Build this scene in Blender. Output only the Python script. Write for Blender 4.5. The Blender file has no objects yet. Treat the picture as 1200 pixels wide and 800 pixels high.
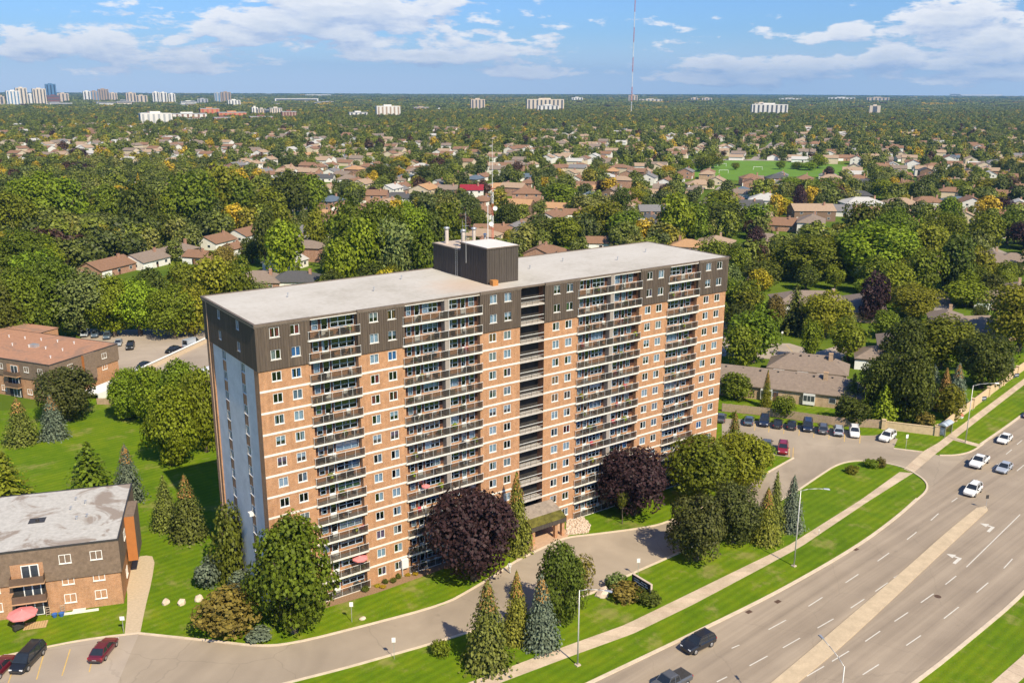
import bpy, math, random
import numpy as np
from mathutils import Vector, Matrix
random.seed(7); rng = np.random.default_rng(11)
R = math.radians
scene = bpy.context.scene
COL = scene.collection

# ------------------------------------------------------------------ camera
CAM = np.array([-36.437, -101.569, 64.165]); FPX = 1087.87
PIT, YAW, ROLL = -0.264476, 0.622698, 0.003629
_fw = np.array([math.sin(YAW)*math.cos(PIT), math.cos(YAW)*math.cos(PIT), math.sin(PIT)])
_rt = np.cross(_fw, [0, 0, 1]); _rt /= np.linalg.norm(_rt); _up = np.cross(_rt, _fw)
_r2 = _rt*math.cos(ROLL) + _up*math.sin(ROLL); _u2 = -_rt*math.sin(ROLL) + _up*math.cos(ROLL)
cam_d = bpy.data.cameras.new('camera'); cam = bpy.data.objects.new('camera', cam_d); COL.objects.link(cam)
cam_d.sensor_fit = 'HORIZONTAL'; cam_d.sensor_width = 36; cam_d.lens = FPX/1200*36
cam_d.clip_start = 1; cam_d.clip_end = 60000
cam.matrix_world = Matrix(((_r2[0], _u2[0], -_fw[0], CAM[0]), (_r2[1], _u2[1], -_fw[1], CAM[1]), (_r2[2], _u2[2], -_fw[2], CAM[2]), (0, 0, 0, 1)))
scene.camera = cam

# ------------------------------------------------------------------ light
SUN_AZ, SUN_EL = 87.0, 46.0           # azimuth of the shadows (from +x), sun height
SKY_STRENGTH = 0.075; SUN_STRENGTH = 5.0
vs = scene.view_settings
vs.view_transform = 'Standard'; vs.look = 'None'; vs.gamma = 1.0; vs.exposure = 0.46; vs.use_curve_mapping = False
world = bpy.data.worlds.new('World'); scene.world = world; world.use_nodes = True
scene.cycles.max_bounces = 6; scene.cycles.transparent_max_bounces = 12; scene.cycles.volume_bounces = 0
sun_d = bpy.data.lights.new('sun', 'SUN'); sun_d.energy = SUN_STRENGTH; sun_d.angle = R(0.53); sun_d.color = (1.0, 0.87, 0.63)
sun = bpy.data.objects.new('sun', sun_d); COL.objects.link(sun)
_ld = Vector((math.cos(R(SUN_EL))*math.cos(R(SUN_AZ)), math.cos(R(SUN_EL))*math.sin(R(SUN_AZ)), -math.sin(R(SUN_EL))))
sun.rotation_euler = _ld.to_track_quat('-Z', 'Y').to_euler()
TO_SUN = -_ld

class NT:
    """small node-tree writer: sockets or values as keyword inputs"""
    def __init__(s, nt): s.t = nt
    def __call__(s, typ, props=None, **inp):
        n = s.t.nodes.new(typ)
        for k, v in (props or {}).items(): setattr(n, k, v)
        for k, v in inp.items():
            key = int(k[1:]) if k[0] == '_' and k[1:].isdigit() else k.replace('_', ' ')
            sk = n.inputs[key]
            if isinstance(v, bpy.types.NodeSocket): s.t.links.new(v, sk)
            else:
                if sk.type == 'RGBA' and len(v) == 3: v = (*v, 1)
                sk.default_value = v
        return n
    def math(s, op, a, b=0.0, c=None, clamp=False):
        kw = dict(_0=a, _1=b)
        if c is not None: kw['_2'] = c
        return s('ShaderNodeMath', dict(operation=op, use_clamp=clamp), **kw).outputs[0]
    def vmath(s, op, a, b=(0, 0, 0)): return s('ShaderNodeVectorMath', dict(operation=op), _0=a, _1=b).outputs[0]
    def mix(s, f, a, b, mode='MIX'):
        n = s.t.nodes.new('ShaderNodeMix'); n.data_type = 'RGBA'; n.blend_type = mode
        for i, v in ((0, f), (6, a), (7, b)):
            if isinstance(v, bpy.types.NodeSocket): s.t.links.new(v, n.inputs[i])
            else: n.inputs[i].default_value = (*v, 1) if (i and len(v) == 3) else v
        return n.outputs[2]
    def noise(s, vec, scale, detail=3, rough=.55, dist=0.0):
        return s('ShaderNodeTexNoise', None, Vector=vec, Scale=scale, Detail=detail, Roughness=rough, Distortion=dist).outputs[0]
    def ramp(s, f, stops):
        n = s.t.nodes.new('ShaderNodeValToRGB'); e = n.color_ramp.elements
        while len(e) < len(stops): e.new(.5)
        for el, (p, c) in zip(e, stops):
            el.position = p; el.color = (*c, 1) if not np.isscalar(c) else (c, c, c, 1)
        s.t.links.new(f, n.inputs[0]); return n.outputs[0]
    def smooth(s, v, a, b):
        return s('ShaderNodeMapRange', dict(interpolation_type='SMOOTHSTEP'), Value=v, From_Min=a, From_Max=b).outputs[0]

# ---- sky with clouds (world)
def build_world():
    nt = world.node_tree; nt.nodes.clear(); n = NT(nt)
    out = n('ShaderNodeOutputWorld'); bg = n('ShaderNodeBackground', None, Strength=1.0)
    sky = n('ShaderNodeTexSky', dict(sky_type='NISHITA', sun_disc=False))
    sky.sun_elevation = R(SUN_EL); sky.sun_rotation = math.atan2(TO_SUN.x, TO_SUN.y); sky.altitude = 200
    sky.air_density = 1.0; sky.dust_density = 0.8; sky.ozone_density = 1.6
    tc = n('ShaderNodeTexCoord').outputs['Generated']
    # density group: direction -> cloud thickness
    g = bpy.data.node_groups.new('cloud_density', 'ShaderNodeTree')
    g.interface.new_socket('dir', in_out='INPUT', socket_type='NodeSocketVector')
    g.interface.new_socket('lift', in_out='INPUT', socket_type='NodeSocketFloat')
    g.interface.new_socket('density', in_out='OUTPUT', socket_type='NodeSocketFloat')
    m = NT(g); gi = m('NodeGroupInput'); go = m('NodeGroupOutput')
    sp = m('ShaderNodeSeparateXYZ', None, _0=gi.outputs[0])
    az = m.math('ARCTAN2', sp.outputs[0], sp.outputs[1])
    el = m.math('ADD', m.math('ARCSINE', sp.outputs[2]), gi.outputs[1])
    # cloud deck seen in perspective: distance along the deck from elevation
    inv = m.math('DIVIDE', 0.35, m.math('ADD', m.math('MAXIMUM', el, 0.0), 0.07))
    px = m.math('MULTIPLY', az, 5.0)
    pos = m('ShaderNodeCombineXYZ', None, _0=m.math('MULTIPLY', az, 13.0), _1=m.math('MULTIPLY', el, 40.0), _2=m.math('MULTIPLY', inv, .25)).outputs[0]
    nz = m.noise(pos, 1.7, 5, .60, .15)
    big = m.noise(m('ShaderNodeCombineXYZ', None, _0=px, _1=m.math('MULTIPLY', el, 14.0), _2=3.7).outputs[0], .9, 2, .5)
    tot = m.math('ADD', m.math('MULTIPLY', nz, 1.0), m.math('MULTIPLY', m.math('SUBTRACT', big, .5), .5))
    # cloud banks of the photograph: azimuth, elevation, half widths, weight
    def pix(u, v):
        d = _fw + _r2*(u-600)/FPX - _u2*(v-400)/FPX; d /= np.linalg.norm(d)
        return math.atan2(d[0], d[1]), math.asin(d[2])
    banks = [(400, 12, 175, 26, .34), (300, 36, 110, 15, .24), (130, 68, 150, 16, .26), (60, 48, 90, 9, .14), (535, 62, 125, 13, .27), (440, 70, 60, 7, .14),
             (610, 86, 45, 8, .20), (880, 82, 170, 12, .24), (1000, 74, 110, 9, .15), (990, 40, 38, 10, .24), (1047, 60, 24, 10, .26), (1130, 20, 75, 20, .34), (1185, 66, 62, 16, .28), (1160, 92, 60, 7, .17),
             (840, 94, 150, 6, .13), (330, 78, 110, 9, .13), (150, 2, 40, 5, .2)]
    s = None
    for (u, v, wu, wv, wt) in banks:
        a0, e0 = pix(u, v); wa = wu/FPX; we = wv/FPX*1.15
        q = m.math('ADD', m.math('POWER', m.math('ABSOLUTE', m.math('DIVIDE', m.math('SUBTRACT', az, a0), wa)), 2.0), m.math('POWER', m.math('ABSOLUTE', m.math('DIVIDE', m.math('SUBTRACT', el, e0), we)), 2.0))
        b = m.math('MULTIPLY', m.math('POWER', 2.718, m.math('MULTIPLY', q, -1.0)), wt*1.25)
        s = b if s is None else m.math('ADD', s, b)
    tot = m.math('ADD', tot, s)
    g.links.new(tot, go.inputs[0])
    def dens(lift):
        q = nt.nodes.new('ShaderNodeGroup'); q.node_tree = g; nt.links.new(tc, q.inputs[0]); q.inputs[1].default_value = lift
        return q.outputs[0]
    d0 = dens(0.0); d1 = dens(0.010)
    mask = n.smooth(d0, .675, .80)
    lit = n.math('ADD', n.math('MULTIPLY', n.math('SUBTRACT', d0, d1), 3.2), .62, clamp=True)
    thick = n.smooth(d0, .78, 1.15)
    ccol = n.mix(lit, (.42, .48, .62), (.80, .78, .77))
    ccol = n.mix(n.math('MULTIPLY', thick, .5), ccol, (.40, .46, .57))
    sky_s = n.vmath('SCALE', sky.outputs[0]); nt.nodes[-1].inputs['Scale'].default_value = SKY_STRENGTH
    sky_s = n.mix(1.0, sky_s, (.66, .96, 1.48), 'MULTIPLY')
    # pale veil low over the horizon, all round
    elv = n.math('ARCSINE', n('ShaderNodeSeparateXYZ', None, _0=tc).outputs[2])
    sky_s = n.mix(n.math('MULTIPLY', n.smooth(elv, .065, .0), .72), sky_s, (.60, .70, .86))
    col = n.mix(n.math('MULTIPLY', mask, .88), sky_s, ccol)
    nt.links.new(col, bg.inputs[0]); nt.links.new(bg.outputs[0], out.inputs[0])
build_world()
world.cycles.sampling_method = 'MANUAL'; world.cycles.sample_map_resolution = 128

# ------------------------------------------------------------------ placing
def ray(u, v): return _fw + _r2*(u-600)/FPX - _u2*(v-400)/FPX
def G(u, v, z=0.0):
    """the ground point (or point at height z) that was surveyed from the photograph"""
    d = ray(u, v); return CAM + d*((z-CAM[2])/d[2])
def PX(x, y, z):
    d = np.array([x, y, z])-CAM; w = d@_fw
    return 600+FPX*(d@_r2)/w, 400-FPX*(d@_u2)/w
def PPM(x, y, z=0): return FPX/((np.array([x, y, z])-CAM)@_fw)

# ------------------------------------------------------------------ mesh writer
class MB:
    def __init__(s): s.v = []; s.f = []; s.m = []
    def add(s, vs_, fs, mi=0):
        o = len(s.v); s.v += [tuple(map(float, p)) for p in vs_]
        for f in fs: s.f.append(tuple(i+o for i in f)); s.m.append(mi)
        return s
    def quad(s, a, b, c, d, mi=0): return s.add([a, b, c, d], [(0, 1, 2, 3)], mi)
    def box(s, x0, x1, y0, y1, z0, z1, mi=0):
        return s.add([(x0, y0, z0), (x1, y0, z0), (x1, y1, z0), (x0, y1, z0), (x0, y0, z1), (x1, y0, z1), (x1, y1, z1), (x0, y1, z1)],
                     [(3, 2, 1, 0), (4, 5, 6, 7), (0, 1, 5, 4), (1, 2, 6, 5), (2, 3, 7, 6), (3, 0, 4, 7)], mi)
    def prism(s, poly, z0, z1, mi=0, bottom=False):
        n = len(poly); z0s = z0 if hasattr(z0, '__len__') else [z0]*n; z1s = z1 if hasattr(z1, '__len__') else [z1]*n
        vs_ = [(p[0], p[1], z0s[i]) for i, p in enumerate(poly)] + [(p[0], p[1], z1s[i]) for i, p in enumerate(poly)]
        fs = [(i, (i+1) % n, n+(i+1) % n, n+i) for i in range(n)] + [tuple(range(n, 2*n))]
        if bottom: fs.append(tuple(range(n-1, -1, -1)))
        return s.add(vs_, fs, mi)
    def tube(s, p0, p1, r0, r1=None, n=6, mi=0, caps=True):
        r1 = r0 if r1 is None else r1
        p0 = np.array(p0, float); p1 = np.array(p1, float); d = p1-p0; d = d/(np.linalg.norm(d)+1e-9)
        a = np.cross(d, [0, 0, 1] if abs(d[2]) < .9 else [1, 0, 0]); a /= np.linalg.norm(a); b = np.cross(d, a)
        vs_ = []
        for p, r in ((p0, r0), (p1, r1)):
            for k in range(n):
                t = 2*math.pi*k/n; vs_.append(p + r*(a*math.cos(t)+b*math.sin(t)))
        fs = [(k, (k+1) % n, n+(k+1) % n, n+k) for k in range(n)]
        if caps: fs += [tuple(range(n-1, -1, -1)), tuple(range(n, 2*n))]
        return s.add(vs_, fs, mi)
    def lathe(s, prof, n=10, mi=0, c=(0, 0, 0)):
        vs_ = [(c[0]+r*math.cos(2*math.pi*k/n), c[1]+r*math.sin(2*math.pi*k/n), c[2]+z) for r, z in prof for k in range(n)]
        fs = [(j*n+k, j*n+(k+1) % n, (j+1)*n+(k+1) % n, (j+1)*n+k) for j in range(len(prof)-1) for k in range(n)]
        return s.add(vs_, fs, mi)
    def sheet(s, poly, z, mi=0): return s.add([(p[0], p[1], z) for p in poly], [tuple(range(len(poly)))], mi)
    def mesh(s, name, mats, smooth=False):
        me = bpy.data.meshes.new(name); me.from_pydata(s.v, [], s.f)
        for m in (mats if isinstance(mats, (list, tuple)) else [mats]): me.materials.append(m)
        if any(s.m): me.polygons.foreach_set('material_index', s.m)
        if smooth: me.polygons.foreach_set('use_smooth', [True]*len(s.f))
        me.update(); return me

def ob(name, data, parent=None, loc=None, rz=0.0, scale=None):
    o = bpy.data.objects.new(name, data); COL.objects.link(o)
    if parent is not None: o.parent = parent
    if loc is not None: o.location = tuple(map(float, loc))
    if rz: o.rotation_euler = (0, 0, rz)
    if scale is not None: o.scale = scale if hasattr(scale, '__len__') else (scale,)*3
    return o
def tag(o, label, cat, group=None):
    o['label'] = label; o['category'] = cat
    if group: o['group'] = group
    return o
def thing(name, label, cat, loc=(0, 0, 0), rz=0.0, group=None, scale=None):
    return tag(ob(name, None, None, loc, rz, scale), label, cat, group)
def struct(name, me, label=None):
    o = ob(name, me); o['kind'] = 'structure'
    if label: o['label'] = label
    return o
def part(name, mb, mats, parent, smooth=False, **kw):
    return ob(name, mb.mesh(name, mats, smooth) if isinstance(mb, MB) else mb, parent, **kw)
def copy_tree(o, parent=None):
    c = o.copy(); COL.objects.link(c); c.parent = parent
    for ch in o.children: copy_tree(ch, c)
    return c
PENDING = []      # things whose label gets its place in the row added at the end
ORD = ['', 'first', 'second', 'third', 'fourth', 'fifth', 'sixth', 'seventh', 'eighth', 'ninth', 'tenth', 'eleventh', 'twelfth', 'thirteenth', 'fourteenth', 'fifteenth', 'sixteenth', 'seventeenth', 'eighteenth', 'nineteenth']
def ordinal(k):
    if k < 20: return ORD[k]
    t = ['', '', 'twent', 'thirt', 'fort', 'fift', 'sixt', 'sevent', 'eight', 'ninet'][k//10 % 10]
    return (t+'ieth') if k % 10 == 0 else (t+'y-'+ORD[k % 10])

# ------------------------------------------------------------------ materials
MATS = {}
def material(name):
    m = bpy.data.materials.new(name); m.use_nodes = True; nt = m.node_tree; nt.nodes.clear(); n = NT(nt)
    return m, n, n('ShaderNodeOutputMaterial')
def finish(m, n, out, color, rough=.8, spec=.3, metal=0.0, bump=None, bs=.3, bd=.05):
    kw = dict(Base_Color=color, Roughness=rough, Metallic=metal)
    b = n('ShaderNodeBsdfPrincipled', None, **kw); b.inputs['Specular IOR Level'].default_value = spec
    if bump is not None:
        bp = n('ShaderNodeBump', None, Height=bump, Strength=bs, Distance=bd); n.t.links.new(bp.outputs[0], b.inputs['Normal'])
    n.t.links.new(b.outputs[0], out.inputs[0]); return m
def objco(n): return n('ShaderNodeTexCoord').outputs['Object']
def geoco(n): return n('ShaderNodeNewGeometry').outputs['Position']
def hue_jit(n, col, amt, val):
    r = n('ShaderNodeObjectInfo').outputs['Random']
    h = n.math('ADD', n.math('MULTIPLY', n.math('SUBTRACT', r, .5), amt), .5)
    v = n.math('ADD', n.math('MULTIPLY', n('ShaderNodeTexWhiteNoise', dict(noise_dimensions='1D'), W=r).outputs[0], val*2), 1-val)
    q = n('ShaderNodeHueSaturation', None, Hue=h, Value=v); n.t.links.new(col, q.inputs['Color']) if isinstance(col, bpy.types.NodeSocket) else setattr(q.inputs['Color'], 'default_value', (*col, 1))
    return q.outputs[0]
def M(name, col, rough=.8, var=.12, scale=1.0, metal=0.0, spec=.3, jit=0.0, coat=0):
    """plain surface with wear: two noises over the base colour"""
    if name in MATS: return MATS[name]
    m, n, out = material(name); p = objco(n)
    a = n.noise(p, scale, 4, .6); b = n.noise(p, scale*7.3, 3, .6)
    f = n.math('ADD', n.math('MULTIPLY', a, .65), n.math('MULTIPLY', b, .35))
    lo = [c*(1-var*1.6) for c in col]; hi = [min(1, c*(1+var*1.3)) for c in col]
    c = n.ramp(f, [(.3, lo), (.7, hi)])
    if jit: c = hue_jit(n, c, jit*.15, jit)
    finish(m, n, out, c, rough, spec, metal)
    if coat: m.node_tree.nodes['Principled BSDF'].inputs['Coat Weight'].default_value = coat; m.node_tree.nodes['Principled BSDF'].inputs['Coat Roughness'].default_value = .05
    MATS[name] = m; return m

def mk_brick(name, c1, c2, mortar):
    m, n, out = material(name); p = n('ShaderNodeSeparateXYZ', None, _0=objco(n)).outputs
    v = n('ShaderNodeCombineXYZ', None, _0=n.math('ADD', p[0], p[1]), _1=p[2], _2=0.0).outputs[0]
    bt = n('ShaderNodeTexBrick', dict(offset=.5), Vector=v, Color1=c1, Color2=c2, Mortar=mortar, Scale=1.0, Mortar_Size=.008)
    bt.inputs['Brick Width'].default_value = .225; bt.inputs['Row Height'].default_value = .075
    nz = n.noise(objco(n), 1.1, 4, .65); nz2 = n.noise(v, 9.0, 2, .7)
    f = n.math('ADD', n.math('MULTIPLY', nz, .6), n.math('MULTIPLY', nz2, .5))
    c = n.mix(1.0, bt.outputs[0], n.ramp(f, [(.35, .72), (.72, 1.22)]), 'MULTIPLY')
    # faint vertical run-off streaks
    st = n.noise(n('ShaderNodeCombineXYZ', None, _0=n.math('MULTIPLY', n.math('ADD', p[0], p[1]), 2.2), _1=n.math('MULTIPLY', p[2], .12), _2=0.0).outputs[0], 1.0, 3, .6)
    c = n.mix(1.0, c, n.ramp(st, [(.35, .9), (.6, 1.05)]), 'MULTIPLY')
    return finish(m, n, out, c, .9, .2, bump=bt.outputs[1], bs=.3, bd=.01)
BRICK = mk_brick('brick', (.455, .208, .078), (.36, .155, .055), (.50, .40, .32))
BRICK_B = mk_brick('brick_buff', (.46, .30, .17), (.40, .25, .14), (.5, .44, .36))
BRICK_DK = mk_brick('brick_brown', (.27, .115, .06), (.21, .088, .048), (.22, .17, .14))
BRICK_H = mk_brick('brick_house', (.40, .20, .12), (.33, .15, .09), (.45, .38, .32))

def mk_clad(name, base, lightc):
    m, n, out = material(name); p = n('ShaderNodeSeparateXYZ', None, _0=objco(n)).outputs
    h = n.math('ADD', p[0], p[1])
    st = n.noise(n('ShaderNodeCombineXYZ', None, _0=n.math('MULTIPLY', h, 3.2), _1=n.math('MULTIPLY', p[2], .13), _2=0.0).outputs[0], 1.0, 5, .7)
    fine = n.noise(n('ShaderNodeCombineXYZ', None, _0=n.math('MULTIPLY', h, 9.0), _1=n.math('MULTIPLY', p[2], .5), _2=4.0).outputs[0], 1.0, 3, .6)
    f = n.math('ADD', n.math('MULTIPLY', st, .65), n.math('MULTIPLY', fine, .35))
    c = n.ramp(f, [(.33, base), (.52, [b*1.25 for b in base]), (.72, lightc)])
    return finish(m, n, out, c, .75, .3)
CLAD = mk_clad('cladding', (.078, .060, .047), (.185, .138, .10))
CLAD_PH = mk_clad('penthouse_cladding', (.060, .050, .043), (.12, .098, .08))
STUCCO = M('stucco', (.64, .65, .66), .9, .10, .5)
BAND = M('white_concrete', (.74, .70, .64), .85, .10, 1.6)
SLAB = M('balcony_concrete', (.68, .65, .60), .85, .12, 1.2)
ROOFW = M('white_roof_membrane', (.66, .63, .60), .9, .05, .25)
TRIM = M('brown_trim', (.16, .125, .10), .6, .15, 2)
ALU = M('white_aluminium', (.72, .72, .71), .45, .04, 3)
ALUG = M('bluegrey_aluminium', (.46, .55, .64), .4, .06, 3)
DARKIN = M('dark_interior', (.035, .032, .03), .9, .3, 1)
INFILL = M('brown_infill', (.10, .045, .03), .7, .2, 2)
METAL_DK = M('dark_metal', (.05, .047, .045), .5, .2, 4)
STEEL = M('galvanised_steel', (.55, .56, .57), .4, .08, 3, metal=.6)
WHITE_P = M('white_paint', (.80, .80, .78), .5, .05, 3)
TAUPE = M('taupe_render', (.30, .26, .23), .9, .12, 1.5)
def mk_glass():
    m, n, out = material('window_glass')
    lw = n('ShaderNodeLayerWeight', None, Blend=.22).outputs[0]
    tr = n('ShaderNodeBsdfTransparent', None, Color=(.50, .63, .78)); gl = n('ShaderNodeBsdfGlossy', None, Color=(.85, .92, 1.0), Roughness=.03)  # bluish shade of the rooms behind is put into the transparent tint
    mx = n('ShaderNodeMixShader', None, _0=n.math('ADD', n.math('MULTIPLY', lw, .75), .14, clamp=True)); n.t.links.new(tr.outputs[0], mx.inputs[1]); n.t.links.new(gl.outputs[0], mx.inputs[2])
    n.t.links.new(mx.outputs[0], out.inputs[0]); return m
GLASS = mk_glass()
def mk_smoked():
    m, n, out = material('smoked_railing')
    tr = n('ShaderNodeBsdfTransparent', None, Color=(.86, .85, .83)); gl = n('ShaderNodeBsdfPrincipled', None, Base_Color=(.055, .052, .052), Roughness=.3)
    mx = n('ShaderNodeMixShader', None, _0=.38); n.t.links.new(tr.outputs[0], mx.inputs[1]); n.t.links.new(gl.outputs[0], mx.inputs[2])
    n.t.links.new(mx.outputs[0], out.inputs[0]); return m
SMOKED = mk_smoked()
CURT = [M('curtain_white', (.74, .72, .68), .9, .1, 4), M('curtain_cream', (.60, .52, .40), .9, .1, 4), M('curtain_grey', (.36, .36, .37), .9, .1, 4), M('curtain_plum', (.28, .12, .20), .9, .15, 4),
        M('curtain_red', (.50, .03, .05), .9, .1, 4), M('curtain_orange', (.50, .20, .06), .9, .1, 4), M('curtain_blue', (.10, .28, .52), .9, .1, 4), M('curtain_green', (.20, .26, .08), .9, .15, 4)]
# ------------------------------------------------------------------ ground, roads, pavements
def mk_grass():
    m, n, out = material('lawn_grass'); p = geoco(n)
    big = n.noise(p, .045, 4, .6); mid = n.noise(p, .35, 4, .65); fine = n.noise(p, 5.0, 3, .7)
    f = n.math('ADD', n.math('ADD', n.math('MULTIPLY', big, .34), n.math('MULTIPLY', mid, .38)), n.math('MULTIPLY', fine, .28))
    c = n.ramp(f, [(.34, (.058, .110, .002)), (.46, (.092, .165, .003)), (.56, (.130, .195, .004)), (.68, (.21, .22, .014))])
    dry = n.smooth(n.noise(p, .16, 5, .7), .53, .68)
    c = n.mix(n.math('MULTIPLY', dry, .55), c, (.28, .24, .085))
    s_ = n('ShaderNodeSeparateXYZ', None, _0=p).outputs
    mow = n.math('SINE', n.math('MULTIPLY', n.math('ADD', n.math('SUBTRACT', s_[1], n.math('MULTIPLY', s_[0], .12)), n.math('MULTIPLY', mid, .5)), 5.2))
    c = n.mix(1.0, c, n.ramp(n.math('ADD', n.math('MULTIPLY', mow, .5), .5), [(0, .90), (1, 1.08)]), 'MULTIPLY')   # mown strips
    thin = n.smooth(n.noise(p, .55, 5, .75), .60, .72)
    c = n.mix(n.math('MULTIPLY', thin, .30), c, (.30, .25, .10))
    return finish(m, n, out, c, .95, .15, bump=fine, bs=.6, bd=.06)
def mk_far():
    m, n, out = material('ground_cover'); p = geoco(n)
    d = n('ShaderNodeVectorMath', dict(operation='LENGTH'), _0=p).outputs['Value']
    a = n.noise(p, .02, 5, .65); b = n.noise(p, .0016, 4, .6)
    g1 = n.ramp(a, [(.35, (.060, .105, .008)), (.55, (.105, .155, .012)), (.66, (.18, .18, .04)), (.74, (.30, .26, .18))])
    g2 = n.ramp(n.math('ADD', n.math('MULTIPLY', a, .4), n.math('MULTIPLY', b, .6)), [(.35, (.022, .04, .012)), (.6, (.045, .065, .02)), (.72, (.12, .12, .055))])
    c = n.mix(n.smooth(d, 900.0, 2600.0), g1, g2)
    return finish(m, n, out, c, .95, .1)
def mk_asphalt(name, c0, c1, wear, along):
    m, n, out = material(name); p = geoco(n); s = n('ShaderNodeSeparateXYZ', None, _0=p).outputs
    gr = n.noise(p, 9.0, 3, .7); big = n.noise(p, .12, 4, .6)
    if along:
        w = n.noise(n('ShaderNodeCombineXYZ', None, _0=n.math('MULTIPLY', s[0], .02), _1=n.math('SUBTRACT', s[1], n.math('MULTIPLY', s[0], .11)), _2=0.0).outputs[0], .55, 4, .6)
    else: w = n.noise(p, .05, 3, .6, 1.5)
    f = n.math('ADD', n.math('ADD', n.math('MULTIPLY', gr, .20), n.math('MULTIPLY', big, .25)), n.math('MULTIPLY', w, .55))
    c = n.ramp(f, [(.36, c0), (.5, [(a+b)/2 for a, b in zip(c0, c1)]), (.64, c1)])
    # tar-sealed cracks and oil spots
    vo = n('ShaderNodeTexVoronoi', dict(feature='DISTANCE_TO_EDGE'), Vector=n.vmath('ADD', p, n.vmath('SCALE', n('ShaderNodeTexNoise', None, Vector=p, Scale=.6).outputs[1])), Scale=.07).outputs[0]
    c = n.mix(n.math('MULTIPLY', n.smooth(vo, .006, .001), wear*.3), c, (.05, .045, .042))
    oil = n.smooth(n.noise(p, .33, 2, .5), .70, .80)
    c = n.mix(n.math('MULTIPLY', oil, .3), c, (.07, .06, .055))
    return finish(m, n, out, c, .9, .2, bump=gr, bs=.25, bd=.01)
GRASS = mk_grass(); FARG = mk_far()
ASPH_ROAD = mk_asphalt('road_asphalt', (.225, .182, .140), (.395, .325, .250), .35, True)
ASPH_DRV = mk_asphalt('driveway_asphalt', (.255, .210, .162), (.395, .328, .254), .5, False)
ASPH_LOT = mk_asphalt('old_lot_asphalt', (.30, .25, .205), (.44, .37, .30), .4, False)
ASPH_RES = mk_asphalt('residential_asphalt', (.24, .21, .19), (.38, .33, .29), .3, False)
CONC = M('pavement_concrete', (.52, .43, .33), .9, .10, 1.2)
KERB = M('kerb_concrete', (.60, .50, .38), .9, .12, .8)
MEDC = M('median_concrete', (.52, .415, .285), .9, .12, .7)
PAINT_W = M('road_paint_white', (.60, .575, .52), .8, .12, 2)
PAINT_Y = M('road_paint_yellow', (.60, .40, .12), .8, .2, 2)
PAINT_B = M('road_paint_blue', (.10, .28, .60), .8, .12, 2)
MULCH = M('mulch', (.27, .17, .10), .95, .25, 5)
GRAVEL = M('gravel_path', (.50, .40, .28), .95, .12, 3)

Z_ROAD, Z_PAVE, Z_MARK = .006, .012, .012
def gp(l): return [tuple(G(u, v)[:2]) for u, v in l]
def sheet(name, poly, z, m, label): return struct(name, MB().sheet(poly, z).mesh(name, m), label)
def offset(poly, d):
    """parallel polyline, d metres to the left of the walking direction"""
    P = np.array(poly, float); out = []
    for i in range(len(P)):
        a = P[max(i-1, 0)]; b = P[min(i+1, len(P)-1)]; t = (b-a)/(np.linalg.norm(b-a)+1e-9); out.append(P[i]+d*np.array([-t[1], t[0]]))
    return out
def resample(poly, step):
    P = np.array(poly, float); s = np.r_[0, np.cumsum(np.hypot(*np.diff(P, axis=0).T))]; n = max(2, int(round(s[-1]/step))+1)
    q = np.linspace(0, s[-1], n); return np.c_[np.interp(q, s, P[:, 0]), np.interp(q, s, P[:, 1])]
def smoothp(poly, it=2):
    P = [np.array(p, float) for p in poly]
    for _ in range(it):
        Q = [P[0]]
        for a, b in zip(P[:-1], P[1:]): Q += [a*.75+b*.25, a*.25+b*.75]
        P = Q+[P[-1]]
    return P
def kerb(poly, w=.46, h=.12, m=KERB, name='kerb', label=None):
    P = smoothp(poly); a = offset(P, w/2); b = offset(P, -w/2); mb = MB()
    n = len(P); vs_ = [(p[0], p[1], -.02) for p in a]+[(p[0], p[1], h) for p in a]+[(p[0], p[1], h) for p in b]+[(p[0], p[1], -.02) for p in b]
    fs = []
    for i in range(n-1):
        for k in range(3): fs.append((k*n+i, k*n+i+1, (k+1)*n+i+1, (k+1)*n+i))
    fs += [(0, n, 2*n, 3*n), (n-1, 4*n-1, 3*n-1, 2*n-1)]
    mb.add(vs_, fs); return struct(name, mb.mesh(name, m), label or 'pale concrete kerb')

GR_ = 12000.0
struct('ground', MB().sheet([(-GR_*.5, -900), (GR_*1.15, -900), (GR_*1.15, GR_), (-GR_*.5, GR_)], -.02).mesh('ground', FARG), 'green ground reaching to the horizon')
LAWN = [(-75, -75), (300, -75), (300, 40), (215, 30), (190, 20), (128, 12), (118, 40), (80, 36), (66, 60), (34, 62), (30, 112), (15, 110), (-4, 102), (-75, 130)]
sheet('lawn', LAWN, 0.0, GRASS, 'mown lawn round the apartment tower')

roadL = [(-90, -34.0), (0, -33.4), (23.5, -33.2), (44.5, -33.0), (58, -32.6), (76.1, -31.1), (89.5, -28.9), (98.8, -26.8), (115, -23.3), (130.8, -20.0), (142.5, -18.2), (155, -16.1), (197, -8.5), (300, 10)]
roadR = [(-90, -59.5), (0, -57.0), (53.7, -54.4), (67.4, -53.3), (82.4, -51.9), (105, -48.2), (130, -43.4), (160, -37.4), (200, -29.5), (300, -10.5)]
sheet('road', smoothp(roadL) + smoothp(roadR)[::-1], Z_ROAD, ASPH_ROAD, 'wide multi-lane arterial road')
sw_in = gp([(480, 824), (548, 800), (640, 765), (732, 732), (800, 699), (880, 660), (922, 640), (1008, 586), (1059, 549.5)])
sw_out = gp([(515, 828), (585, 800), (670, 768), (742, 742), (812, 708), (892, 665.5), (939, 640), (1017, 587.5), (1070, 554)])
kerb([p for p in roadL if p[0] < 99.5], label='pale concrete kerb between the road and the near verge')
kerb([p for p in roadL if p[0] > 130], label='pale concrete kerb beyond the driveway mouth')
kerb(roadR, label='pale concrete kerb on the far side of the road, lower right')

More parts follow.
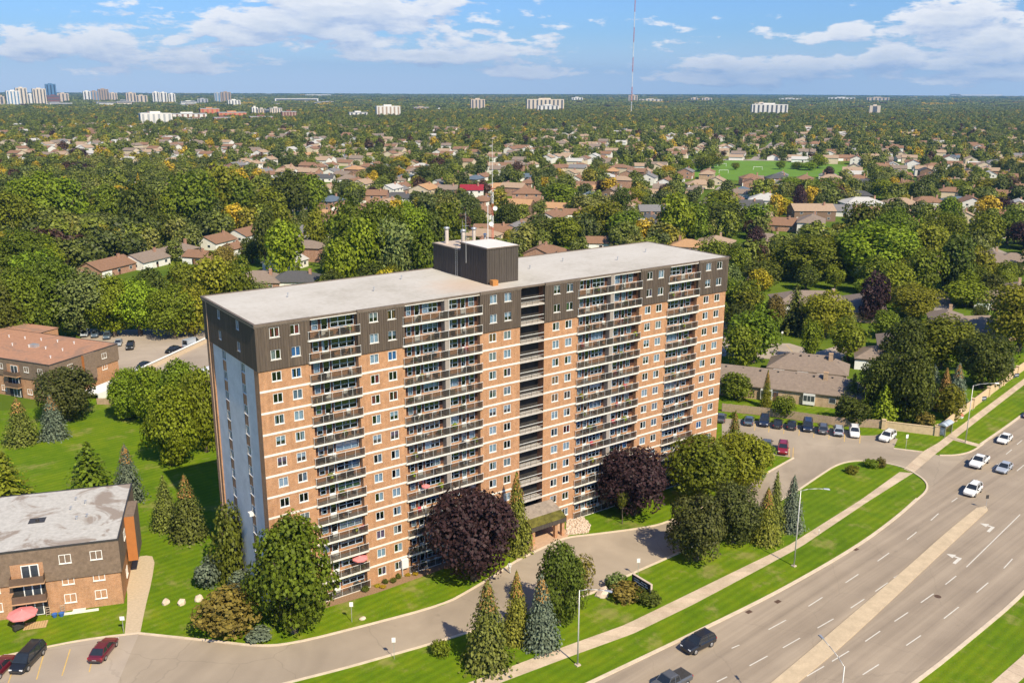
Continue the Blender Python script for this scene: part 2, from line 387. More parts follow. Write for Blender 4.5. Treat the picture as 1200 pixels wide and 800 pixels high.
DRV_OUT = [(163, 742), (220, 748), (260, 752), (300, 757), (340, 755), (430, 732.5), (520, 708.5), (550, 692), (580, 674), (606, 656), (643, 638.7), (663, 629.5), (693, 626.5), (762, 617.5), (784, 611), (825, 594), (869, 572), (898, 554.4), (930, 536.5)]
DRV_LOT = [(922, 535), (905, 533), (883, 531.5), (868, 530), (846, 527), (846, 490), (870, 491), (1003, 505), (1009, 510), (1024, 510), (1036, 507.5), (1052, 514)]
DRV_N = [(1047, 525.4), (1081.5, 529.6), (1101, 533.5), (1122, 533.5), (1140, 529), (1152, 520)]
DRV_ISL = [(1074, 586), (1084.5, 577), (1087.5, 569.5), (1083, 562), (1069.5, 553), (1059, 547.6), (1032, 541), (1002, 539.5), (981, 544), (960, 557.5), (936, 574)]
DRV_IN = [(936, 574), (905, 591), (850, 622), (786.5, 652), (742.5, 671), (715, 685), (693, 696), (620, 718), (547, 741.5), (508, 753.5), (460, 767), (400, 784), (340, 799), (270, 818)]
sheet('driveway', gp(DRV_OUT + DRV_LOT + DRV_N) + gp([(1160, 526)]) + gp([(1080, 592)]) + gp(DRV_ISL + DRV_IN[1:]) + gp([(200, 842), (100, 885), (138, 800)]), Z_ROAD-.002, ASPH_DRV, 'curving driveway and car park of the tower')
kerb(gp(DRV_OUT), .3, .13, label='pale kerb along the tower side of the driveway')
kerb(gp(DRV_ISL), .3, .13, label='pale kerb round the lawn island at the driveway mouth')
kerb(gp(DRV_IN), .3, .13, label='pale kerb along the road side of the driveway')
kerb(gp(DRV_N[:2]), .3, .13, label='pale kerb beside the parked white car')
kerb(gp(DRV_N[2:]), .3, .13, label='pale kerb in front of the bus shelter lawn')
sheet('parking_lot', gp([(-260, 830), (-120, 795), (0, 770.5), (40, 762), (100, 750), (163, 742), (138, 800), (100, 885), (-260, 930)]), Z_ROAD+.002, ASPH_LOT, 'pale parking lot in the lower left corner')
kerb(gp([(-120, 794), (0, 769.5), (40, 761), (100, 749), (163, 741.5)]), .25, .12, label='low kerb at the edge of the lower left parking lot')
# the lot and the ramp behind the tower
sheet('rear_parking_lot', gp([(95, 399), (137, 402.5), (139, 440), (165, 437), (240, 452), (330, 440), (330, 392), (240, 384), (150, 386), (95, 385)]), Z_ROAD, ASPH_LOT, 'parking lot behind the brown-roofed building')
# residential street and condo lot right of the tower
sheet('condo_parking_lot', gp([(843, 402), (864, 402.2), (925, 402.2), (958, 412), (985, 404), (1000, 398), (1012, 399), (985, 420), (990, 432), (950, 424), (902, 420.5), (846, 417)]), Z_ROAD, ASPH_LOT, 'small pale parking lot behind the tan condominiums')
sheet('residential_street', gp([(843, 402), (846, 380), (860, 352), (872, 330), (884, 314), (893, 318), (880, 335), (868, 358), (862, 384), (860, 402)]), Z_ROAD-.002, ASPH_RES, 'side street past the right end of the tower')
sheet('residential_street', gp([(1085, 346), (1112, 341), (1120, 345), (1112, 352), (1120, 358), (1108, 374), (1092, 372), (1095, 358)]), Z_ROAD, ASPH_RES, 'pale driveway court among the bungalows on the right')
sheet('residential_street', gp([(1150, 284), (1180, 296), (1200, 301), (1215, 310), (1190, 306), (1165, 299), (1148, 291)]), Z_ROAD, ASPH_RES, 'residential street at the right edge of the photo')

def pavement(name, A, B, label, step=1.8, gap=.03):
    A = np.array(A); B = np.array(B); n = max(2, int(round(np.hypot(*np.diff(resample((A+B)/2 if len(A) == len(B) else A, 1e9), axis=0).T).sum()/step)))
    L = np.hypot(*np.diff((A+B)/2, axis=0).T).sum(); n = int(L/step); a = resample(A, L/n); b = resample(B, np.hypot(*np.diff(B, axis=0).T).sum()/n); k = min(len(a), len(b))-1
    a, b = a[:k+1], b[:k+1]
    base = struct(name, MB().add([(*p, .006) for p in a]+[(*p, .006) for p in b[::-1]], [(i, i+1, 2*k-i, 2*k+1-i) for i in range(k)]).mesh(name, MULCH), label)
    for i in range(k):
        t0, t1 = gap/2/step, 1-gap/2/step
        q = [a[i]*(1-t0)+a[i+1]*t0, a[i]*(1-t1)+a[i+1]*t1, b[i]*(1-t1)+b[i+1]*t1, b[i]*(1-t0)+b[i+1]*t0]
        c = sum(q)/4; h = .035+.006*random.random()
        o = part('slab', MB().prism([p-c for p in q], -.02, h), CONC_J, base, loc=(*c, 0))
m_, n_, o_ = material('slab_concrete'); _p = geoco(n_)
_f = n_.math('ADD', n_.math('MULTIPLY', n_.noise(_p, .5, 4, .6), .6), n_.math('MULTIPLY', n_.noise(_p, 5, 3, .6), .4))
CONC_J = finish(m_, n_, o_, hue_jit(n_, n_.ramp(_f, [(.35, (.44, .345, .245)), (.65, (.60, .485, .36))]), .01, .10), .9, .2)
pavement('sidewalk', sw_in, sw_out, 'concrete sidewalk between the tower lawn and the road')
pavement('sidewalk', gp([(1059, 549.5), (1083, 528), (1100, 518.5), (1115.5, 506.5), (1199.5, 444), (1240, 414)]), gp([(1070, 554), (1096, 532), (1117, 515.5), (1130, 505), (1199.5, 451.3), (1240, 420)]), 'concrete sidewalk beyond the driveway, past the bus shelter')
pavement('sidewalk', [(50, -60.1), (69, -58.7), (110, -54), (150, -46)], [(50, -62), (69, -60.6), (110, -56), (150, -48)], 'concrete sidewalk in the lower right corner')
pavement('sidewalk', gp([(1119, 512.5), (1150, 521)]), gp([(1117, 515.5), (1146, 523.5)]), 'short paved strip from the bus shelter to the road', 1.4)
# tan garden path beside the small apartment building
sheet('garden_path', smoothp(gp([(146, 743), (150, 705), (147, 672), (156, 655), (168, 650), (182, 652), (178, 680), (170, 712), (164, 743)]), 1), .006, GRAVEL, 'worn tan gravel path beside the small apartment building')
sheet('entrance_paving', gp([(606, 656.5), (643, 639.2), (663, 630), (668, 626), (655, 612), (620, 616), (600, 640)]), .012, M('pink_paving', (.50, .33, .22), .9, .12, 2), 'pinkish paving under the entrance canopy')
sheet('planting_bed', [(5.5, -.1), (31, -.1), (31, -1.3), (20, -1.9), (13, -2.1), (6, -1.6)], .010, MULCH, 'mulch bed along the foot of the tower')

# ---- median island
medL = [(-60, -60.5+4), (0, -51.6), (40.2, -45.0), (47.1, -43.9), (60.4, -41.6), (77.5, -38.7), (91.9, -36.0), (103.2, -34.3)]
medR = [(-60, -58.2), (0, -53.4), (43, -46.6), (50.7, -45.6), (65, -43.0), (82.8, -39.6), (104.0, -35.7)]
medL[0] = (-60, -61.0+5); 
md = struct('median_island', MB().prism(smoothp(medR)+[(105.2, -34.8)]+smoothp(medL)[::-1], -.02, .14).mesh('median_island', MEDC), 'tan concrete median between the two carriageways')

# ---- painted markings (each dash its own piece of its line)
def q8(x, y): return G(840+x/3.3333, 580+y/3.3333)[:2]
def w8(x, y): return G(840+x/3.3333, 400+y/3.3333)[:2]
def stripe(a, b, w, m, parent, name='dash', z=Z_MARK):
    a = np.array(a); b = np.array(b); t = (b-a)/np.linalg.norm(b-a); nn = np.array([-t[1], t[0]])*w/2
    return part(name, MB().sheet([a-nn, b-nn, b+nn, a+nn], z), m, parent)
def markline(label, dashes, f=q8):
    base = ob('lane_marking', None); base['kind'] = 'structure'; base['label'] = label
    for d in dashes:
        fn = w8 if len(d) == 5 else q8
        stripe(fn(*d[:2]), fn(*d[2:4]), .14, PAINT_W, base)
markline('white dashed line between the two lanes nearest the tower lawn', [(58, 597, 88, 584), (202, 524, 270, 487), (358, 433, 413, 398), (503, 341, 553, 308), (628, 257, 673, 225), (743, 173, 780, 144), (836, 98, 866, 71),
          (917, 626, 940, 610, 1), (1000, 553, 1018, 540, 1), (1130, 440, 1152, 422, 1), (1172, 402, 1193, 385, 1)])
markline('white dashed line just left of the median', [(-110, 782, -70, 762), (0, 728, 40, 708), (128, 665, 198, 627), (258, 595, 325, 557), (393, 518, 456, 482), (523, 440, 576, 405), (619, 375, 668, 341), (691, 322, 743, 289), (1076, 498, 1097, 478, 1), (1172, 505, 1200, 482, 1)])
markline('white dashed and solid line beside the turning lane', [(352, 706, 419, 667), (450, 648, 516, 608), (580, 570, 638, 530), (694, 492, 747, 457), (797, 419, 847, 384), (893, 348, 935, 315), (975, 280, 1185, 75)])
markline('white dashed line nearest the lower right kerb', [(400, 810, 455, 775), (570, 700, 633, 660), (740, 586, 797, 547), (887, 481, 945, 436), (1015, 379, 1060, 341), (1121, 285, 1155, 248)])
def arrow(c, ang, label):
    P = [(-1.6, -.16), (.55, -.16), (.55, .55), (1.0, .55), (.38, 1.35), (-.24, .55), (.21, .55), (.21, .16), (-1.6, .16)]
    me = MB().sheet([(1.1*p[0], 1.4*p[1]) for p in P], Z_MARK).mesh('turn_arrow', PAINT_W)
    o = ob('turn_arrow', me, None, (*c, 0), ang); o['kind'] = 'structure'; o['label'] = label
arrow(q8(945, 250), R(9), 'white left-turn arrow on the road, nearer one'); arrow(q8(1075, 128), R(10), 'white left-turn arrow on the road near the tip of the median')
# stall lines
def stalls(label, segs, m=PAINT_Y):
    base = ob('stall_marking', None); base['kind'] = 'structure'; base['label'] = label
    for a in segs: stripe(G(*a[:2])[:2], G(*a[2:])[:2], .12, m, base, 'stall_line')
z5 = lambda x, y: (x/5.7125, 660+y/5.7125)
stalls('faded yellow stall lines in the lower left parking lot', [(*z5(105, 650), *z5(55, 800)), (*z5(293, 605), *z5(245, 775)), (*z5(470, 572), *z5(415, 750)), (*z5(640, 545), *z5(597, 725))])
z7 = lambda x, y: (860+x/6, 470+y/6)
stalls('yellow stall lines behind the row of parked cars', [(*z7(152, 150), *z7(145, 205)), (*z7(250, 160), *z7(245, 218)), (*z7(356, 170), *z7(350, 228)), (*z7(462, 185), *z7(457, 243)), (*z7(566, 195), *z7(561, 256)), (*z7(672, 210), *z7(668, 268)), (*z7(780, 225), *z7(776, 285)), (*z7(888, 235), *z7(885, 297)), (*z7(418, 325), *z7(415, 395)), (*z7(390, 325), *z7(388, 395))])
z6 = lambda x, y: (840+x/6, 400+y/6)
stalls('yellow stall lines in the condominium lot', [(*z6(235, 15), *z6(262, 62)), (*z6(322, 18), *z6(352, 64)), (*z6(408, 20), *z6(442, 68)), (*z6(487, 22), *z6(532, 72))])
hb = part('stall_marking', MB().sheet(gp([z7(78, 296), z7(130, 298), z7(132, 318), z7(80, 316)]), Z_MARK), PAINT_B, None); hb['kind'] = 'structure'; hb['label'] = 'blue painted accessible parking symbol square'
# drains and manholes in the carriageway
for i, (x, y) in enumerate([(543, 211), (125, 455), (863, 395), (238, 415)]):
    c = q8(x, y); o = part('drain_cover', MB().box(-.45, .45, -.3, .3, .006, .012) if i != 2 else MB().lathe([(.45, 0), (.45, .013), (0, .013)], 12), M('drain_iron', (.10, .06, .04), .7, .2, 3), None, loc=(*c, 0)); tag(o, ['rusty drain grate by the near kerb', 'rusty drain grate in the gutter near the dark car', 'round manhole cover in the far carriageway', 'dark repaired patch cover in the near lane'][i], 'drain')
# ------------------------------------------------------------------ the apartment tower
FH = 2.7; NF = 14; LX = 79.95; DY = 18.66; ZT = 37.95; BK = .75
BAYS = [(0, 6.58), (12.91, 19.45), (31.13, 37.87), (42.14, 48.43), (60.55, 66.71), (73.21, LX)]
WINX = [((1.56, 2.81), (4.05, 5.31)), ((14.5, 15.7), (17.06, 18.26)), ((32.63, 33.8), (35.12, 36.27)), ((43.7, 44.85), (46.04, 47.18)), ((61.8, 62.94), (64.2, 65.3)), ((74.78, 75.91), (77.34, 78.5))]
BALC = [(6.58, 12.91), (19.45, 31.13), (48.43, 60.55), (66.71, 73.21)]
tower = thing('apartment_tower', 'fourteen-storey brick apartment tower with dark-clad top floors and white balcony slabs', 'building')
W_LO, W_HI = 1.05, 2.25       # window sill and head above the floor
def wall_with_holes(mb, u0, u1, z0, z1, holes, place, mi=0):
    us = sorted({u0, u1, *[x for h in holes for x in h[:2] if u0 < x < u1]}); zs = sorted({z0, z1, *[x for h in holes for x in h[2:4] if z0 < x < z1]})
    for a, b in zip(us[:-1], us[1:]):
        for c, d in zip(zs[:-1], zs[1:]):
            m = ((a+b)/2, (c+d)/2)
            if any(h[0] < m[0] < h[1] and h[2] < m[1] < h[3] for h in holes): continue
            mb.quad(place(a, c), place(b, c), place(b, d), place(a, d), mi)
def ribbed(mb, u0, u1, z0, z1, holes, place3, pitch=.34, depth=.045):
    """vertical-board cladding: boards stand proud of narrow grooves; windows left open"""
    n = int(round((u1-u0)/pitch)); w = (u1-u0)/n
    for i in range(n):
        for a, b, d in ((u0+i*w, u0+i*w+w*.72, depth), (u0+i*w+w*.72, u0+(i+1)*w, 0)):
            segs = [(z0, z1)]
            for h in holes:
                if h[0] < (a+b)/2 < h[1]:
                    segs = [s for q in segs for s in ((q[0], min(q[1], h[2])), (max(q[0], h[3]), q[1])) if s[1]-s[0] > .01]
            for c, e in segs:
                mb.quad(place3(a, c, d), place3(b, c, d), place3(b, e, d), place3(a, e, d))
                if d: mb.quad(place3(b, c, d), place3(b, c, 0), place3(b, e, 0), place3(b, e, d)); mb.quad(place3(a, c, 0), place3(a, c, d), place3(a, e, d), place3(a, e, 0))
# core: dark rooms behind every opening, and the rear and end walls
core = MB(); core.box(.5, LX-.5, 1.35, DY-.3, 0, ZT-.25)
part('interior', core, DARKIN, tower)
rear = MB(); rear.quad((LX, DY, 0), (0, DY, 0), (0, DY, 32.4), (LX, DY, 32.4))
part('rear_wall', rear, BRICK, tower)
rc = MB(); rc.quad((LX, DY+.1, 32.4), (0, DY+.1, 32.4), (0, DY+.1, ZT-.2), (LX, DY+.1, ZT-.2)); part('rear_cladding', rc, CLAD, tower)

# shared window meshes (unit: width w, height h; origin at sill centre, facing -y)
def win_meshes(w, h, key, fm):
    f = MB(); t = .07
    f.box(-w/2, w/2, -.03, .10, 0, t); f.box(-w/2, w/2, -.03, .10, h-t, h); f.box(-w/2, -w/2+t, -.028, .098, t, h-t); f.box(w/2-t, w/2, -.028, .098, t, h-t); f.box(-.035, .035, -.02, .09, t, h-t)
    s = MB(); s.box(-w/2-.06, w/2+.06, -.09, .0, -.07, -.002)
    p = MB(); p.quad((-w/2+t, .04, t), (w/2-t, .04, t), (w/2-t, .04, h-t), (-w/2+t, .04, h-t))
    return f.mesh('frame', fm), s.mesh('sill', BAND), p.mesh('pane', GLASS)
WM = win_meshes(1.22, 1.2, 'a', ALU)
CURTM = {}
def curtain_mesh(kind, ci, w, h):
    k = (kind, ci, w, h)
    if k not in CURTM:
        mb = MB(); n = 9
        spans = {0: [(-w/2+.07, w/2-.07, .07)], 1: [(-w/2+.07, -.04, .07)], 2: [(.04, w/2-.07, .07)], 3: [(-w/2+.07, w/2-.07, .5)], 4: [(-w/2+.07, -w/2+.36, .07), (w/2-.36, w/2-.07, .07)]}[kind]
        for a, b, z in spans:
            for i in range(n):
                x0 = a+(b-a)*i/n; x1 = a+(b-a)*(i+1)/n; y0 = .13+.03*(i % 2); y1 = .13+.03*((i+1) % 2)
                mb.quad((x0, y0, z), (x1, y1, z), (x1, y1, h-.07), (x0, y0, h-.07))
        CURTM[k] = mb.mesh('curtain', CURT[ci])
    return CURTM[k]
def put_window(parent, x, y, z, rz=0.0, w=1.22, h=1.2, M_=WM, curtain=None, label=None):
    o = ob('window', M_[0], parent, (x, y, z), rz)
    if label: o['label'] = label
    ob('sill', M_[1], o); ob('pane', M_[2], o)
    if curtain is None:
        r = random.random()
        if r < .82: curtain = (random.choices([0, 1, 2, 3, 4], [30, 18, 18, 16, 18])[0], random.choices(range(8), [50, 18, 20, 4, 1, 2, 1, 2])[0])
    if curtain: ob('curtain', curtain_mesh(curtain[0], curtain[1], w, h), o)
    return o
SPEC_CURT = {(0, 13, 0): (4, 4), (0, 13, 1): (2, 4), (0, 6, 0): (0, 0), (0, 3+1, 0): (0, 3), (0, 11, 1): (4, 6), (1, 11, 1): (0, 6), (2, 11, 0): (0, 5), (2, 11, 1): (0, 1), (5, 3, 0): (0, 6), (5, 3, 1): (0, 1), (3, 5, 1): (4, 4)}
for b, (x0, x1) in enumerate(BAYS):
    holes = [(w0, w1, FH*k+W_LO, FH*k+W_HI) for k in range(NF) for (w0, w1) in [tuple((sum(w)/2-.61, sum(w)/2+.61)) for w in WINX[b]]]
    mb = MB(); wall_with_holes(mb, x0, x1, -.3, 32.4, [h for h in holes if h[3] < 32.4], lambda u, z: (u, 0, z))
    for h in holes:      # reveals
        if h[3] < 32.4:
            a, c, d, e = h; mb.quad((a, 0, d), (a, .3, d), (a, .3, e), (a, 0, e)); mb.quad((c, .3, d), (c, 0, d), (c, 0, e), (c, .3, e)); mb.quad((a, 0, e), (a, .3, e), (c, .3, e), (c, 0, e)); mb.quad((a, .3, d), (a, 0, d), (c, 0, d), (c, .3, d))
    # sides of the bay back into the balcony recesses
    if b > 0: mb.quad((x0, 2.3, -.3), (x0, 0, -.3), (x0, 0, ZT-.3), (x0, 2.3, ZT-.3))
    if b < 5: mb.quad((x1, 0, -.3), (x1, 2.3, -.3), (x1, 2.3, ZT-.3), (x1, 0, ZT-.3))
    part('brick_wall', mb, BRICK, tower)
    cl = MB(); ca, cb = x0-(.12 if b == 0 else .05), x1+(.12 if b == 5 else .05); cz0, cz1 = 32.28, ZT-.28
    ch = [h for h in holes if h[3] > 32.4]
    ribbed(cl, ca, cb, cz0, cz1, ch, lambda u, z, d: (u, -.14-d, z))
    cl.quad((ca, 0, cz0), (cb, 0, cz0), (cb, -.185, cz0), (ca, -.185, cz0))
    cl.quad((ca, .3, cz0), (ca, -.14, cz0), (ca, -.14, cz1), (ca, .3, cz1)); cl.quad((cb, -.14, cz0), (cb, .3, cz0), (cb, .3, cz1), (cb, -.14, cz1))
    for h in ch:
        a, c, d, e = h
        for q in (((a, d), (a, e)), ((c, e), (c, d)), ((a, e), (c, e)), ((c, d), (a, d))): cl.quad((q[0][0], -.18, q[0][1]), (q[0][0], .2, q[0][1]), (q[1][0], .2, q[1][1]), (q[1][0], -.18, q[1][1]))
    part('cladding_panel', cl, CLAD, tower)
    if b in (1, 2, 3, 4, 5, 0):
        t = MB(); t.box(ca-.02, cb+.02, -.30, .0, ZT-.30, ZT+.03); part('fascia', t, TRIM, tower)
        t = MB(); t.box(ca, cb, -.22, -.02, ZT-.40, ZT-.302); part('soffit_trim', t, M('trim_tan', (.40, .30, .22), .8, .1, 2), tower)
    for k in range(1, 12):
        t = MB(); t.box(x0 - (0 if b else .0), x1, -.035, .02, FH*k-.13, FH*k+.13); part('floor_band', t, BAND, tower)
    for k in range(NF):
        for j, w in enumerate(WINX[b]):
            yy = -.10 if k >= 12 else 0.05
            put_window(tower, sum(w)/2, yy, FH*k+W_LO, curtain=SPEC_CURT.get((b, k, j)))
# corner return of the first band courses and the left end wall
e = MB()
e.quad((0, 1.5, -.3), (0, 0, -.3), (0, 0, 32.4), (0, 1.5, 32.4)); e.quad((0, DY, -.3), (0, 16.65, -.3), (0, 16.65, 32.4), (0, DY, 32.4))
for y in (1.5, 16.65): e.quad((0, y, -.3), (.16, y, -.3), (.16, y, 32.4), (0, y, 32.4))
part('end_pier', e, BRICK_DK if False else BRICK, tower)
SIDEW = [(5.1, 6.35), (11.85, 13.1)]
sh = [(a, b_, FH*k+W_LO, FH*k+W_HI) for k in range(NF) for a, b_ in SIDEW]
st = MB(); inf = [(a, b_, FH*k+W_HI, FH*(k+1)+W_LO) for k in range(-1, 11) for a, b_ in SIDEW]
wall_with_holes(st, 1.5, 16.65, -.3, 32.3, [h for h in sh if h[3] < 32.3]+[(a, b_, max(c, -.2), d) for a, b_, c, d in inf], lambda u, z: (.16, u, z))
part('stucco_wall', st, STUCCO, tower)
for a, b_, c, d in inf:
    part('spandrel', MB().quad((.20, b_, max(c, -.2)), (.20, a, max(c, -.2)), (.20, a, d), (.20, b_, d)), BRICK, tower)
for k in range(NF):
    for j, (a, b_) in enumerate(SIDEW):
        put_window(tower, .22 if k < 12 else -.06, (a+b_)/2, FH*k+W_LO, R(-90))
sc = MB(); ribbed(sc, -.16, DY+.1, 32.28, ZT-.28, [h for h in sh if h[3] > 32.3], lambda u, z, d: (-.12-d, u, z))
sc.quad((.2, -.16, 32.28), (-.17, -.16, 32.28), (-.17, DY+.1, 32.28), (.2, DY+.1, 32.28)); part('cladding_panel', sc, CLAD, tower)
t = MB(); t.box(-.30, 0, -.31, DY+.25, ZT-.29, ZT+.035); part('fascia', t, TRIM, tower)
t = MB(); t.box(-.235, -.175, -.235, DY+.1, ZT-.42, ZT-.295); part('soffit_trim', t, MATS['trim_tan'], tower)
t = MB(); t.box(-.22, -.12, DY-1.6, DY-1.45, .2, ZT-.4); part('downpipe', t, M('copper_pipe', (.42, .28, .2), .6, .1, 2), tower)
t = MB(); t.box(0.0, LX+.25, DY, DY+.25, ZT-.29, ZT+.035); part('fascia', t, TRIM, tower)
t = MB(); t.box(LX, LX+.25, -.3, DY, ZT-.29, ZT+.034); part('fascia', t, TRIM, tower)
ew = MB(); ew.quad((LX, 0, -.3), (LX, DY, -.3), (LX, DY, 32.4), (LX, 0, 32.4)); ew.quad((LX+.12, 0, 32.3), (LX+.12, DY, 32.3), (LX+.12, DY, ZT-.28), (LX+.12, 0, ZT-.28), 1)
part('end_wall', ew, [BRICK, CLAD], tower)
# roof deck with a worn patch by the plant room
def mk_roof():
    m, n, out = material('roof_membrane'); p = objco(n)
    f = n.math('ADD', n.math('MULTIPLY', n.noise(p, .12, 4, .65), .6), n.math('MULTIPLY', n.noise(p, 1.5, 4, .7), .4))
    c = n.ramp(f, [(.33, (.40, .375, .33)), (.5, (.49, .465, .425)), (.66, (.54, .52, .485))])
    s = n('ShaderNodeSeparateXYZ', None, _0=p).outputs
    seam = n.math('LESS_THAN', n.math('FRACT', n.math('MULTIPLY', s[0], .5)), .03)
    c = n.mix(n.math('MULTIPLY', seam, .10), c, (.35, .31, .28))
    d = n('ShaderNodeVectorMath', dict(operation='DISTANCE'), _0=p, _1=(32.0, 5.0, 37.9)).outputs['Value']
    worn = n.math('MULTIPLY', n.smooth(n.math('ADD', d, n.math('MULTIPLY', n.noise(p, .5, 4, .6), 6.0)), 11.0, 4.0), .55)
    c = n.mix(worn, c, (.50, .36, .26))
    return finish(m, n, out, c, .9, .2)
part('roof', MB().quad((0, 0, ZT-.06), (LX, 0, ZT-.06), (LX, DY, ZT-.06), (0, DY, ZT-.06)), mk_roof(), tower)

# ---- balconies
def unit_openings(x0, x1, kind):
    """openings on the back wall: (xa, xb, zlo, zhi, what)"""
    if kind == 's': L = [(.62, 1.41, 'small'), (1.84, 2.74, 'door'), (3.05, 6.2, 'wide')]
    elif kind == 'sm': L = [(.40, 3.05, 'wide'), (3.40, 4.25, 'door'), (4.60, 5.70, 'small')]
    else: L = [(.75, 1.45, 'small'), (1.95, 2.75, 'door'), (3.15, 5.45, 'wide'), (6.75, 8.55, 'wide'), (9.05, 9.8, 'door'), (10.3, 11.2, 'small')]
    return [(x0+a, x0+b, *((.12, 2.22) if w == 'door' else (.95, 2.22)), w) for a, b, w in L]
BACKM = {}
def ball_win(a, b, lo, hi, what, key):
    k = (round(b-a, 2), what)
    if k not in BACKM:
        w = b-a; h = hi-lo; f = MB(); t = .055
        f.box(-w/2, w/2, -.05, .05, 0, t); f.box(-w/2, w/2, -.05, .05, h-t, h); f.box(-w/2, -w/2+t, -.048, .048, t, h-t); f.box(w/2-t, w/2, -.048, .048, t, h-t)
        if what == 'wide':
            nb = 3 if w > 2 else 2
            for i in range(1, nb): f.box(-w/2+w*i/nb-.03, -w/2+w*i/nb+.03, -.046, .046, t, h-t)
            f.box(-w/2+t, w/2-t, -.044, .044, h*.48, h*.48+.045)
        if what == 'small': f.box(-w/2+t, w/2-t, -.044, .044, h*.45, h*.45+.045)
        g = MB(); z0 = t if what != 'door' else .75
        g.quad((-w/2+t, 0, z0), (w/2-t, 0, z0), (w/2-t, 0, h-t), (-w/2+t, 0, h-t))
        pm = None
        if what == 'door':
            q = MB(); q.box(-w/2+t, w/2-t, -.03, .03, t, .75); q.box(w/2-.16, w/2-.11, -.09, -.031, .85, 1.0); pm = q.mesh('door_panel', WHITE_P)
        BACKM[k] = (f.mesh('frame', ALUG), g.mesh('pane', GLASS), pm)
    return BACKM[k]
SIDE_TXT = ['leftmost balcony column', 'wide left balcony column', 'wide right balcony column', 'rightmost balcony column']
RAILM = {}
FURN = []       # spots for balcony things: (column, floor, unit, x0, x1)
for ci, (x0, x1) in enumerate(BALC):
    kind = {0: 's', 1: 'd', 2: 'd', 3: 'sm'}[ci]; w = x1-x0; ov = .38; yf = -.32
    ops = unit_openings(x0, x1, kind); ox = x0; cx = (x0+x1)/2
    # slab with clipped corners
    sp = [(x0-ov-ox, -.04), (x0-ov+.12-ox, yf), (x1+ov-.12-ox, yf), (x1+ov-ox, -.04), (x1-ox, .0), (x1-ox, BK+.05), (0, BK+.05), (0, 0)]
    slab_me = MB().prism(sp, -.17, .05, 0, True).mesh('slab', SLAB)
    wb = MB(); hs = [(a-ox, b-ox, c, d) for a, b, c, d, _ in ops]
    # brick dado, brown infill between the openings and a soffit
    dado = MB(); wall_with_holes(dado, 0, w, .05, .95, [h for h in hs if h[2] < .5], lambda u, z: (u, BK, z)); dado_me = dado.mesh('dado', BRICK)
    wall_with_holes(wb, 0, w, .95, 2.53, hs, lambda u, z: (u, BK, z)); inf_me = wb.mesh('infill', INFILL)
    rl = MB(); rx0, rx1 = x0-ov+.1-ox, x1+ov-.1-ox
    rl.box(rx0, rx1, yf+.025, yf+.075, 1.06, 1.10); rl.box(rx0, rx0+.05, yf+.081, -.05, 1.06, 1.114); rl.box(rx1-.05, rx1, yf+.081, -.05, 1.06, 1.114)
    rail_me = rl.mesh('top_rail', ALU)
    n = max(3, int(round((rx1-rx0)/1.4))); ps = MB()
    for i in range(n+1): px_ = rx0+.02+(rx1-rx0-.06)*i/n; ps.box(px_, px_+.026, yf+.035, yf+.065, .05, 1.06)
    post_me = ps.mesh('posts', ALU)
    gl = MB()
    for i in range(n): a = rx0+.06+(rx1-rx0-.06)*i/n; b = rx0+.02+(rx1-rx0-.06)*(i+1)/n; gl.box(a, b, yf+.045, yf+.055, .10, 1.03)
    glz_me = gl.mesh('railing_panel', SMOKED)
    sd = MB(); sd.box(6.0, 6.65, -.20, BK, .05, 2.53) if kind == 'd' else None
    div_me = sd.mesh('divider', TAUPE) if kind == 'd' else None
    dp = MB(); dp.box(6.652, 6.71, -.22, -.05, .05, 2.53) if kind == 'd' else None
    dpo_me = dp.mesh('divider_post', ALU) if kind == 'd' else None
    for k in range(NF):
        z = FH*k
        ba = ob('balcony', None, tower, (x0, 0, z))
        ba['label'] = f'{ordinal(k+1)}-floor balcony of the {SIDE_TXT[ci]}'
        if k: ob('slab', slab_me, ba)
        else: part('slab', MB().prism(sp, -.35, .05, 0, True), SLAB, ba)
        ob('dado', dado_me, ba); ob('infill', inf_me, ba)
        ob('top_rail', rail_me, ba); ob('posts', post_me, ba)['kind'] = 'stuff'; ob('railing_panel', glz_me, ba)
        if div_me: ob('divider', div_me, ba); ob('divider_post', dpo_me, ba)
        for a, b, c, d, what in ops:
            ms = ball_win(a, b, c, d, what, 0); lx, lz = (a+b)/2-ox, c
            ob('frame', ms[0], ba, (lx, BK, lz)); ob('pane', ms[1], ba, (lx, BK, lz))
            if ms[2]: ob('door', ms[2], ba, (lx, BK, lz))
            if random.random() < (.62 if what != 'door' else .25):
                hh = d-c; kd = random.choices([0, 1, 2, 3, 4], [25, 15, 15, 20, 25])[0]
                ob('curtain', curtain_mesh(kd, random.choices([0, 1, 2, 6, 7], [35, 20, 25, 4, 6])[0], round(b-a, 2), hh), ba, (lx, BK, lz))
        for u in range(2 if kind == 'd' else 1):
            ua, ub = (x0+.2, x1-.2) if kind != 'd' else ((x0+.2, x0+5.9) if u == 0 else (x0+6.8, x1-.2)); FURN.append((ci, k, u, ua, ub, z+.05))
    # roof edge above the column
    t = MB(); t.box(x0+.072, x1-.072, -.12, .02, ZT-.28, ZT-.01); part('fascia', t, TRIM, tower)
    t = MB(); t.box(x0+.072, x1-.072, -.10, .8, ZT-.40, ZT-.29); part('soffit', t, BAND, tower)
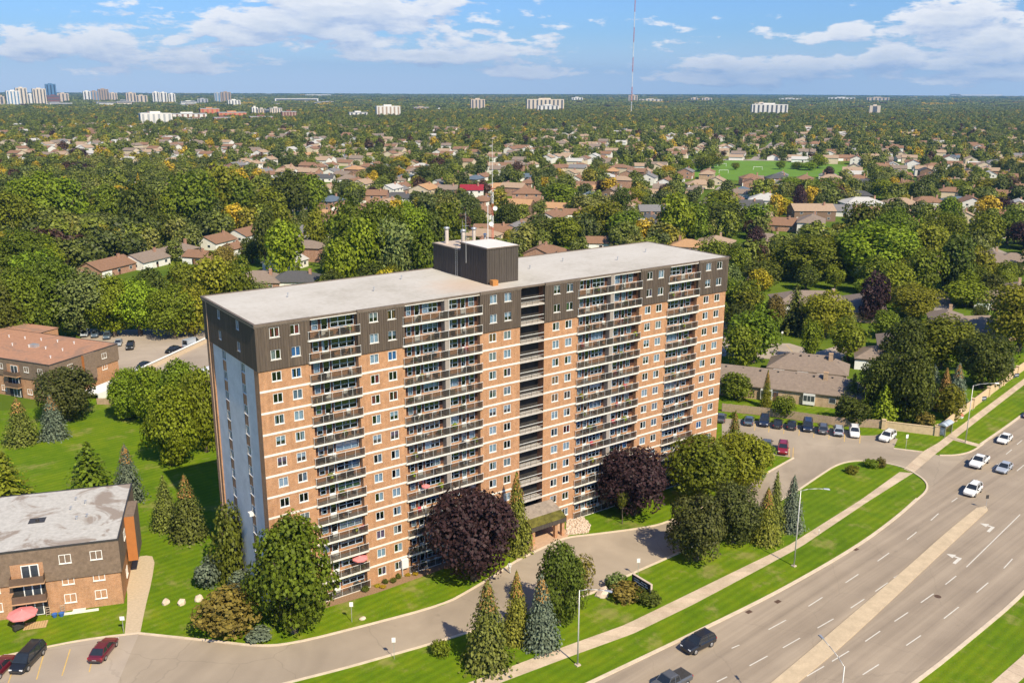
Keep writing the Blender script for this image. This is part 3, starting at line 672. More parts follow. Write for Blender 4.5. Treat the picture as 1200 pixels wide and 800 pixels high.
# ---- the open lobby balconies
x0, x1 = 37.87, 42.14; DB = 2.2
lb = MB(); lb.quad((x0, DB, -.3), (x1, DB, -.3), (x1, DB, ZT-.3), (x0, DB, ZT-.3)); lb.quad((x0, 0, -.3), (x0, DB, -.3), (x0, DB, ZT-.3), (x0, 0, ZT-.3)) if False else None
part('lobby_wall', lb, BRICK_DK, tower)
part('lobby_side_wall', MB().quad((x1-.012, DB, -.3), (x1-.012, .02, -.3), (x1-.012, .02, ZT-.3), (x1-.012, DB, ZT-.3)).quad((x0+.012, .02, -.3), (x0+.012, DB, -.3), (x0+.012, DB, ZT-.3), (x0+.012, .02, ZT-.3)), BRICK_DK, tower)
sl = MB().box(0, x1-x0, -.05, DB, -.18, .05).mesh('slab', M('landing_concrete', (.50, .46, .42), .9, .15, 1.2))
r1 = MB(); r1.box(.02, x1-x0-.02, .02, .07, 1.05, 1.11); r1.box(.02, x1-x0-.02, .03, .06, .50, .53)
r1m = r1.mesh('top_rail', ALU); r2 = MB()
for i in range(5): r2.box(.1+i*(x1-x0-.25)/4, .14+i*(x1-x0-.25)/4, .032, .058, .05, 1.05)
r2m = r2.mesh('posts', METAL_DK)
pk = MB()
for i in range(34): pk.box(.16+i*.118, .175+i*.118, .04, .05, .12, 1.04)
pkm = pk.mesh('pickets', METAL_DK)
dm = MB().box(.35, 1.3, DB-.06, DB-.01, .05, 2.15).mesh('door', METAL_DK); dg = MB().box(1.55, 2.3, DB-.05, DB-.01, .3, 2.1).mesh('pane', GLASS)
for k in range(NF):
    ba = ob('lobby_balcony', None, tower, (x0, 0, FH*k)); ba['label'] = f'{ordinal(k+1)}-floor open landing in the recess above the entrance'
    for nm, me in (('slab', sl), ('top_rail', r1m), ('posts', r2m), ('pickets', pkm), ('door', dm), ('pane', dg)):
        o_ = ob(nm, me, ba)
        if nm in ('posts', 'pickets'): o_['kind'] = 'stuff'
t = MB(); t.box(x0+.072, x1-.072, -.12, .02, ZT-.28, ZT-.01); part('fascia', t, TRIM, tower)

# ---- plant room on the roof (part of the tower) with stacks, ladder and mast
ph = MB()
def clad_box(mb, X0, X1, Y0, Y1, Z0, Z1):
    n = lambda u0, u1, pl: ribbed(mb, u0, u1, Z0, Z1, [], pl, .42, .04)
    n(X0, X1, lambda u, z, d: (u, Y0-d, z)); n(Y0, Y1, lambda u, z, d: (X0-d, u, z)); mb.quad((X1, Y0, Z0), (X1, Y1, Z0), (X1, Y1, Z1), (X1, Y0, Z1)); mb.quad((X1, Y1, Z0), (X0, Y1, Z0), (X0, Y1, Z1), (X1, Y1, Z1))
clad_box(ph, 34.9, 40.25, 3.78, 10.6, ZT-.06, 42.85); part('plant_room', ph, CLAD_PH, tower)
ph2 = MB(); clad_box(ph2, 34.95, 40.2, 10.65, 18.35, ZT-.06, 41.75); part('plant_room', ph2, CLAD_PH, tower)
part('plant_room_roof', MB().box(34.75, 40.4, 3.63, 10.62, 42.852, 43.0), TRIM, tower)
part('plant_room_roof', MB().box(34.95, 40.2, 3.83, 10.45, 43.002, 43.05), ROOFW, tower)
part('plant_room_roof', MB().box(34.82, 40.3, 10.64, 18.5, 41.752, 41.88), TRIM, tower)
part('plant_room_roof', MB().box(35.0, 40.1, 10.7, 18.3, 41.882, 41.92), M('tan_roof', (.48, .40, .33), .9, .12, 1), tower)
la = MB(); la.box(34.62, 34.66, 11.1, 11.14, ZT, 42.6); la.box(34.62, 34.66, 11.6, 11.64, ZT, 42.6)
for i in range(15): la.box(34.625, 34.655, 11.14, 11.6, ZT+.3*i+.2, ZT+.3*i+.23)
part('ladder', la, STEEL, tower)
for (sx, sy, h, r) in ((36.3, 16.6, 2.1, .29), (36.6, 12.5, 2.2, .27), (39.0, 13.3, 2.2, .27), (38.2, 15.2, 1.5, .2), (39.7, 11.4, 1.5, .18)):
    s_ = part('vent_stack', MB().lathe([(r, 0), (r, h)], 12, 0, (sx, sy, 41.92)), M('stack_metal', (.55, .48, .42), .5, .1, 2), tower, True)
    part('cap', MB().lathe([(r*.6, h), (r*1.5, h+.08), (r*1.45, h+.28), (0, h+.42)], 12, 0, (sx, sy, 41.92)), STEEL, s_, True)
an = MB(); an.tube((34.55, 8.6, 40.3), (34.55, 8.6, 47.6), .05, .03, 5); an.tube((34.0, 8.6, 45.6), (35.1, 8.6, 45.6), .02, .02, 4); an.tube((34.0, 8.6, 45.0), (34.0, 8.6, 46.4), .02, .02, 4); part('whip_antenna', an, STEEL, tower)
lm = MB(); bx, by, b0, b1 = 40.0, 9.9, 43.05, 56.0
def lattice(mb, bx, by, z0, z1, w, seg, r, taper=1.0, mi=lambda i: 0):
    n_ = int((z1-z0)/seg); pts = lambda i: [(bx+w*(1-(1-taper)*i/n_)*c, by+w*(1-(1-taper)*i/n_)*s, z0+(z1-z0)*i/n_) for c, s in ((1, 0), (-.5, .87), (-.5, -.87))]
    for i in range(n_):
        a, b = pts(i), pts(i+1)
        for k in range(3): mb.tube(a[k], b[k], r, r, 4, mi(i), False); mb.tube(a[k], b[(k+1) % 3], r*.6, r*.6, 3, mi(i), False); mb.tube(b[k], b[(k+1) % 3], r*.6, r*.6, 3, mi(i), False)
MR = M('mast_red', (.50, .09, .05), .6, .1, 2)
lattice(lm, bx, by, b0, 50.5, .20, .55, .022, 1.0, lambda i: 0 if (i//3) % 2 else 1)
lm.tube((bx, by, 50.5), (bx, by, 57.2), .035, .02, 5); lm.tube((bx-.5, by, 54.2), (bx+.5, by, 54.2), .02, .02, 4); lm.tube((bx-.45, by, 53.4), (bx-.45, by, 55), .02, .02, 4); lm.tube((bx-1.0, by-.3, 43.05), (bx-1.0, by-.3, 48.5), .05, .05, 5)
part('radio_mast', lm, [ALU, MR], tower)
for (zx, dx_) in ((47.6, .2), (45.4, -.5)): part('dish', MB().lathe([(0, -.06), (.2, -.03), (.32, .06), (.34, .08)], 12), ALU, tower, True, loc=(bx+dx_, by-.4, zx)).rotation_euler = (R(80), 0, R(-20))
part('timber_box', MB().box(35.0, 35.9, 2.5, 3.3, ZT-.06, ZT+.7), M('orange_timber', (.45, .2, .06), .8, .15, 2), tower)
# roof furniture
for (vx, vy) in ((9, 12), (20, 9), (27, 14), (47, 10), (55, 12), (63, 8), (72, 11)):
    part('roof_vent', MB().lathe([(.09, 0), (.09, .45), (.14, .46), (.14, .55), (0, .56)], 8, 0, (vx, vy, ZT-.06)), STEEL, tower)

# ---- entrance canopy (part of the tower)
cx0, cx1 = 37.4, 43.85
c_roof = MB(); c_roof.quad((cx0, -3.75, 3.0), (cx1, -3.75, 3.0), (cx1, -2.45, 3.75), (cx0, -2.45, 3.75)); c_roof.quad((cx0, -2.45, 3.75), (cx1, -2.45, 3.75), (cx1, -.05, 4.55), (cx0, -.05, 4.55), 1)
MOSS = M('mossy_shingles', (.11, .10, .02), .95, .5, 1.2)
ca_ = part('canopy', c_roof, [MOSS, M('pale_shingles', (.27, .225, .185), .95, .25, 1.5)], tower)
cf = MB(); ribbed(cf, cx0-.05, cx1+.05, 2.35, 3.02, [], lambda u, z, d: (u, -3.78-d, z), .3, .04)
for X in (cx0-.05, cx1+.05): cf.add([(X, -3.78, 2.35), (X, -.05, 2.35), (X, -.05, 4.6), (X, -3.78, 3.05)], [(0, 1, 2, 3)])
cf.quad((cx0, -3.78, 2.36), (cx1, -3.78, 2.36), (cx1, 0, 2.36), (cx0, 0, 2.36)); part('canopy_fascia', cf, CLAD_PH, tower)
for px_ in (38.0, 42.2, 43.5):
    part('brick_pier', MB().box(px_-.25, px_+.25, -3.5, -3.0, 0, 2.36), BRICK, tower)
part('lobby_door', MB().box(38.6, 41.6, 1.2, 1.3, 0, 2.3), METAL_DK, tower)
part('window_air_conditioner', MB().box(-.55, -.02, 5.2, 5.95, FH*4+1.08, FH*4+1.5), ALU, tower)
part('utility_box', MB().box(17.9, 18.9, -.5, -.02, 1.2, 2.5).box(18.0, 18.06, -.4, -.1, 0, 1.2), ALU, tower)
# ------------------------------------------------------------------ foliage
def mk_leaf(name, stops, transl=.28, jit=.035, val=.24, rough=.6):
    """leaf surface: tone varies per leaf clump and per tree, some light passes through"""
    m, n, out = material(name)
    r = n('ShaderNodeNewGeometry').outputs['Random Per Island']
    c = hue_jit(n, n.ramp(r, stops), jit, val)
    d = n('ShaderNodeBsdfPrincipled', None, Base_Color=c, Roughness=rough); d.inputs['Specular IOR Level'].default_value = .25
    t = n('ShaderNodeBsdfTranslucent', None, Color=n.mix(1.0, c, (1.15, 1.2, .6), 'MULTIPLY'))
    mx = n('ShaderNodeMixShader', None, _0=transl); n.t.links.new(d.outputs[0], mx.inputs[1]); n.t.links.new(t.outputs[0], mx.inputs[2]); n.t.links.new(mx.outputs[0], out.inputs[0])
    return m
def tones(c, lo=.6, hi=1.5): return [(0, [v*lo for v in c]), (.5, c), (1, [min(.6, v*hi) for v in c])]
LEAF = dict(
    green=mk_leaf('leaf_green', tones((.138, .174, .010))), bright=mk_leaf('leaf_bright_green', tones((.182, .236, .010))), dark=mk_leaf('leaf_dark_green', tones((.085, .105, .011))),
    olive=mk_leaf('leaf_olive', tones((.180, .188, .011))), yellow=mk_leaf('leaf_yellowing', tones((.36, .28, .014)), jit=.03), pale=mk_leaf('leaf_pale_green', tones((.165, .20, .055))),
    purple=mk_leaf('leaf_purple', tones((.046, .022, .024)), .15, .02, .15), maroon=mk_leaf('leaf_bronze', tones((.072, .080, .015)), .15, .03, .15), rust=mk_leaf('leaf_rust', tones((.19, .145, .03))),
    spruce=mk_leaf('needle_green', tones((.118, .142, .022)), .12), spruce_y=mk_leaf('needle_yellow_green', tones((.18, .195, .022)), .15), blue=mk_leaf('needle_blue', tones((.120, .150, .098)), .1, .02), cedar=mk_leaf('cedar_green', tones((.115, .150, .014)), .15))
CONES = mk_leaf('cone_brown', tones((.36, .19, .06)), .1, .02)
BARK = M('bark', (.12, .095, .075), .95, .3, 3)
m_, n_, o_ = material('leaf_mixed')
_r = n_('ShaderNodeObjectInfo').outputs['Random']; _i = n_('ShaderNodeNewGeometry').outputs['Random Per Island']
_c = n_.ramp(_r, [(0, (.034, .058, .014)), (.22, (.055, .088, .018)), (.45, (.075, .118, .016)), (.62, (.060, .092, .026)), (.74, (.105, .125, .016)), (.83, (.19, .175, .012)), (.87, (.085, .115, .04)), (.93, (.030, .018, .018)), (.96, (.06, .095, .014))])
m_.node_tree.nodes[-1].color_ramp.interpolation = 'CONSTANT'
_c = n_.mix(1.0, _c, n_.ramp(_i, [(0, (1.3, 1.02, .5)), (1, (3.5, 2.6, 1.2))]), 'MULTIPLY')
_d = n_('ShaderNodeBsdfPrincipled', None, Base_Color=_c, Roughness=.6); _t = n_('ShaderNodeBsdfTranslucent', None, Color=_c); _x = n_('ShaderNodeMixShader', None, _0=.22)
n_.t.links.new(_d.outputs[0], _x.inputs[1]); n_.t.links.new(_t.outputs[0], _x.inputs[2]); n_.t.links.new(_x.outputs[0], o_.inputs[0]); LEAF['mixed'] = m_

def quads_mesh(name, C, Nn, size, mats, ar=1.0, extra=None):
    """one leaf-clump quad per row of C, facing Nn"""
    n = len(C); Nn = Nn/(np.linalg.norm(Nn, axis=1, keepdims=True)+1e-9)
    a = np.cross(Nn, rng.normal(size=(n, 3))); a /= np.linalg.norm(a, axis=1, keepdims=True)+1e-9; b = np.cross(Nn, a)
    s = (size*(.65+.7*rng.random(n)))[:, None]/2
    bend = Nn*s*.45
    V = np.stack([C-a*s*ar, C-b*s+bend*.3, C+a*s*ar, C+b*s+bend], 1).reshape(-1, 3)
    F = np.arange(4*n).reshape(n, 4)
    if extra is not None:
        F = [tuple(f) for f in F]+[tuple(i+4*n for i in f) for f in extra[1]]; V = np.vstack([V, extra[0]])
        me = bpy.data.meshes.new(name); me.from_pydata(V.tolist(), [], F)
    else:
        me = bpy.data.meshes.new(name); me.vertices.add(4*n); me.vertices.foreach_set('co', V.ravel()); me.loops.add(4*n); me.loops.foreach_set('vertex_index', F.ravel())
        me.polygons.add(n); me.polygons.foreach_set('loop_start', np.arange(0, 4*n, 4)); me.polygons.foreach_set('loop_total', np.full(n, 4))
    me.materials.append(mats); me.update(); return me
def fib(n):
    i = np.arange(n)+.5; ph = np.arccos(1-2*i/n); th = math.pi*(1+5**.5)*i
    return np.c_[np.cos(th)*np.sin(ph), np.sin(th)*np.sin(ph), np.cos(ph)]
def crown_mesh(name, mat, n, size, lobes, shape='round', seed=0, lobe_r=.2):
    """unit crown: about 1 wide, z from 0 to 1; lumpy lobes with gaps between them"""
    global rng; rng = np.random.default_rng(seed)
    L = fib(lobes); L += rng.normal(size=L.shape)*.22
    rad = .23+.17*rng.random(lobes)**.7
    LC = L/np.linalg.norm(L, axis=1, keepdims=True)*rad[:, None]
    z = LC[:, 2]
    if shape == 'round': LC[:, 2] = .53+z*1.05
    elif shape == 'vase': LC[:, 2] = .56+z*1.05; LC[:, :2] *= (.75+.5*LC[:, 2:3])
    elif shape == 'oval': LC[:, 2] = .5+z*1.15; LC[:, :2] *= (1.15-.35*LC[:, 2:3])
    elif shape == 'low': LC[:, 2] = .45+z*1.0
    elif shape == 'column': LC[:, 2] = .5+z*1.2; LC[:, :2] *= 1.0
    lr = lobe_r*(.6+.85*rng.random(lobes))
    # a few boughs reach out past the rest, and one leads the top
    ex = rng.normal(size=(7, 3)); ex[:, 2] = np.abs(ex[:, 2])*.9-.3; ex /= np.linalg.norm(ex, axis=1, keepdims=True); ex = ex*[.40, .40, .42]+[0, 0, .50]
    LC = np.vstack([LC, ex, [[.05, -.04, .93]], [[0, 0, .55]]]); lr = np.r_[lr, np.full(7, .085), .09, .25]
    w = lr**2; w = w/w.sum(); k = rng.choice(len(LC), n, p=w)
    d = rng.normal(size=(n, 3)); d[:, 2] = d[:, 2]*.9+.25; d /= np.linalg.norm(d, axis=1, keepdims=True)
    rr = lr[k]*(.72+.42*rng.random(n)**.7)
    C = LC[k]+d*rr[:, None]; C[:, 2] = np.maximum(C[:, 2], .0+.08*rng.random(n))
    out = C-np.array([0, 0, .42]); out /= np.linalg.norm(out, axis=1, keepdims=True)+1e-9
    Nn = d*.55+out*.45+rng.normal(size=(n, 3))*.45+np.array([0, 0, .25])
    return quads_mesh(name, C, Nn, np.full(n, size), mat, .85)
def spruce_mesh(name, mat, levels, per, size, seed=0, droop=.22, fat=.5, along=4, conemode=False):
    global rng; rng = np.random.default_rng(seed); C = []; Nn = []; S = []
    for i in range(levels):
        t = (i+.3*rng.random())/levels; z = .03+.95*t; r = fat*(1-t)**.74*(.84+.30*rng.random())+.012
        nb = max(4, int(per*(1-t)**.7)); a0 = rng.random()*6.28
        for j in range(nb):
            a = a0+6.283*j/nb+rng.normal()*.12; rb = r*(.8+.35*rng.random()); ca, sa = math.cos(a), math.sin(a)
            for q in range(along):
                f = (q+.55+.3*rng.random())/along
                C.append((ca*rb*f+rng.normal()*.008, sa*rb*f+rng.normal()*.008, z-droop*rb*f*f*.8+rng.normal()*.006)); Nn.append((ca*.45+rng.normal()*.3, sa*.45+rng.normal()*.3, .9)); S.append(size*(.65+.5*(1-f))*(.6+.55*(1-t)))
    for q in range(5): C.append((0, 0, .95+.012*q)); Nn.append(rng.normal(size=3)); S.append(size*.4)
    return quads_mesh(name, np.array(C), np.array(Nn), np.array(S), mat, 1.25)
def cone_tuft_mesh(seed):
    global rng; rng = np.random.default_rng(seed); n = 260; t = 1-.32*rng.random(n)**1.2; a = rng.random(n)*6.283; r = .5*(1-t)**.85*(.7+.5*rng.random(n))+.01
    r = r*1.06; C = np.c_[np.cos(a)*r, np.sin(a)*r, .02+.95*t-.01]; return quads_mesh('cones', C, np.c_[np.cos(a), np.sin(a), rng.random(n)], np.full(n, .040), CONES, .6)
def trunk_mesh(seed, h=1.0, r=.06, limbs=5, crown0=.25):
    rs = np.random.default_rng(seed); mb = MB(); pts = [(0, 0, -.02)]
    for i in range(1, 5): pts.append((rs.normal()*.02*i, rs.normal()*.02*i, i*.2*h))
    for i in range(4): mb.tube(pts[i], pts[i+1], r*(1-.2*i), r*(1-.2*(i+1)), 7, 0, False)
    for l in range(limbs):
        a = 6.283*l/limbs+rs.normal()*.3; z = h*(.3+.4*rs.random()); p0 = (0, 0, z); p1 = (math.cos(a)*.22, math.sin(a)*.22, z+.2*h); p2 = (math.cos(a)*.34, math.sin(a)*.34, z+.36*h)
        mb.tube(p0, p1, r*.45, r*.28, 5, 0, False); mb.tube(p1, p2, r*.28, r*.1, 4, 0, False)
    return mb.mesh('trunk', BARK, True)
# variants: near (fine), mid, far
CR = {}
for i, sh in enumerate(['round', 'oval', 'vase', 'round']): CR['near', i] = crown_mesh('crown', LEAF['green'], 9000, .043, 34, sh, 100+i, .16)
for i, sh in enumerate(['round', 'oval', 'vase', 'round', 'oval', 'low']): CR['mid', i] = crown_mesh('crown', LEAF['green'], 3000, .068, 24, sh, 200+i, .19)
for i in range(2): CR['bush', i] = crown_mesh('crown', LEAF['green'], 1300, .10, 14, 'low', 300+i, .22)
CR['column', 0] = crown_mesh('crown', LEAF['green'], 2600, .07, 24, 'column', 320, .2)
for i in range(3): CR['spruce', i] = spruce_mesh('crown', LEAF['spruce'], 46, 27, .064, 400+i, .30, .56, 6)
for i in range(2): CR['pine', i] = spruce_mesh('crown', LEAF['spruce'], 26, 15, .088, 420+i, .05, .54, 7)
CONEM = [cone_tuft_mesh(5), cone_tuft_mesh(6)]
TR = [trunk_mesh(i) for i in range(4)]; TRS = MB().tube((0, 0, -.02), (0, 0, .9), .028, .006, 6, 0, False).mesh('trunk', BARK)
FARM = []
for i, sh in enumerate(['round', 'oval', 'round', 'vase', 'low']): FARM.append(crown_mesh('far_crown', LEAF['mixed'], 420, .155, 14, sh, 500+i, .20))
FARM.append(spruce_mesh('far_crown', LEAF['mixed'], 12, 9, .17, 520, along=3))
def crown_obj(o, leaf):
    o.material_slots[0].link = 'OBJECT'; o.material_slots[0].material = LEAF[leaf]; return o
_k = [0]
def tree(x, y, h, w, leaf='green', kind='mid', label='tree', cat='tree', name='tree', group=None, cones=False, lift=.16, var=None, rot=None, place=None):
    """trunk and crown standing on the ground at x, y"""
    _k[0] += 1; k = _k[0]; rz = (k*2.399) % 6.283 if rot is None else rot
    t = thing(name, label, cat, (x, y, 0), rz, group)
    if kind in ('spruce', 'pine'):
        w *= 1.14
        nv = 3 if kind == 'spruce' else 2
        ob('trunk', TRS, t, None, 0, (h, h, h)); o = ob('crown', CR[kind, (k if var is None else var) % nv], t, None, 0, (w, w, h)); crown_obj(o, leaf)
        if cones: ob('cones', CONEM[k % 2], t, None, 0, (w, w, h))
    elif kind == 'bush':
        o = ob('crown', CR['bush', k % 2], t, (0, 0, -.05*h), 0, (w, w, h*1.03)); crown_obj(o, leaf)
        ob('stem', TRS, t, None, 0, (h, h, h*.7))
    else:
        nv = {'near': 4, 'mid': 6, 'column': 1}[kind]; z0 = lift*h
        ob('trunk', TR[k % 4], t, None, 0, (w*.85, w*.85, h*.85)); o = ob('crown', CR[kind, (k if var is None else var) % nv], t, (0, 0, z0), 0, (w, w, h-z0)); crown_obj(o, leaf)
    if place: PENDING.append((t, label, place))
    return t
def tpx(bu, bv, tv, wpx, **kw):
    """tree from survey: base pixel, top pixel row, crown width in pixels"""
    b = G(bu, bv-wpx*(.12 if kw.get("kind") not in ("spruce", "pine") else .07)); s = PPM(b[0], b[1], 0)
    lo, hi = .3, 40.0
    for _ in range(40):
        m = (lo+hi)/2
        if PX(b[0], b[1], m)[1] > tv: lo = m
        else: hi = m
    OCC.append((b[0], b[1], max(wpx/s*.5, 1.0))); return tree(b[0], b[1], lo, wpx/s, **kw)
OCC = []
# ---- trees round the tower, surveyed one by one
tpx(345, 752, 612, 98, leaf='green', kind='near', label='large leafy maple tree at the front left corner of the tower', name='maple_tree', lift=.06, var=1)
tpx(272, 684, 598, 42, leaf='cedar', kind='column', label='tall narrow cedar against the left end of the tower', name='cedar_tree', lift=.0)
tpx(244, 690, 653, 32, leaf='blue', kind='bush', label='blue-green juniper shrub on the lawn left of the tower', cat='shrub', name='juniper_shrub')
tpx(282, 692, 668, 30, leaf='blue', kind='bush', label='pale juniper shrub at the foot of the tower end wall', cat='shrub', name='juniper_shrub')
tpx(272, 750, 690, 76, leaf='rust', kind='mid', label='rusty brown shrub beside the driveway left of the large maple', cat='shrub', name='rust_shrub', lift=.02, var=5)
tpx(303, 752, 735, 34, leaf='blue', kind='bush', label='low juniper shrub beneath the rusty shrub', cat='shrub', name='juniper_shrub')
tpx(556, 690, 574, 96, leaf='purple', kind='near', label='round purple-leaved maple left of the entrance canopy', name='purple_maple', lift=.06, var=0)
tpx(742, 612, 526, 80, leaf='purple', kind='near', label='round purple-leaved maple right of the entrance canopy', name='purple_maple', lift=.08, var=3)
tpx(605, 648, 552, 36, leaf='spruce_y', kind='spruce', label='yellow-green spruce hung with cones left of the entrance canopy', name='spruce_tree', cones=True)
tpx(571, 783, 677, 54, leaf='spruce', kind='spruce', label='largest dark green spruce between driveway and sidewalk', name='spruce_tree', cones=True)
tpx(605, 752, 667, 34, leaf='spruce_y', kind='spruce', label='slim yellow-green spruce between the two bigger spruces by the sidewalk', name='spruce_tree', cones=True)
tpx(634, 759, 672, 42, leaf='blue', kind='spruce', label='blue-green spruce beside the small leafy tree by the sidewalk', name='spruce_tree', cones=True)
tpx(655, 735, 638, 58, leaf='dark', kind='near', label='small dark leafy tree between the driveway and the sidewalk', name='leafy_tree', lift=.05, var=1)
tpx(676, 716, 655, 34, leaf='rust', kind='mid', label='thin browned branches on the right of the small dark tree', name='browned_tree', lift=.25, var=2)
tpx(517, 769, 750, 22, leaf='green', kind='bush', label='small round bush on the lawn strip by the driveway', cat='shrub', name='round_bush')
tpx(722, 692, 670, 28, leaf='pale', kind='bush', label='pale flowering shrub left of the monument sign', cat='shrub', name='flowering_shrub')
tpx(735, 706, 684, 36, leaf='rust', kind='bush', label='brownish shrub in front of the monument sign', cat='shrub', name='brown_shrub')
tpx(760, 710, 690, 33, leaf='dark', kind='bush', label='low clipped yew in front of the monument sign', cat='shrub', name='yew_shrub')
tpx(818, 598, 512, 80, leaf='green', kind='near', label='big yellow-green tree in front of the right half of the tower', name='leafy_tree', lift=.08, var=2)
tpx(868, 582, 508, 66, leaf='olive', kind='near', label='spreading olive tree at the right corner of the tower', name='leafy_tree', lift=.05, var=0)
tpx(816, 664, 582, 68, leaf='maroon', kind='near', label='round dark bronze maple by the driveway, nearer of a pair', name='bronze_maple', lift=.05, var=3)
tpx(859, 642, 570, 60, leaf='maroon', kind='near', label='round dark bronze maple by the driveway, farther of a pair', name='bronze_maple', lift=.05, var=0)
tpx(896, 637, 570, 34, leaf='spruce_y', kind='spruce', label='yellowish spruce beside the pair of bronze maples', name='spruce_tree', cones=True)
tpx(906, 624, 552, 26, leaf='spruce', kind='spruce', label='tall slim spruce behind the yellowish spruce by the driveway', name='spruce_tree')
tpx(926, 622, 556, 30, leaf='blue', kind='spruce', label='rightmost blue-green spruce of the three by the driveway', name='spruce_tree')
tpx(858, 546, 480, 26, leaf='spruce', kind='spruce', label='spruce with brown cones at the right corner of the tower', name='spruce_tree', cones=True)
tpx(897, 541, 519, 20, leaf='green', kind='bush', label='round clipped green bush in front of the parked red car', cat='shrub', name='round_bush')
tpx(882, 562, 538, 32, leaf='pale', kind='bush', label='low pale shrub on the corner bed by the car park', cat='shrub', name='low_shrub')
tpx(868, 572, 555, 20, leaf='rust', kind='bush', label='small brownish shrub at the kerb of the corner bed', cat='shrub', name='low_shrub')
tpx(998, 556, 545, 16, leaf='olive', kind='bush', label='ornamental grass tuft left on the lawn island', cat='shrub', name='grass_tuft')
tpx(1022, 549, 537, 18, leaf='green', kind='bush', label='dark leafy clump in the middle of the lawn island', cat='shrub', name='leafy_clump')
tpx(1031, 549, 535, 14, leaf='rust', kind='bush', label='reddish ornamental grass on the lawn island', cat='shrub', name='grass_tuft')
tpx(729, 615, 572, 14, leaf='dark', kind='mid', label='thin young tree in front of the right purple maple', name='young_tree', lift=.4)
for i, (u, v) in enumerate([(452, 684), (461, 683), (467, 678), (428, 693)]): tpx(u, v, v-6.5, 7 if i < 3 else 10, leaf='dark', kind='bush', label=f'small clipped shrub in the mulch bed, {ordinal(i+1) if i<3 else "the one nearest the large maple"}', cat='shrub', name='clipped_shrub', place='x' if False else None)
for i, (u, v) in enumerate([(442, 688), (449, 689), (478, 675), (487, 674)]): tpx(u, v, v-4, 7, leaf='yellow', kind='bush', label='yellow-green plant', cat='plant', name='bed_plant', place='in the mulch bed')
# left lawn
tpx(26, 521, 464, 38, leaf='spruce', kind='spruce', label='green spruce left of the blue spruce on the left lawn', name='spruce_tree', cones=True)
tpx(64, 515, 461, 32, leaf='blue', kind='spruce', label='blue spruce with orange-brown cones on the left lawn', name='spruce_tree', cones=True)
tpx(82, 500, 430, 64, leaf='maroon', kind='near', label='broad dark maple before the brown-roofed apartment building', name='dark_maple', lift=.05, var=0)
tpx(150, 496, 434, 48, leaf='bright', kind='near', label='bushy bright tree at the left end of the lawn grove', name='leafy_tree', lift=.03, var=1)
tpx(182, 502, 430, 52, leaf='bright', kind='near', label='bushy bright tree in the middle of the lawn grove', name='leafy_tree', lift=.03, var=0)
tpx(216, 510, 424, 58, leaf='bright', kind='near', label='tallest bushy tree of the lawn grove by the tower', name='leafy_tree', lift=.03, var=1)
tpx(202, 552, 456, 62, leaf='bright', kind='near', label='broad tree nearest the tower shadow on the left lawn', name='leafy_tree', lift=.02, var=1)
tpx(242, 535, 432, 50, leaf='green', kind='near', label='tree half hidden by the left end of the tower', name='leafy_tree', lift=.03, var=0)
tpx(168, 478, 428, 30, leaf='bright', kind='pine', label='pointed evergreen rising from the back of the lawn grove', name='pine_tree')
tpx(108, 585, 516, 56, leaf='green', kind='pine', label='green pine behind the grey-roofed apartment building', name='pine_tree')
tpx(152, 588, 519, 34, leaf='blue', kind='spruce', label='blue-green spruce with orange top behind the grey-roofed building', name='spruce_tree', cones=True)
tpx(10, 592, 528, 52, leaf='green', kind='pine', label='green pine at the left edge of the photo', name='pine_tree')
tpx(196, 620, 556, 34, leaf='spruce', kind='spruce', label='dark spruce on the lawn, left of the cone-laden one', name='spruce_tree')
tpx(222, 633, 554, 42, leaf='spruce', kind='spruce', label='spruce with bright orange top on the lawn left of the tower', name='spruce_tree', cones=True)
# by the fence and the stone wall
tpx(918, 492, 466, 26, leaf='green', kind='mid', label='round tree breaking the line of the wooden fence', name='leafy_tree', lift=.05)
tpx(998, 501, 467, 40, leaf='dark', kind='mid', label='broad bush-like tree in front of the wooden fence', name='leafy_tree', lift=.03)
tpx(998, 480, 437, 28, leaf='spruce', kind='pine', label='dark fir at the right end of the tan condominium', name='fir_tree')
tpx(1034, 496, 450, 30, leaf='bright', kind='pine', label='bright fir behind the end of the wooden fence', name='fir_tree')
tpx(1030, 490, 414, 48, leaf='dark', kind='near', label='tall dark tree behind the bright fir', name='leafy_tree', lift=.05)
tpx(1062, 500, 412, 56, leaf='dark', kind='near', label='biggest dark tree behind the stone wall', name='leafy_tree', lift=.03)
tpx(1090, 478, 426, 28, leaf='blue', kind='spruce', label='left blue spruce behind the stone wall', name='spruce_tree')
tpx(1104, 482, 430, 24, leaf='rust', kind='spruce', label='brownish spruce between the two blue spruces', name='spruce_tree', cones=True)
tpx(1118, 478, 424, 28, leaf='blue', kind='spruce', label='right blue spruce behind the stone wall', name='spruce_tree', cones=True)
tpx(1112, 496, 452, 34, leaf='olive', kind='mid', label='tangled shrub behind the bus shelter wall', cat='shrub', name='tangled_shrub', lift=.02)
tpx(1083, 502, 482, 24, leaf='rust', kind='bush', label='reddish shrub behind the corner of the stone wall', cat='shrub', name='tangled_shrub')
tpx(1150, 462, 392, 60, leaf='dark', kind='near', label='dark leafy tree by the stone wall on the right', name='leafy_tree', lift=.04)
tpx(1100, 440, 372, 76, leaf='olive', kind='near', label='wide olive tree behind the blue spruces', name='leafy_tree', lift=.05)
tpx(1060, 440, 376, 56, leaf='dark', kind='near', label='dark tree behind the tall dark tree on the right', name='leafy_tree', lift=.05)
tpx(1184, 434, 416, 9, leaf='blue', kind='spruce', label='tiny blue spruce by the stone wall at the right edge', name='spruce_tree')
tpx(1192, 420, 330, 74, leaf='olive', kind='near', label='large yellowing tree at the right edge of the photo', name='leafy_tree', lift=.1)
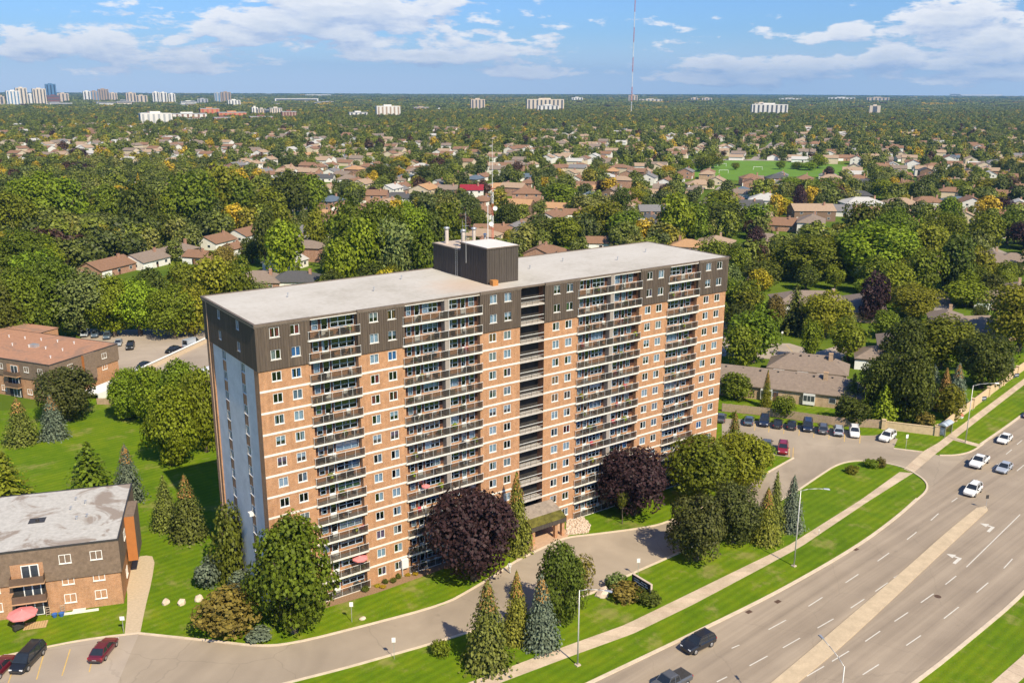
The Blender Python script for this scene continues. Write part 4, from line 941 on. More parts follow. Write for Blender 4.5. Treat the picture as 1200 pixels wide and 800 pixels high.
tpx(897, 478, 433, 14, leaf='olive', kind='spruce', label='slim young evergreen in front of the tan condominium', name='young_evergreen', cones=True)
tpx(862, 472, 438, 38, leaf='green', kind='mid', label='leafy tree at the left end of the tan condominium', name='leafy_tree', lift=.05)
tpx(948, 426, 378, 22, leaf='bright', kind='mid', label='bright young tree on the corner of the condominium lot', name='leafy_tree', lift=.1)
tpx(994, 428, 378, 42, leaf='green', kind='mid', label='round tree between the condominium lot and the bungalows', name='leafy_tree', lift=.12)
tpx(876, 392, 343, 40, leaf='olive', kind='mid', label='yellow-green tree nearest the right end of the tower', name='leafy_tree', lift=.05)
tpx(906, 398, 346, 24, leaf='rust', kind='mid', label='thin rusty tree at the edge of the condominium lot', name='leafy_tree', lift=.35)
tpx(930, 392, 332, 36, leaf='spruce', kind='pine', label='layered fir in the grove beyond the condominium lot', name='fir_tree')
tpx(965, 402, 342, 54, leaf='olive', kind='near', label='rounded olive tree at the right of the condominium lot grove', name='leafy_tree', lift=.08)
tpx(860, 490, 482, 8, leaf='green', kind='bush', label='small round shrub on the grass by the fence', cat='shrub', name='round_bush')
# ------------------------------------------------------------------ houses
ROOFC = dict(brown=M('shingle_brown', (.235, .135, .085), .95, .16, 1.5), greybrown=M('shingle_greybrown', (.23, .18, .145), .95, .14, 1.5), grey=M('shingle_grey', (.19, .185, .19), .95, .14, 1.5), dark=M('shingle_dark', (.085, .085, .09), .95, .15, 1.5),
             tan=M('shingle_tan', (.36, .26, .18), .95, .14, 1.5), orange=M('shingle_orange', (.42, .25, .13), .95, .12, 1.5), red=M('shingle_red', (.26, .02, .035), .9, .15, 1.5), blue=M('shingle_blue', (.10, .135, .18), .95, .15, 1.5), pale=M('roof_pale', (.46, .45, .43), .9, .08, 1.5))
WALLC = dict(white=M('siding_white', (.72, .70, .66), .85, .06, 1.5), cream=M('siding_cream', (.62, .52, .38), .85, .08, 1.5), brick=BRICK_H, buff=BRICK_B, brown=M('siding_brown', (.20, .13, .09), .85, .12, 1.5))
ROOFT = dict(brown='brown', greybrown='grey-brown', grey='grey', dark='dark grey', tan='tan', orange='orange-tan', red='dark red', blue='blue-grey', pale='pale grey')
WALLT = dict(white='white-walled', cream='cream-walled', brick='brick', buff='buff-brick', brown='brown-walled')
HWIN = (MB().box(-.7, .7, -.05, .02, 0, 1.15).mesh('window', ALU), MB().box(-.62, .62, -.06, -.045, .08, 1.07).mesh('pane', M('house_glass', (.05, .06, .075), .15, .2, 2, spec=.6)))
HDOOR = MB().box(-.5, .5, -.06, .02, 0, 2.05).mesh('door', M('door_brown', (.16, .08, .05), .6, .1, 2))
HGAR = MB().box(-2.4, 2.4, -.06, .02, 0, 2.2).mesh('garage_door', WHITE_P)
HOUSES = []      # footprints (x, y, radius)
def house_parts(root, L, D, eave, ridge, hip, roof, wall, storeys, detail=True, chim=True, garage=True):
    ov = .45; sh = (L-D*.85)/2 if hip else L/2
    w = MB(); w.box(-L/2, L/2, -D/2, D/2, -.1, eave)
    if not hip:
        for s in (-1, 1): w.add([(s*L/2, -D/2, eave), (s*L/2, D/2, eave), (s*L/2, 0, ridge-.1)], [(0, 1, 2) if s > 0 else (1, 0, 2)])
    part('wall', w, WALLC[wall], root)
    r = MB(); sl = (ridge-eave)/(D/2); ez = eave-ov*sl; X = L/2+(ov if hip else ov*.7); Y = D/2+ov; t = .16
    hx = max(.3, X-Y*1.0) if hip else X
    for z in (0, t):
        r.add([(-X, -Y, ez+z), (X, -Y, ez+z), (X, Y, ez+z), (-X, Y, ez+z), (-hx, 0, ridge+z), (hx, 0, ridge+z)],
              [(0, 1, 5, 4), (2, 3, 4, 5)]+([(1, 2, 5), (3, 0, 4)] if hip else []))
    r.quad((-X, -Y, ez), (X, -Y, ez), (X, -Y, ez+t), (-X, -Y, ez+t)); r.quad((X, Y, ez), (-X, Y, ez), (-X, Y, ez+t), (X, Y, ez+t))
    if hip: r.quad((X, -Y, ez), (X, Y, ez), (X, Y, ez+t), (X, -Y, ez+t)); r.quad((-X, Y, ez), (-X, -Y, ez), (-X, -Y, ez+t), (-X, Y, ez+t))
    else:
        for s in (-1, 1):
            for y in (-Y, Y): r.quad((s*X, y, ez), (s*X, 0, ridge), (s*X, 0, ridge+t), (s*X, y, ez+t))
    ro = part('roof', r, ROOFC[roof], root)
    if chim: part('chimney', MB().box(L*.28-.45, L*.28+.45, -D*.12-.4, -D*.12+.4, eave, ridge+.9).box(L*.28-.5, L*.28+.5, -D*.12-.45, -D*.12+.45, ridge+.902, ridge+1.05), WALLC['brick'] if wall != 'buff' else WALLC['buff'], ro)
    def win(x, y, z, a):
        o = ob('window', HWIN[0], root, (x, y, z), a); ob('pane', HWIN[1], o)
    nw = 3 if L > 12 else 2
    for s in range(storeys):
        z = 1.0+2.7*s
        for i in range(nw):
            x = -L/2+L*(i+.5)/nw
            if not (garage and s == 0 and i == 0): win(x, -D/2, z, 0)
            if detail: win(x, D/2, z, math.pi)
        win(-L/2, -D*.2, z, -math.pi/2); win(L/2, -D*.2, z, math.pi/2)
        if detail: win(-L/2, D*.22, z, -math.pi/2)
    if garage: ob('garage_door', HGAR, root, (-L/2+L*.5/nw, -D/2, 0))
    ob('door', HDOOR, root, (.2, -D/2, 0))
def where(u, v):
    if v > 300: return 'left of the tower' if u < 400 else 'right of the tower'
    if u < 250: return 'beyond the wood on the left'
    if u < 560: return 'behind the left half of the tower'
    if u < 800: return 'behind the right half of the tower'
    if v < 195: return 'beyond the sports field'
    return 'in the streets on the right' if u > 960 else 'in front of the sports field'
def hlabel(roof, wall, hip, storeys): return f"{ROOFT[roof]} {'hip' if hip else 'gable'}-roofed {WALLT[wall]} house"
def house(u, v, L, D, ang, roof='brown', wall='brick', hip=False, storeys=1, chim=True, detail=True, garage=True, label=None):
    eave = 2.9 if storeys == 1 else 5.4; ridge = eave+min(D*.5*.42, 2.6)+.2
    c = G(u, v, (eave+ridge)/2); root = thing('house', label or 'house', 'house', (c[0], c[1], 0), R(ang), 'houses of the suburb')
    house_parts(root, L, D, eave, ridge, hip, roof, wall, storeys, detail, chim, garage)
    HOUSES.append((c[0], c[1], max(L, D)*.58))
    if not label: PENDING.append((root, hlabel(roof, wall, hip, storeys), where(u, v)))
    return root
A_, B_ = 36, -54
# (px of the roof, length, depth, angle, roof, wall, hip, storeys)
HL = [
 (124, 307, 18, 11, A_, 'brown', 'brick', 0, 1), (169, 299, 15, 11, A_, 'greybrown', 'white', 0, 1), (207, 288, 13, 11, A_, 'greybrown', 'brick', 1, 1), (252, 278, 15, 11, A_, 'brown', 'white', 0, 1), (287, 270, 15, 11, A_, 'brown', 'white', 0, 1), (233, 296, 9, 8, B_, 'brown', 'brick', 0, 1), (272, 287, 8, 7, A_, 'brown', 'brick', 0, 1),
 (303, 322, 16, 12, -36, 'greybrown', 'brick', 1, 1), (348, 322, 17, 11, -36, 'dark', 'white', 1, 1), (385, 252, 14, 10, A_, 'brown', 'brick', 0, 2), (333, 256, 10, 9, A_, 'brown', 'brick', 0, 1),
 (142, 215, 15, 10, A_, 'blue', 'white', 0, 1), (161, 215, 13, 10, -36, 'pale', 'white', 1, 1), (190, 217, 17, 12, A_, 'tan', 'white', 0, 1), (208, 224, 16, 11, -36, 'grey', 'white', 1, 1), (157, 233, 14, 9, -36, 'brown', 'brick', 1, 1), (107, 200, 13, 10, -36, 'tan', 'cream', 0, 1), (305, 225, 14, 11, -36, 'tan', 'brick', 1, 1), (383, 218, 12, 10, A_, 'tan', 'white', 0, 1),
 (72, 164, 11, 9, A_, 'grey', 'white', 0, 2), (125, 196, 15, 9, -36, 'dark', 'brick', 0, 1), (80, 198, 12, 9, A_, 'greybrown', 'white', 0, 1), (35, 178, 12, 9, -36, 'tan', 'cream', 0, 1), (296, 177, 13, 10, -36, 'greybrown', 'cream', 1, 1), (285, 187, 11, 9, A_, 'tan', 'white', 0, 1), (315, 185, 12, 10, A_, 'tan', 'white', 0, 2), (340, 180, 16, 10, -36, 'tan', 'white', 0, 1), (362, 180, 18, 10, -36, 'orange', 'cream', 0, 1), (345, 186, 10, 8, -36, 'blue', 'white', 0, 1), (380, 206, 14, 10, -36, 'dark', 'white', 0, 1), (273, 207, 11, 9, A_, 'dark', 'brick', 0, 2),
 (408, 207, 15, 11, -36, 'greybrown', 'brick', 1, 1), (425, 212, 15, 11, A_, 'tan', 'cream', 0, 2), (416, 182, 13, 10, -36, 'tan', 'white', 1, 1), (403, 184, 9, 8, A_, 'grey', 'white', 0, 1), (437, 225, 17, 11, -36, 'brown', 'brick', 0, 2), (430, 240, 17, 11, A_, 'brown', 'brick', 0, 1), (453, 236, 16, 12, A_, 'tan', 'white', 0, 1), (466, 228, 19, 12, -36, 'dark', 'white', 1, 1), (497, 218, 17, 13, A_, 'orange', 'cream', 0, 2), (502, 231, 12, 10, -36, 'brown', 'brick', 1, 1), (494, 193, 15, 11, -36, 'pale', 'white', 1, 1), (470, 216, 15, 10, A_, 'brown', 'white', 0, 1), (465, 209, 12, 9, -36, 'greybrown', 'white', 1, 1), (525, 219, 12, 10, -36, 'greybrown', 'brown', 0, 2), (514, 212, 12, 9, A_, 'grey', 'white', 0, 1), (553, 219, 14, 12, -36, 'red', 'white', 0, 2), (560, 242, 14, 11, -36, 'brown', 'brick', 1, 1), (568, 246, 13, 10, A_, 'brown', 'cream', 0, 1), (585, 217, 18, 12, -36, 'orange', 'cream', 1, 1), (545, 173, 12, 10, -36, 'tan', 'cream', 0, 1), (595, 183, 18, 14, -36, 'dark', 'white', 0, 1), (531, 187, 11, 9, A_, 'grey', 'white', 0, 1), (578, 266, 17, 12, -36, 'brown', 'brick', 0, 1), (604, 264, 16, 12, A_, 'grey', 'white', 0, 1), (622, 255, 13, 10, A_, 'brown', 'buff', 0, 1),
 (617, 223, 17, 12, -36, 'brown', 'brick', 1, 2), (626, 235, 17, 12, -36, 'brown', 'white', 1, 1), (616, 205, 14, 10, -36, 'blue', 'white', 0, 1), (618, 212, 12, 9, A_, 'brown', 'brick', 1, 1), (649, 210, 11, 9, A_, 'grey', 'white', 0, 1), (676, 207, 13, 10, A_, 'brown', 'white', 0, 1), (645, 250, 19, 13, A_, 'brown', 'white', 0, 1), (672, 247, 11, 9, -36, 'brown', 'brick', 0, 1), (686, 219, 14, 9, -36, 'orange', 'cream', 0, 1), (690, 227, 15, 11, A_, 'blue', 'white', 0, 2), (703, 280, 13, 9, -36, 'brown', 'white', 0, 1), (718, 222, 16, 11, A_, 'greybrown', 'brown', 0, 2), (730, 228, 14, 10, -36, 'tan', 'cream', 0, 2), (742, 237, 15, 10, A_, 'brown', 'white', 0, 1), (767, 243, 16, 11, -36, 'grey', 'brick', 0, 2), (758, 255, 15, 12, A_, 'dark', 'white', 0, 2), (765, 264, 14, 11, A_, 'dark', 'brick', 0, 1), (780, 231, 15, 11, -36, 'tan', 'cream', 1, 1), (760, 205, 14, 11, A_, 'grey', 'white', 0, 2), (708, 226, 12, 9, A_, 'brown', 'brick', 0, 1), (617, 172, 18, 10, A_, 'pale', 'white', 0, 1), (660, 165, 12, 12, A_, 'tan', 'cream', 0, 2),
 (880, 206, 14, 12, -36, 'brown', 'brick', 1, 2), (911, 206, 16, 12, -36, 'dark', 'brick', 1, 1), (943, 207, 17, 12, A_, 'brown', 'brick', 1, 1), (820, 213, 18, 12, -36, 'tan', 'cream', 1, 1), (840, 209, 16, 11, A_, 'tan', 'cream', 0, 1), (814, 219, 14, 10, A_, 'greybrown', 'buff', 1, 1), (891, 230, 16, 12, A_, 'pale', 'white', 1, 2), (871, 237, 20, 11, -36, 'dark', 'white', 0, 2), (951, 242, 21, 14, -36, 'tan', 'brown', 0, 2), (911, 258, 20, 14, -54, 'brown', 'brick', 0, 1), (951, 255, 18, 12, A_, 'greybrown', 'white', 1, 2), (837, 282, 26, 15, A_, 'tan', 'buff', 1, 1), (899, 277, 15, 11, B_, 'greybrown', 'buff', 1, 1), (990, 243, 22, 12, B_, 'grey', 'white', 0, 1), (1010, 234, 22, 15, -36, 'pale', 'white', 1, 2), (1055, 235, 19, 13, -36, 'tan', 'buff', 1, 2), (1086, 233, 18, 12, -36, 'brown', 'white', 1, 1), (1120, 233, 18, 12, -36, 'blue', 'cream', 1, 1), (1138, 233, 16, 12, A_, 'brown', 'white', 0, 2), (1100, 246, 14, 10, -36, 'greybrown', 'brick', 1, 1), (1130, 250, 15, 11, A_, 'tan', 'cream', 0, 1), (1068, 260, 12, 10, A_, 'brown', 'white', 0, 1), (1170, 265, 22, 15, -8, 'grey', 'buff', 1, 1), (1189, 246, 20, 11, -36, 'brown', 'brick', 0, 1), (1094, 193, 17, 13, -36, 'brown', 'white', 1, 2), (1031, 193, 14, 11, -36, 'brown', 'white', 0, 2), (1055, 204, 16, 10, -36, 'brown', 'brick', 0, 1), (1005, 207, 15, 12, -36, 'brown', 'brick', 1, 1), (1083, 206, 12, 9, A_, 'brown', 'brick', 0, 1), (1108, 211, 22, 11, -20, 'greybrown', 'white', 0, 1), (1140, 211, 22, 10, -10, 'tan', 'cream', 0, 1), (1140, 221, 13, 10, A_, 'tan', 'cream', 0, 1), (1050, 222, 14, 10, A_, 'brown', 'brick', 0, 1), (1131, 204, 16, 11, A_, 'tan', 'brick', 0, 1), (1115, 183, 14, 10, B_, 'blue', 'white', 0, 1), (1160, 183, 16, 12, -36, 'brown', 'white', 1, 1), (1165, 189, 16, 11, -36, 'grey', 'cream', 1, 1), (1173, 179, 15, 10, -36, 'tan', 'cream', 1, 1), (1131, 176, 17, 11, -36, 'brown', 'brick', 0, 1), (1110, 175, 15, 10, -36, 'orange', 'cream', 1, 1), (1148, 179, 16, 11, -36, 'tan', 'brick', 1, 1), (1048, 173, 20, 11, -36, 'brown', 'brick', 0, 1), (1020, 182, 16, 11, -36, 'tan', 'brick', 0, 1), (1060, 184, 18, 10, -30, 'greybrown', 'white', 0, 1), (1004, 184, 14, 11, A_, 'brown', 'white', 0, 2), (1190, 181, 16, 11, -36, 'grey', 'brick', 0, 1), (1182, 202, 15, 9, A_, 'greybrown', 'white', 0, 1), (1160, 202, 12, 9, A_, 'pale', 'white', 0, 1),
 (849, 170, 14, 11, -36, 'tan', 'cream', 1, 1), (828, 168, 13, 10, A_, 'grey', 'white', 0, 1), (867, 167, 14, 11, -36, 'brown', 'brick', 1, 1), (897, 174, 22, 14, A_, 'greybrown', 'buff', 1, 1), (945, 176, 18, 11, B_, 'greybrown', 'white', 0, 2), (955, 167, 16, 12, -36, 'brown', 'white', 1, 2), (941, 185, 20, 10, B_, 'pale', 'white', 0, 1), (990, 183, 16, 11, -36, 'brown', 'brick', 0, 1), (850, 176, 14, 11, A_, 'greybrown', 'white', 0, 1), (1060, 290, 20, 12, A_, 'tan', 'buff', 1, 1), (1090, 279, 15, 11, -36, 'tan', 'buff', 0, 1), (1074, 263, 12, 9, A_, 'brown', 'white', 0, 1)]
for (u, v, L_, D_, an_, rf, wl, hp, stv) in HL: house(u, v, L_, D_, an_, rf, wl, bool(hp), stv)
# bungalows and condominium right of the tower, named one by one
def bung(u, v, L, D, ang, label, roof='greybrown', wall='buff', **kw): return house(u, v, L, D, ang, roof, wall, True, 1, True, label=label, **kw)
bung(950, 346, 22, 13, -40, 'grey-brown roofed buff bungalow with a brick chimney behind the condominium lot grove')
bung(1010, 352, 20, 13, A_, 'buff bungalow half hidden by a purple tree beyond the condominium lot')
bung(1165, 300, 24, 14, A_, 'buff bungalow beside the curving street at the right')
bung(1192, 336, 14, 10, A_, 'small bungalow at the right edge above the yellowing tree')
bung(1058, 398, 18, 11, A_, 'bungalow roof just left of the wide olive tree')
bung(1037, 411, 13, 9, -54, 'low bungalow wing behind the dark trees on the right')
bung(1143, 376, 20, 12, -30, 'bungalow with dark shaded end among the right-hand trees')
bung(1110, 368, 12, 9, A_, 'little bungalow gable by the pale court on the right')
bung(1170, 345, 14, 10, -54, 'bungalow behind the round green tree on the right')
bung(1100, 305, 15, 10, A_, 'bungalow seen between crowns above the bright lawn on the right')
bung(1187, 300, 12, 10, -54, 'buff garage wing at the right edge beside the street', garage=False)
# the long tan condominium behind the wooden fence
def condo(u, v, L, D, ang, label):
    c = G(u, v, 4.2); t = thing('condominium', label, 'house', (c[0], c[1], 0), R(ang)); house_parts(t, L, D, 3.0, 5.6, True, 'greybrown', 'buff', 1, True, True, False)
    for i in range(9): part('roof_vent', MB().box(-.18, .18, -.18, .18, 0, .35), METAL_DK, t, loc=(-L/2+L*(i+.7)/9.4, -.9+.25*(i % 3), 5.2))
    for x in (-L*.36, -L*.05, L*.2): part('bay_window', MB().box(x-1.2, x+1.2, -D/2-.6, -D/2, .3, 2.7).box(x-1.1, x-.4, -D/2-.62, -D/2-.601, 1.1, 2.3, 1).box(x-.3, x+.3, -D/2-.62, -D/2-.601, 1.1, 2.3, 1).box(x+.4, x+1.1, -D/2-.62, -D/2-.601, 1.1, 2.3, 1), [ALU, MATS['house_glass']], t)
    HOUSES.append((c[0], c[1], 12)); return t
condo(912, 441, 35, 9.5, -57, 'long tan condominium with grey-brown roof behind the wooden fence')
condo(948, 422, 17, 9, -57, 'rear tan condominium wing beside the condominium lot')

# ---- the sports field
FIELD = gp([(796, 206), (800, 200.5), (820, 192), (843, 188), (900, 188.3), (955, 191), (1000, 194), (1000, 203), (965, 207), (898, 207), (868, 212), (831, 208)])
FG = M('field_grass', (.115, .225, .015), .95, .12, .02)
sheet('sports_field', FIELD, .012, FG, 'bright green sports field among the houses')
sheet('residential_street', gp([(843, 186.3), (955, 187.3), (955, 189), (843, 188)]), .016, ASPH_RES, 'pale path along the far side of the sports field')
sheet('residential_street', gp([(908.5, 187.6), (919, 174), (928, 174), (922, 187.6)]), .020, ASPH_RES, 'straight street leading away from the sports field')
sheet('residential_street', gp([(1098, 205), (1113, 214), (1124, 214), (1105, 203)]), .012, ASPH_RES, 'short street between the brown-roofed houses on the right')
def goal(u, v, label):
    c = G(u, v); t = tag(part('soccer_goal', MB().tube((-3.7, 0, 0), (-3.7, 0, 2.4), .12, .12, 6).tube((3.7, 0, 0), (3.7, 0, 2.4), .12, .12, 6).tube((-3.7, 0, 2.4), (3.7, 0, 2.4), .12, .12, 6).tube((-3.7, 0, 2.4), (-3.7, 1.8, 0), .05, .05, 4).tube((3.7, 0, 2.4), (3.7, 1.8, 0), .05, .05, 4), WHITE_P, None, loc=(c[0], c[1], 0), rz=R(-36)), label, 'goal')
goal(848, 203, 'white soccer goal at the near left of the sports field'); goal(888, 199, 'white soccer goal in the middle of the sports field'); goal(846, 195, 'white soccer goal at the far left of the sports field')
# ---- larger trees surveyed in the suburb: (px of base, top row, width px, leaf)
TL = [(30, 420, 318, 60, 'green'), (4, 425, 330, 56, 'dark'), (62, 405, 300, 60, 'green'), (95, 402, 318, 72, 'pale'), (135, 400, 325, 52, 'bright'), (165, 400, 330, 60, 'bright'), (205, 402, 335, 52, 'green'), (228, 398, 340, 40, 'olive'), (105, 372, 322, 50, 'green'), (178, 365, 316, 36, 'dark'), (215, 360, 308, 40, 'olive'), (252, 372, 305, 46, 'olive'), (280, 372, 308, 36, 'green'), (245, 350, 306, 28, 'olive'),
 (52, 282, 203, 66, 'bright'), (16, 300, 225, 60, 'green'), (82, 280, 210, 50, 'bright'), (112, 286, 250, 60, 'pale'), (30, 350, 268, 60, 'green'), (148, 284, 256, 36, 'green'), (130, 278, 218, 44, 'green'), (168, 292, 215, 46, 'dark'), (205, 280, 222, 42, 'green'), (232, 282, 205, 50, 'green'), (262, 270, 196, 46, 'olive'), (285, 270, 210, 42, 'green'), (318, 272, 220, 40, 'green'), (340, 262, 203, 44, 'dark'), (362, 258, 205, 40, 'green'), (264, 322, 290, 26, 'rust'), (312, 318, 248, 26, 'dark'), (335, 330, 262, 46, 'bright'), (372, 300, 246, 30, 'olive'), (296, 312, 280, 32, 'dark'), (330, 300, 240, 34, 'olive'), (395, 300, 255, 34, 'bright'),
 (415, 325, 240, 50, 'green'), (450, 330, 236, 56, 'green'), (482, 325, 238, 62, 'bright'), (505, 322, 250, 44, 'dark'), (525, 318, 238, 48, 'green'), (430, 345, 262, 46, 'bright'), (468, 345, 262, 50, 'pale'), (500, 345, 270, 44, 'green'), (400, 350, 280, 40, 'bright'), (560, 272, 246, 22, 'dark'), (594, 275, 235, 26, 'dark'), (444, 222, 193, 20, 'dark'), (455, 224, 196, 22, 'dark'), (498, 215, 195, 26, 'dark'), (470, 205, 183, 26, 'yellow'), (465, 213, 196, 22, 'yellow'),
 (656, 248, 216, 44, 'bright'), (640, 290, 258, 34, 'dark'), (622, 288, 262, 30, 'dark'), (660, 292, 256, 40, 'green'), (690, 282, 243, 44, 'olive'), (712, 284, 238, 40, 'olive'), (735, 290, 248, 44, 'green'), (728, 258, 222, 22, 'dark'), (748, 246, 222, 20, 'olive'), (700, 213, 198, 36, 'olive'), (790, 292, 228, 46, 'bright'), (812, 288, 240, 40, 'green'), (832, 272, 234, 44, 'green'), (850, 278, 240, 50, 'dark'), (882, 276, 240, 42, 'green'), (845, 258, 225, 42, 'olive'), (915, 256, 232, 34, 'yellow'), (935, 254, 218, 16, 'purple'), (925, 230, 208, 34, 'bright'), (948, 232, 212, 36, 'green'), (968, 236, 210, 36, 'green'), (970, 214, 196, 14, 'purple'), (885, 296, 266, 22, 'purple'), (862, 320, 286, 40, 'dark'), (905, 332, 298, 36, 'olive'), (890, 345, 308, 42, 'dark'), (945, 338, 275, 74, 'green'), (1020, 340, 262, 86, 'bright'), (985, 330, 276, 60, 'green'), (1060, 330, 285, 50, 'dark'), (1045, 318, 245, 56, 'green'), (1010, 300, 240, 44, 'dark'), (1082, 318, 265, 46, 'olive'), (1118, 350, 278, 44, 'dark'), (1140, 345, 290, 44, 'olive'), (1100, 308, 250, 52, 'olive'), (1150, 300, 250, 40, 'olive'), (1130, 365, 332, 50, 'bright'), (1068, 378, 334, 62, 'olive'), (1022, 382, 322, 34, 'purple'), (1012, 368, 342, 24, 'purple'), (1036, 400, 365, 32, 'green'), (1160, 360, 322, 32, 'dark'), (1080, 352, 296, 40, 'green'), (1155, 330, 306, 18, 'yellow'), (1170, 258, 232, 34, 'purple'), (1190, 232, 218, 22, 'purple'), (1110, 270, 232, 26, 'green'), (1180, 290, 248, 36, 'green'), (1200, 296, 262, 36, 'purple'), (1036, 238, 212, 30, 'bright'), (1065, 234, 214, 26, 'olive'), (1120, 228, 210, 40, 'green'), (1160, 230, 210, 44, 'olive'), (1085, 230, 206, 24, 'dark'),
 (862, 200, 191, 9, 'olive'), (914, 200, 189, 12, 'green'), (934, 200, 190, 14, 'green'), (948, 202, 190, 20, 'bright'), (958, 200, 182, 22, 'bright'), (803, 206, 186, 22, 'green'), (822, 204, 184, 24, 'dark'), (836, 200, 180, 20, 'olive'), (780, 215, 195, 24, 'yellow'), (780, 235, 216, 18, 'purple'), (706, 232, 212, 18, 'purple'), (93, 192, 174, 22, 'purple'), (78, 198, 182, 26, 'yellow'), (98, 212, 192, 30, 'purple'), (168, 213, 199, 24, 'purple'), (48, 202, 184, 34, 'pale'), (437, 237, 220, 16, 'purple')]
def twhere(u, v):
    if u < 250 and v > 240: return 'in the wood left of the tower'
    return where(u, v)
LT = dict(green='mid-green', bright='bright green', dark='dark green', olive='yellow-green', yellow='yellowing', pale='pale green', purple='purple-leaved', maroon='bronze', rust='rusty')
for (u, b, t, w, lf) in TL:
    tpx(u, b, t, w, leaf=lf, kind='near' if w > 50 else 'mid', label=f'{LT[lf]} tree', place=twhere(u, (b+t)/2), group='trees of the suburb', lift=.08)

# ---- fill the neighbourhood: houses on a street grid, then trees between them
OC = np.array(OCC); FP = np.array(FIELD)
def inpoly(x, y, P):
    c = False; j = len(P)-1
    for i in range(len(P)):
        if (P[i][1] > y) != (P[j][1] > y) and x < (P[j][0]-P[i][0])*(y-P[i][1])/(P[j][1]-P[i][1])+P[i][0]: c = not c
        j = i
    return c
rs = np.random.default_rng(77); cand = []
ca_, sa_ = math.cos(R(36)), math.sin(R(36)); HA = np.array(HOUSES)
for i in range(-60, 260):
    for j in range(-20, 130):
        a = i*17.5+rs.normal()*1.5; b = j*26+(4 if j % 2 else -4)+rs.normal()*1.2; x = CAM[0]+a*ca_-b*sa_; y = CAM[1]+a*sa_+b*ca_
        d = np.array([x, y, 4])-CAM; w = d@_fw
        if w < 200: continue
        u = 600+FPX*(d@_r2)/w; v = 400-FPX*(d@_u2)/w
        if not (-30 < u < 1230) or v < 146 or v > 330: continue
        if u < 330 and v > 205: continue
        if u < 250 and v > 190: continue
        if 840 < u and v > 262: continue
        if inpoly(x, y, FP) or np.min((HA[:, 0]-x)**2+(HA[:, 1]-y)**2) < 20**2: continue
        if len(OC) and np.min((OC[:, 0]-x)**2+(OC[:, 1]-y)**2-(OC[:, 2]*.8)**2) < 20: continue
        if rs.random() > (.56 if v > 170 else .40): continue
        cand.append((w, x, y, u, v))
cand.sort(); cand = cand[:1200]
NIND = max(0, 290-len(HOUSES)); PROTO = {}
STREET = []
for j in range(0, 44, 2):
    run = []
    for i in range(-60, 200):
        a = i*20.0; b = j*26+13; x = CAM[0]+a*ca_-b*sa_; y = CAM[1]+a*sa_+b*ca_; d = np.array([x, y, 0])-CAM; w = d@_fw; okk = False
        if w > 300:
            u = 600+FPX*(d@_r2)/w; v = 400-FPX*(d@_u2)/w
            okk = -40 < u < 1240 and 158 < v < 262 and not (u < 330 and v > 208) and not (u > 860 and v > 255) and not inpoly(x, y, FP) and np.min((HA[:, 0]-x)**2+(HA[:, 1]-y)**2) > 13.5**2
        if okk: run.append((x, y))
        if not okk or i == 199:
            if len(run) > 3: STREET.append(run)
            run = []
for q, run in enumerate(STREET):
    o = sheet('residential_street', list(offset(run, 3.6))+list(offset(run, -3.6))[::-1], .004+.002*(q % 3), ASPH_RES, f'straight residential street between rows of houses, {ordinal(q+1)} from the front')
    for (x, y) in run: HOUSES.append((x, y, 4.5)) if False else None
keys_r = ['brown', 'greybrown', 'tan', 'grey', 'dark', 'orange', 'pale', 'blue']; keys_w = ['brick', 'white', 'cream', 'buff', 'brown']
for q, (w, x, y, u, v) in enumerate(cand[:NIND]):
    rf = rs.choice(keys_r, p=[.28, .2, .2, .1, .08, .05, .06, .03]); wl = rs.choice(keys_w, p=[.35, .35, .15, .1, .05]); hip = bool(rs.random() < .45); stv = 1 if rs.random() < .65 else 2
    k = (rf, wl, hip, stv); ang = R(36 + (90 if rs.random() < .5 else 0)+rs.normal()*3)
    if k not in PROTO:
        t = thing('house', 'house', 'house', (x, y, 0), ang, 'houses of the suburb'); L_ = 12+3*rs.random(); D_ = 9.5+1.5*rs.random(); ev = 2.9 if stv == 1 else 5.4
        house_parts(t, L_, D_, ev, ev+D_*.2+.2, hip, rf, wl, stv, False, True, True); PROTO[k] = t
    else:
        t = copy_tree(PROTO[k]); t.location = (x, y, 0); t.rotation_euler = (0, 0, ang)
    HOUSES.append((x, y, 8.5)); PENDING.append((t, hlabel(rf, wl, hip, stv), where(u, v)))
# the remaining far roofs, too small and many to tell apart
mb = MB(); fm = [ROOFC['brown'], ROOFC['tan'], ROOFC['greybrown'], ROOFC['pale'], WALLC['white'], WALLC['cream']]
for (w, x, y, u, v) in cand[NIND:]:
    L_, D_, ev = 13, 10, 3+2.4*(rs.random() < .35); a = R(36+(90 if rs.random() < .5 else 0)); c, s = math.cos(a), math.sin(a); T = lambda p: (x+p[0]*c-p[1]*s, y+p[0]*s+p[1]*c, p[2]); rd = ev+2.2; wm = 4+int(rs.random() < .4); rm = int(rs.choice(4, p=[.4, .25, .25, .1]))
    P = [T(p) for p in ((-L_/2, -D_/2, 0), (L_/2, -D_/2, 0), (L_/2, D_/2, 0), (-L_/2, D_/2, 0), (-L_/2, -D_/2, ev), (L_/2, -D_/2, ev), (L_/2, D_/2, ev), (-L_/2, D_/2, ev), (-L_/2, 0, rd), (L_/2, 0, rd))]
    mb.add(P, [(0, 1, 5, 4), (1, 2, 6, 9, 5), (2, 3, 7, 6), (3, 0, 4, 8, 7)], wm); mb.add([T(p) for p in ((-L_/2-.4, -D_/2-.5, ev-.15), (L_/2+.4, -D_/2-.5, ev-.15), (L_/2+.4, 0, rd+.1), (-L_/2-.4, 0, rd+.1), (L_/2+.4, D_/2+.5, ev-.15), (-L_/2-.4, D_/2+.5, ev-.15))], [(0, 1, 2, 3), (4, 5, 3, 2)], rm)
    HOUSES.append((x, y, 8))
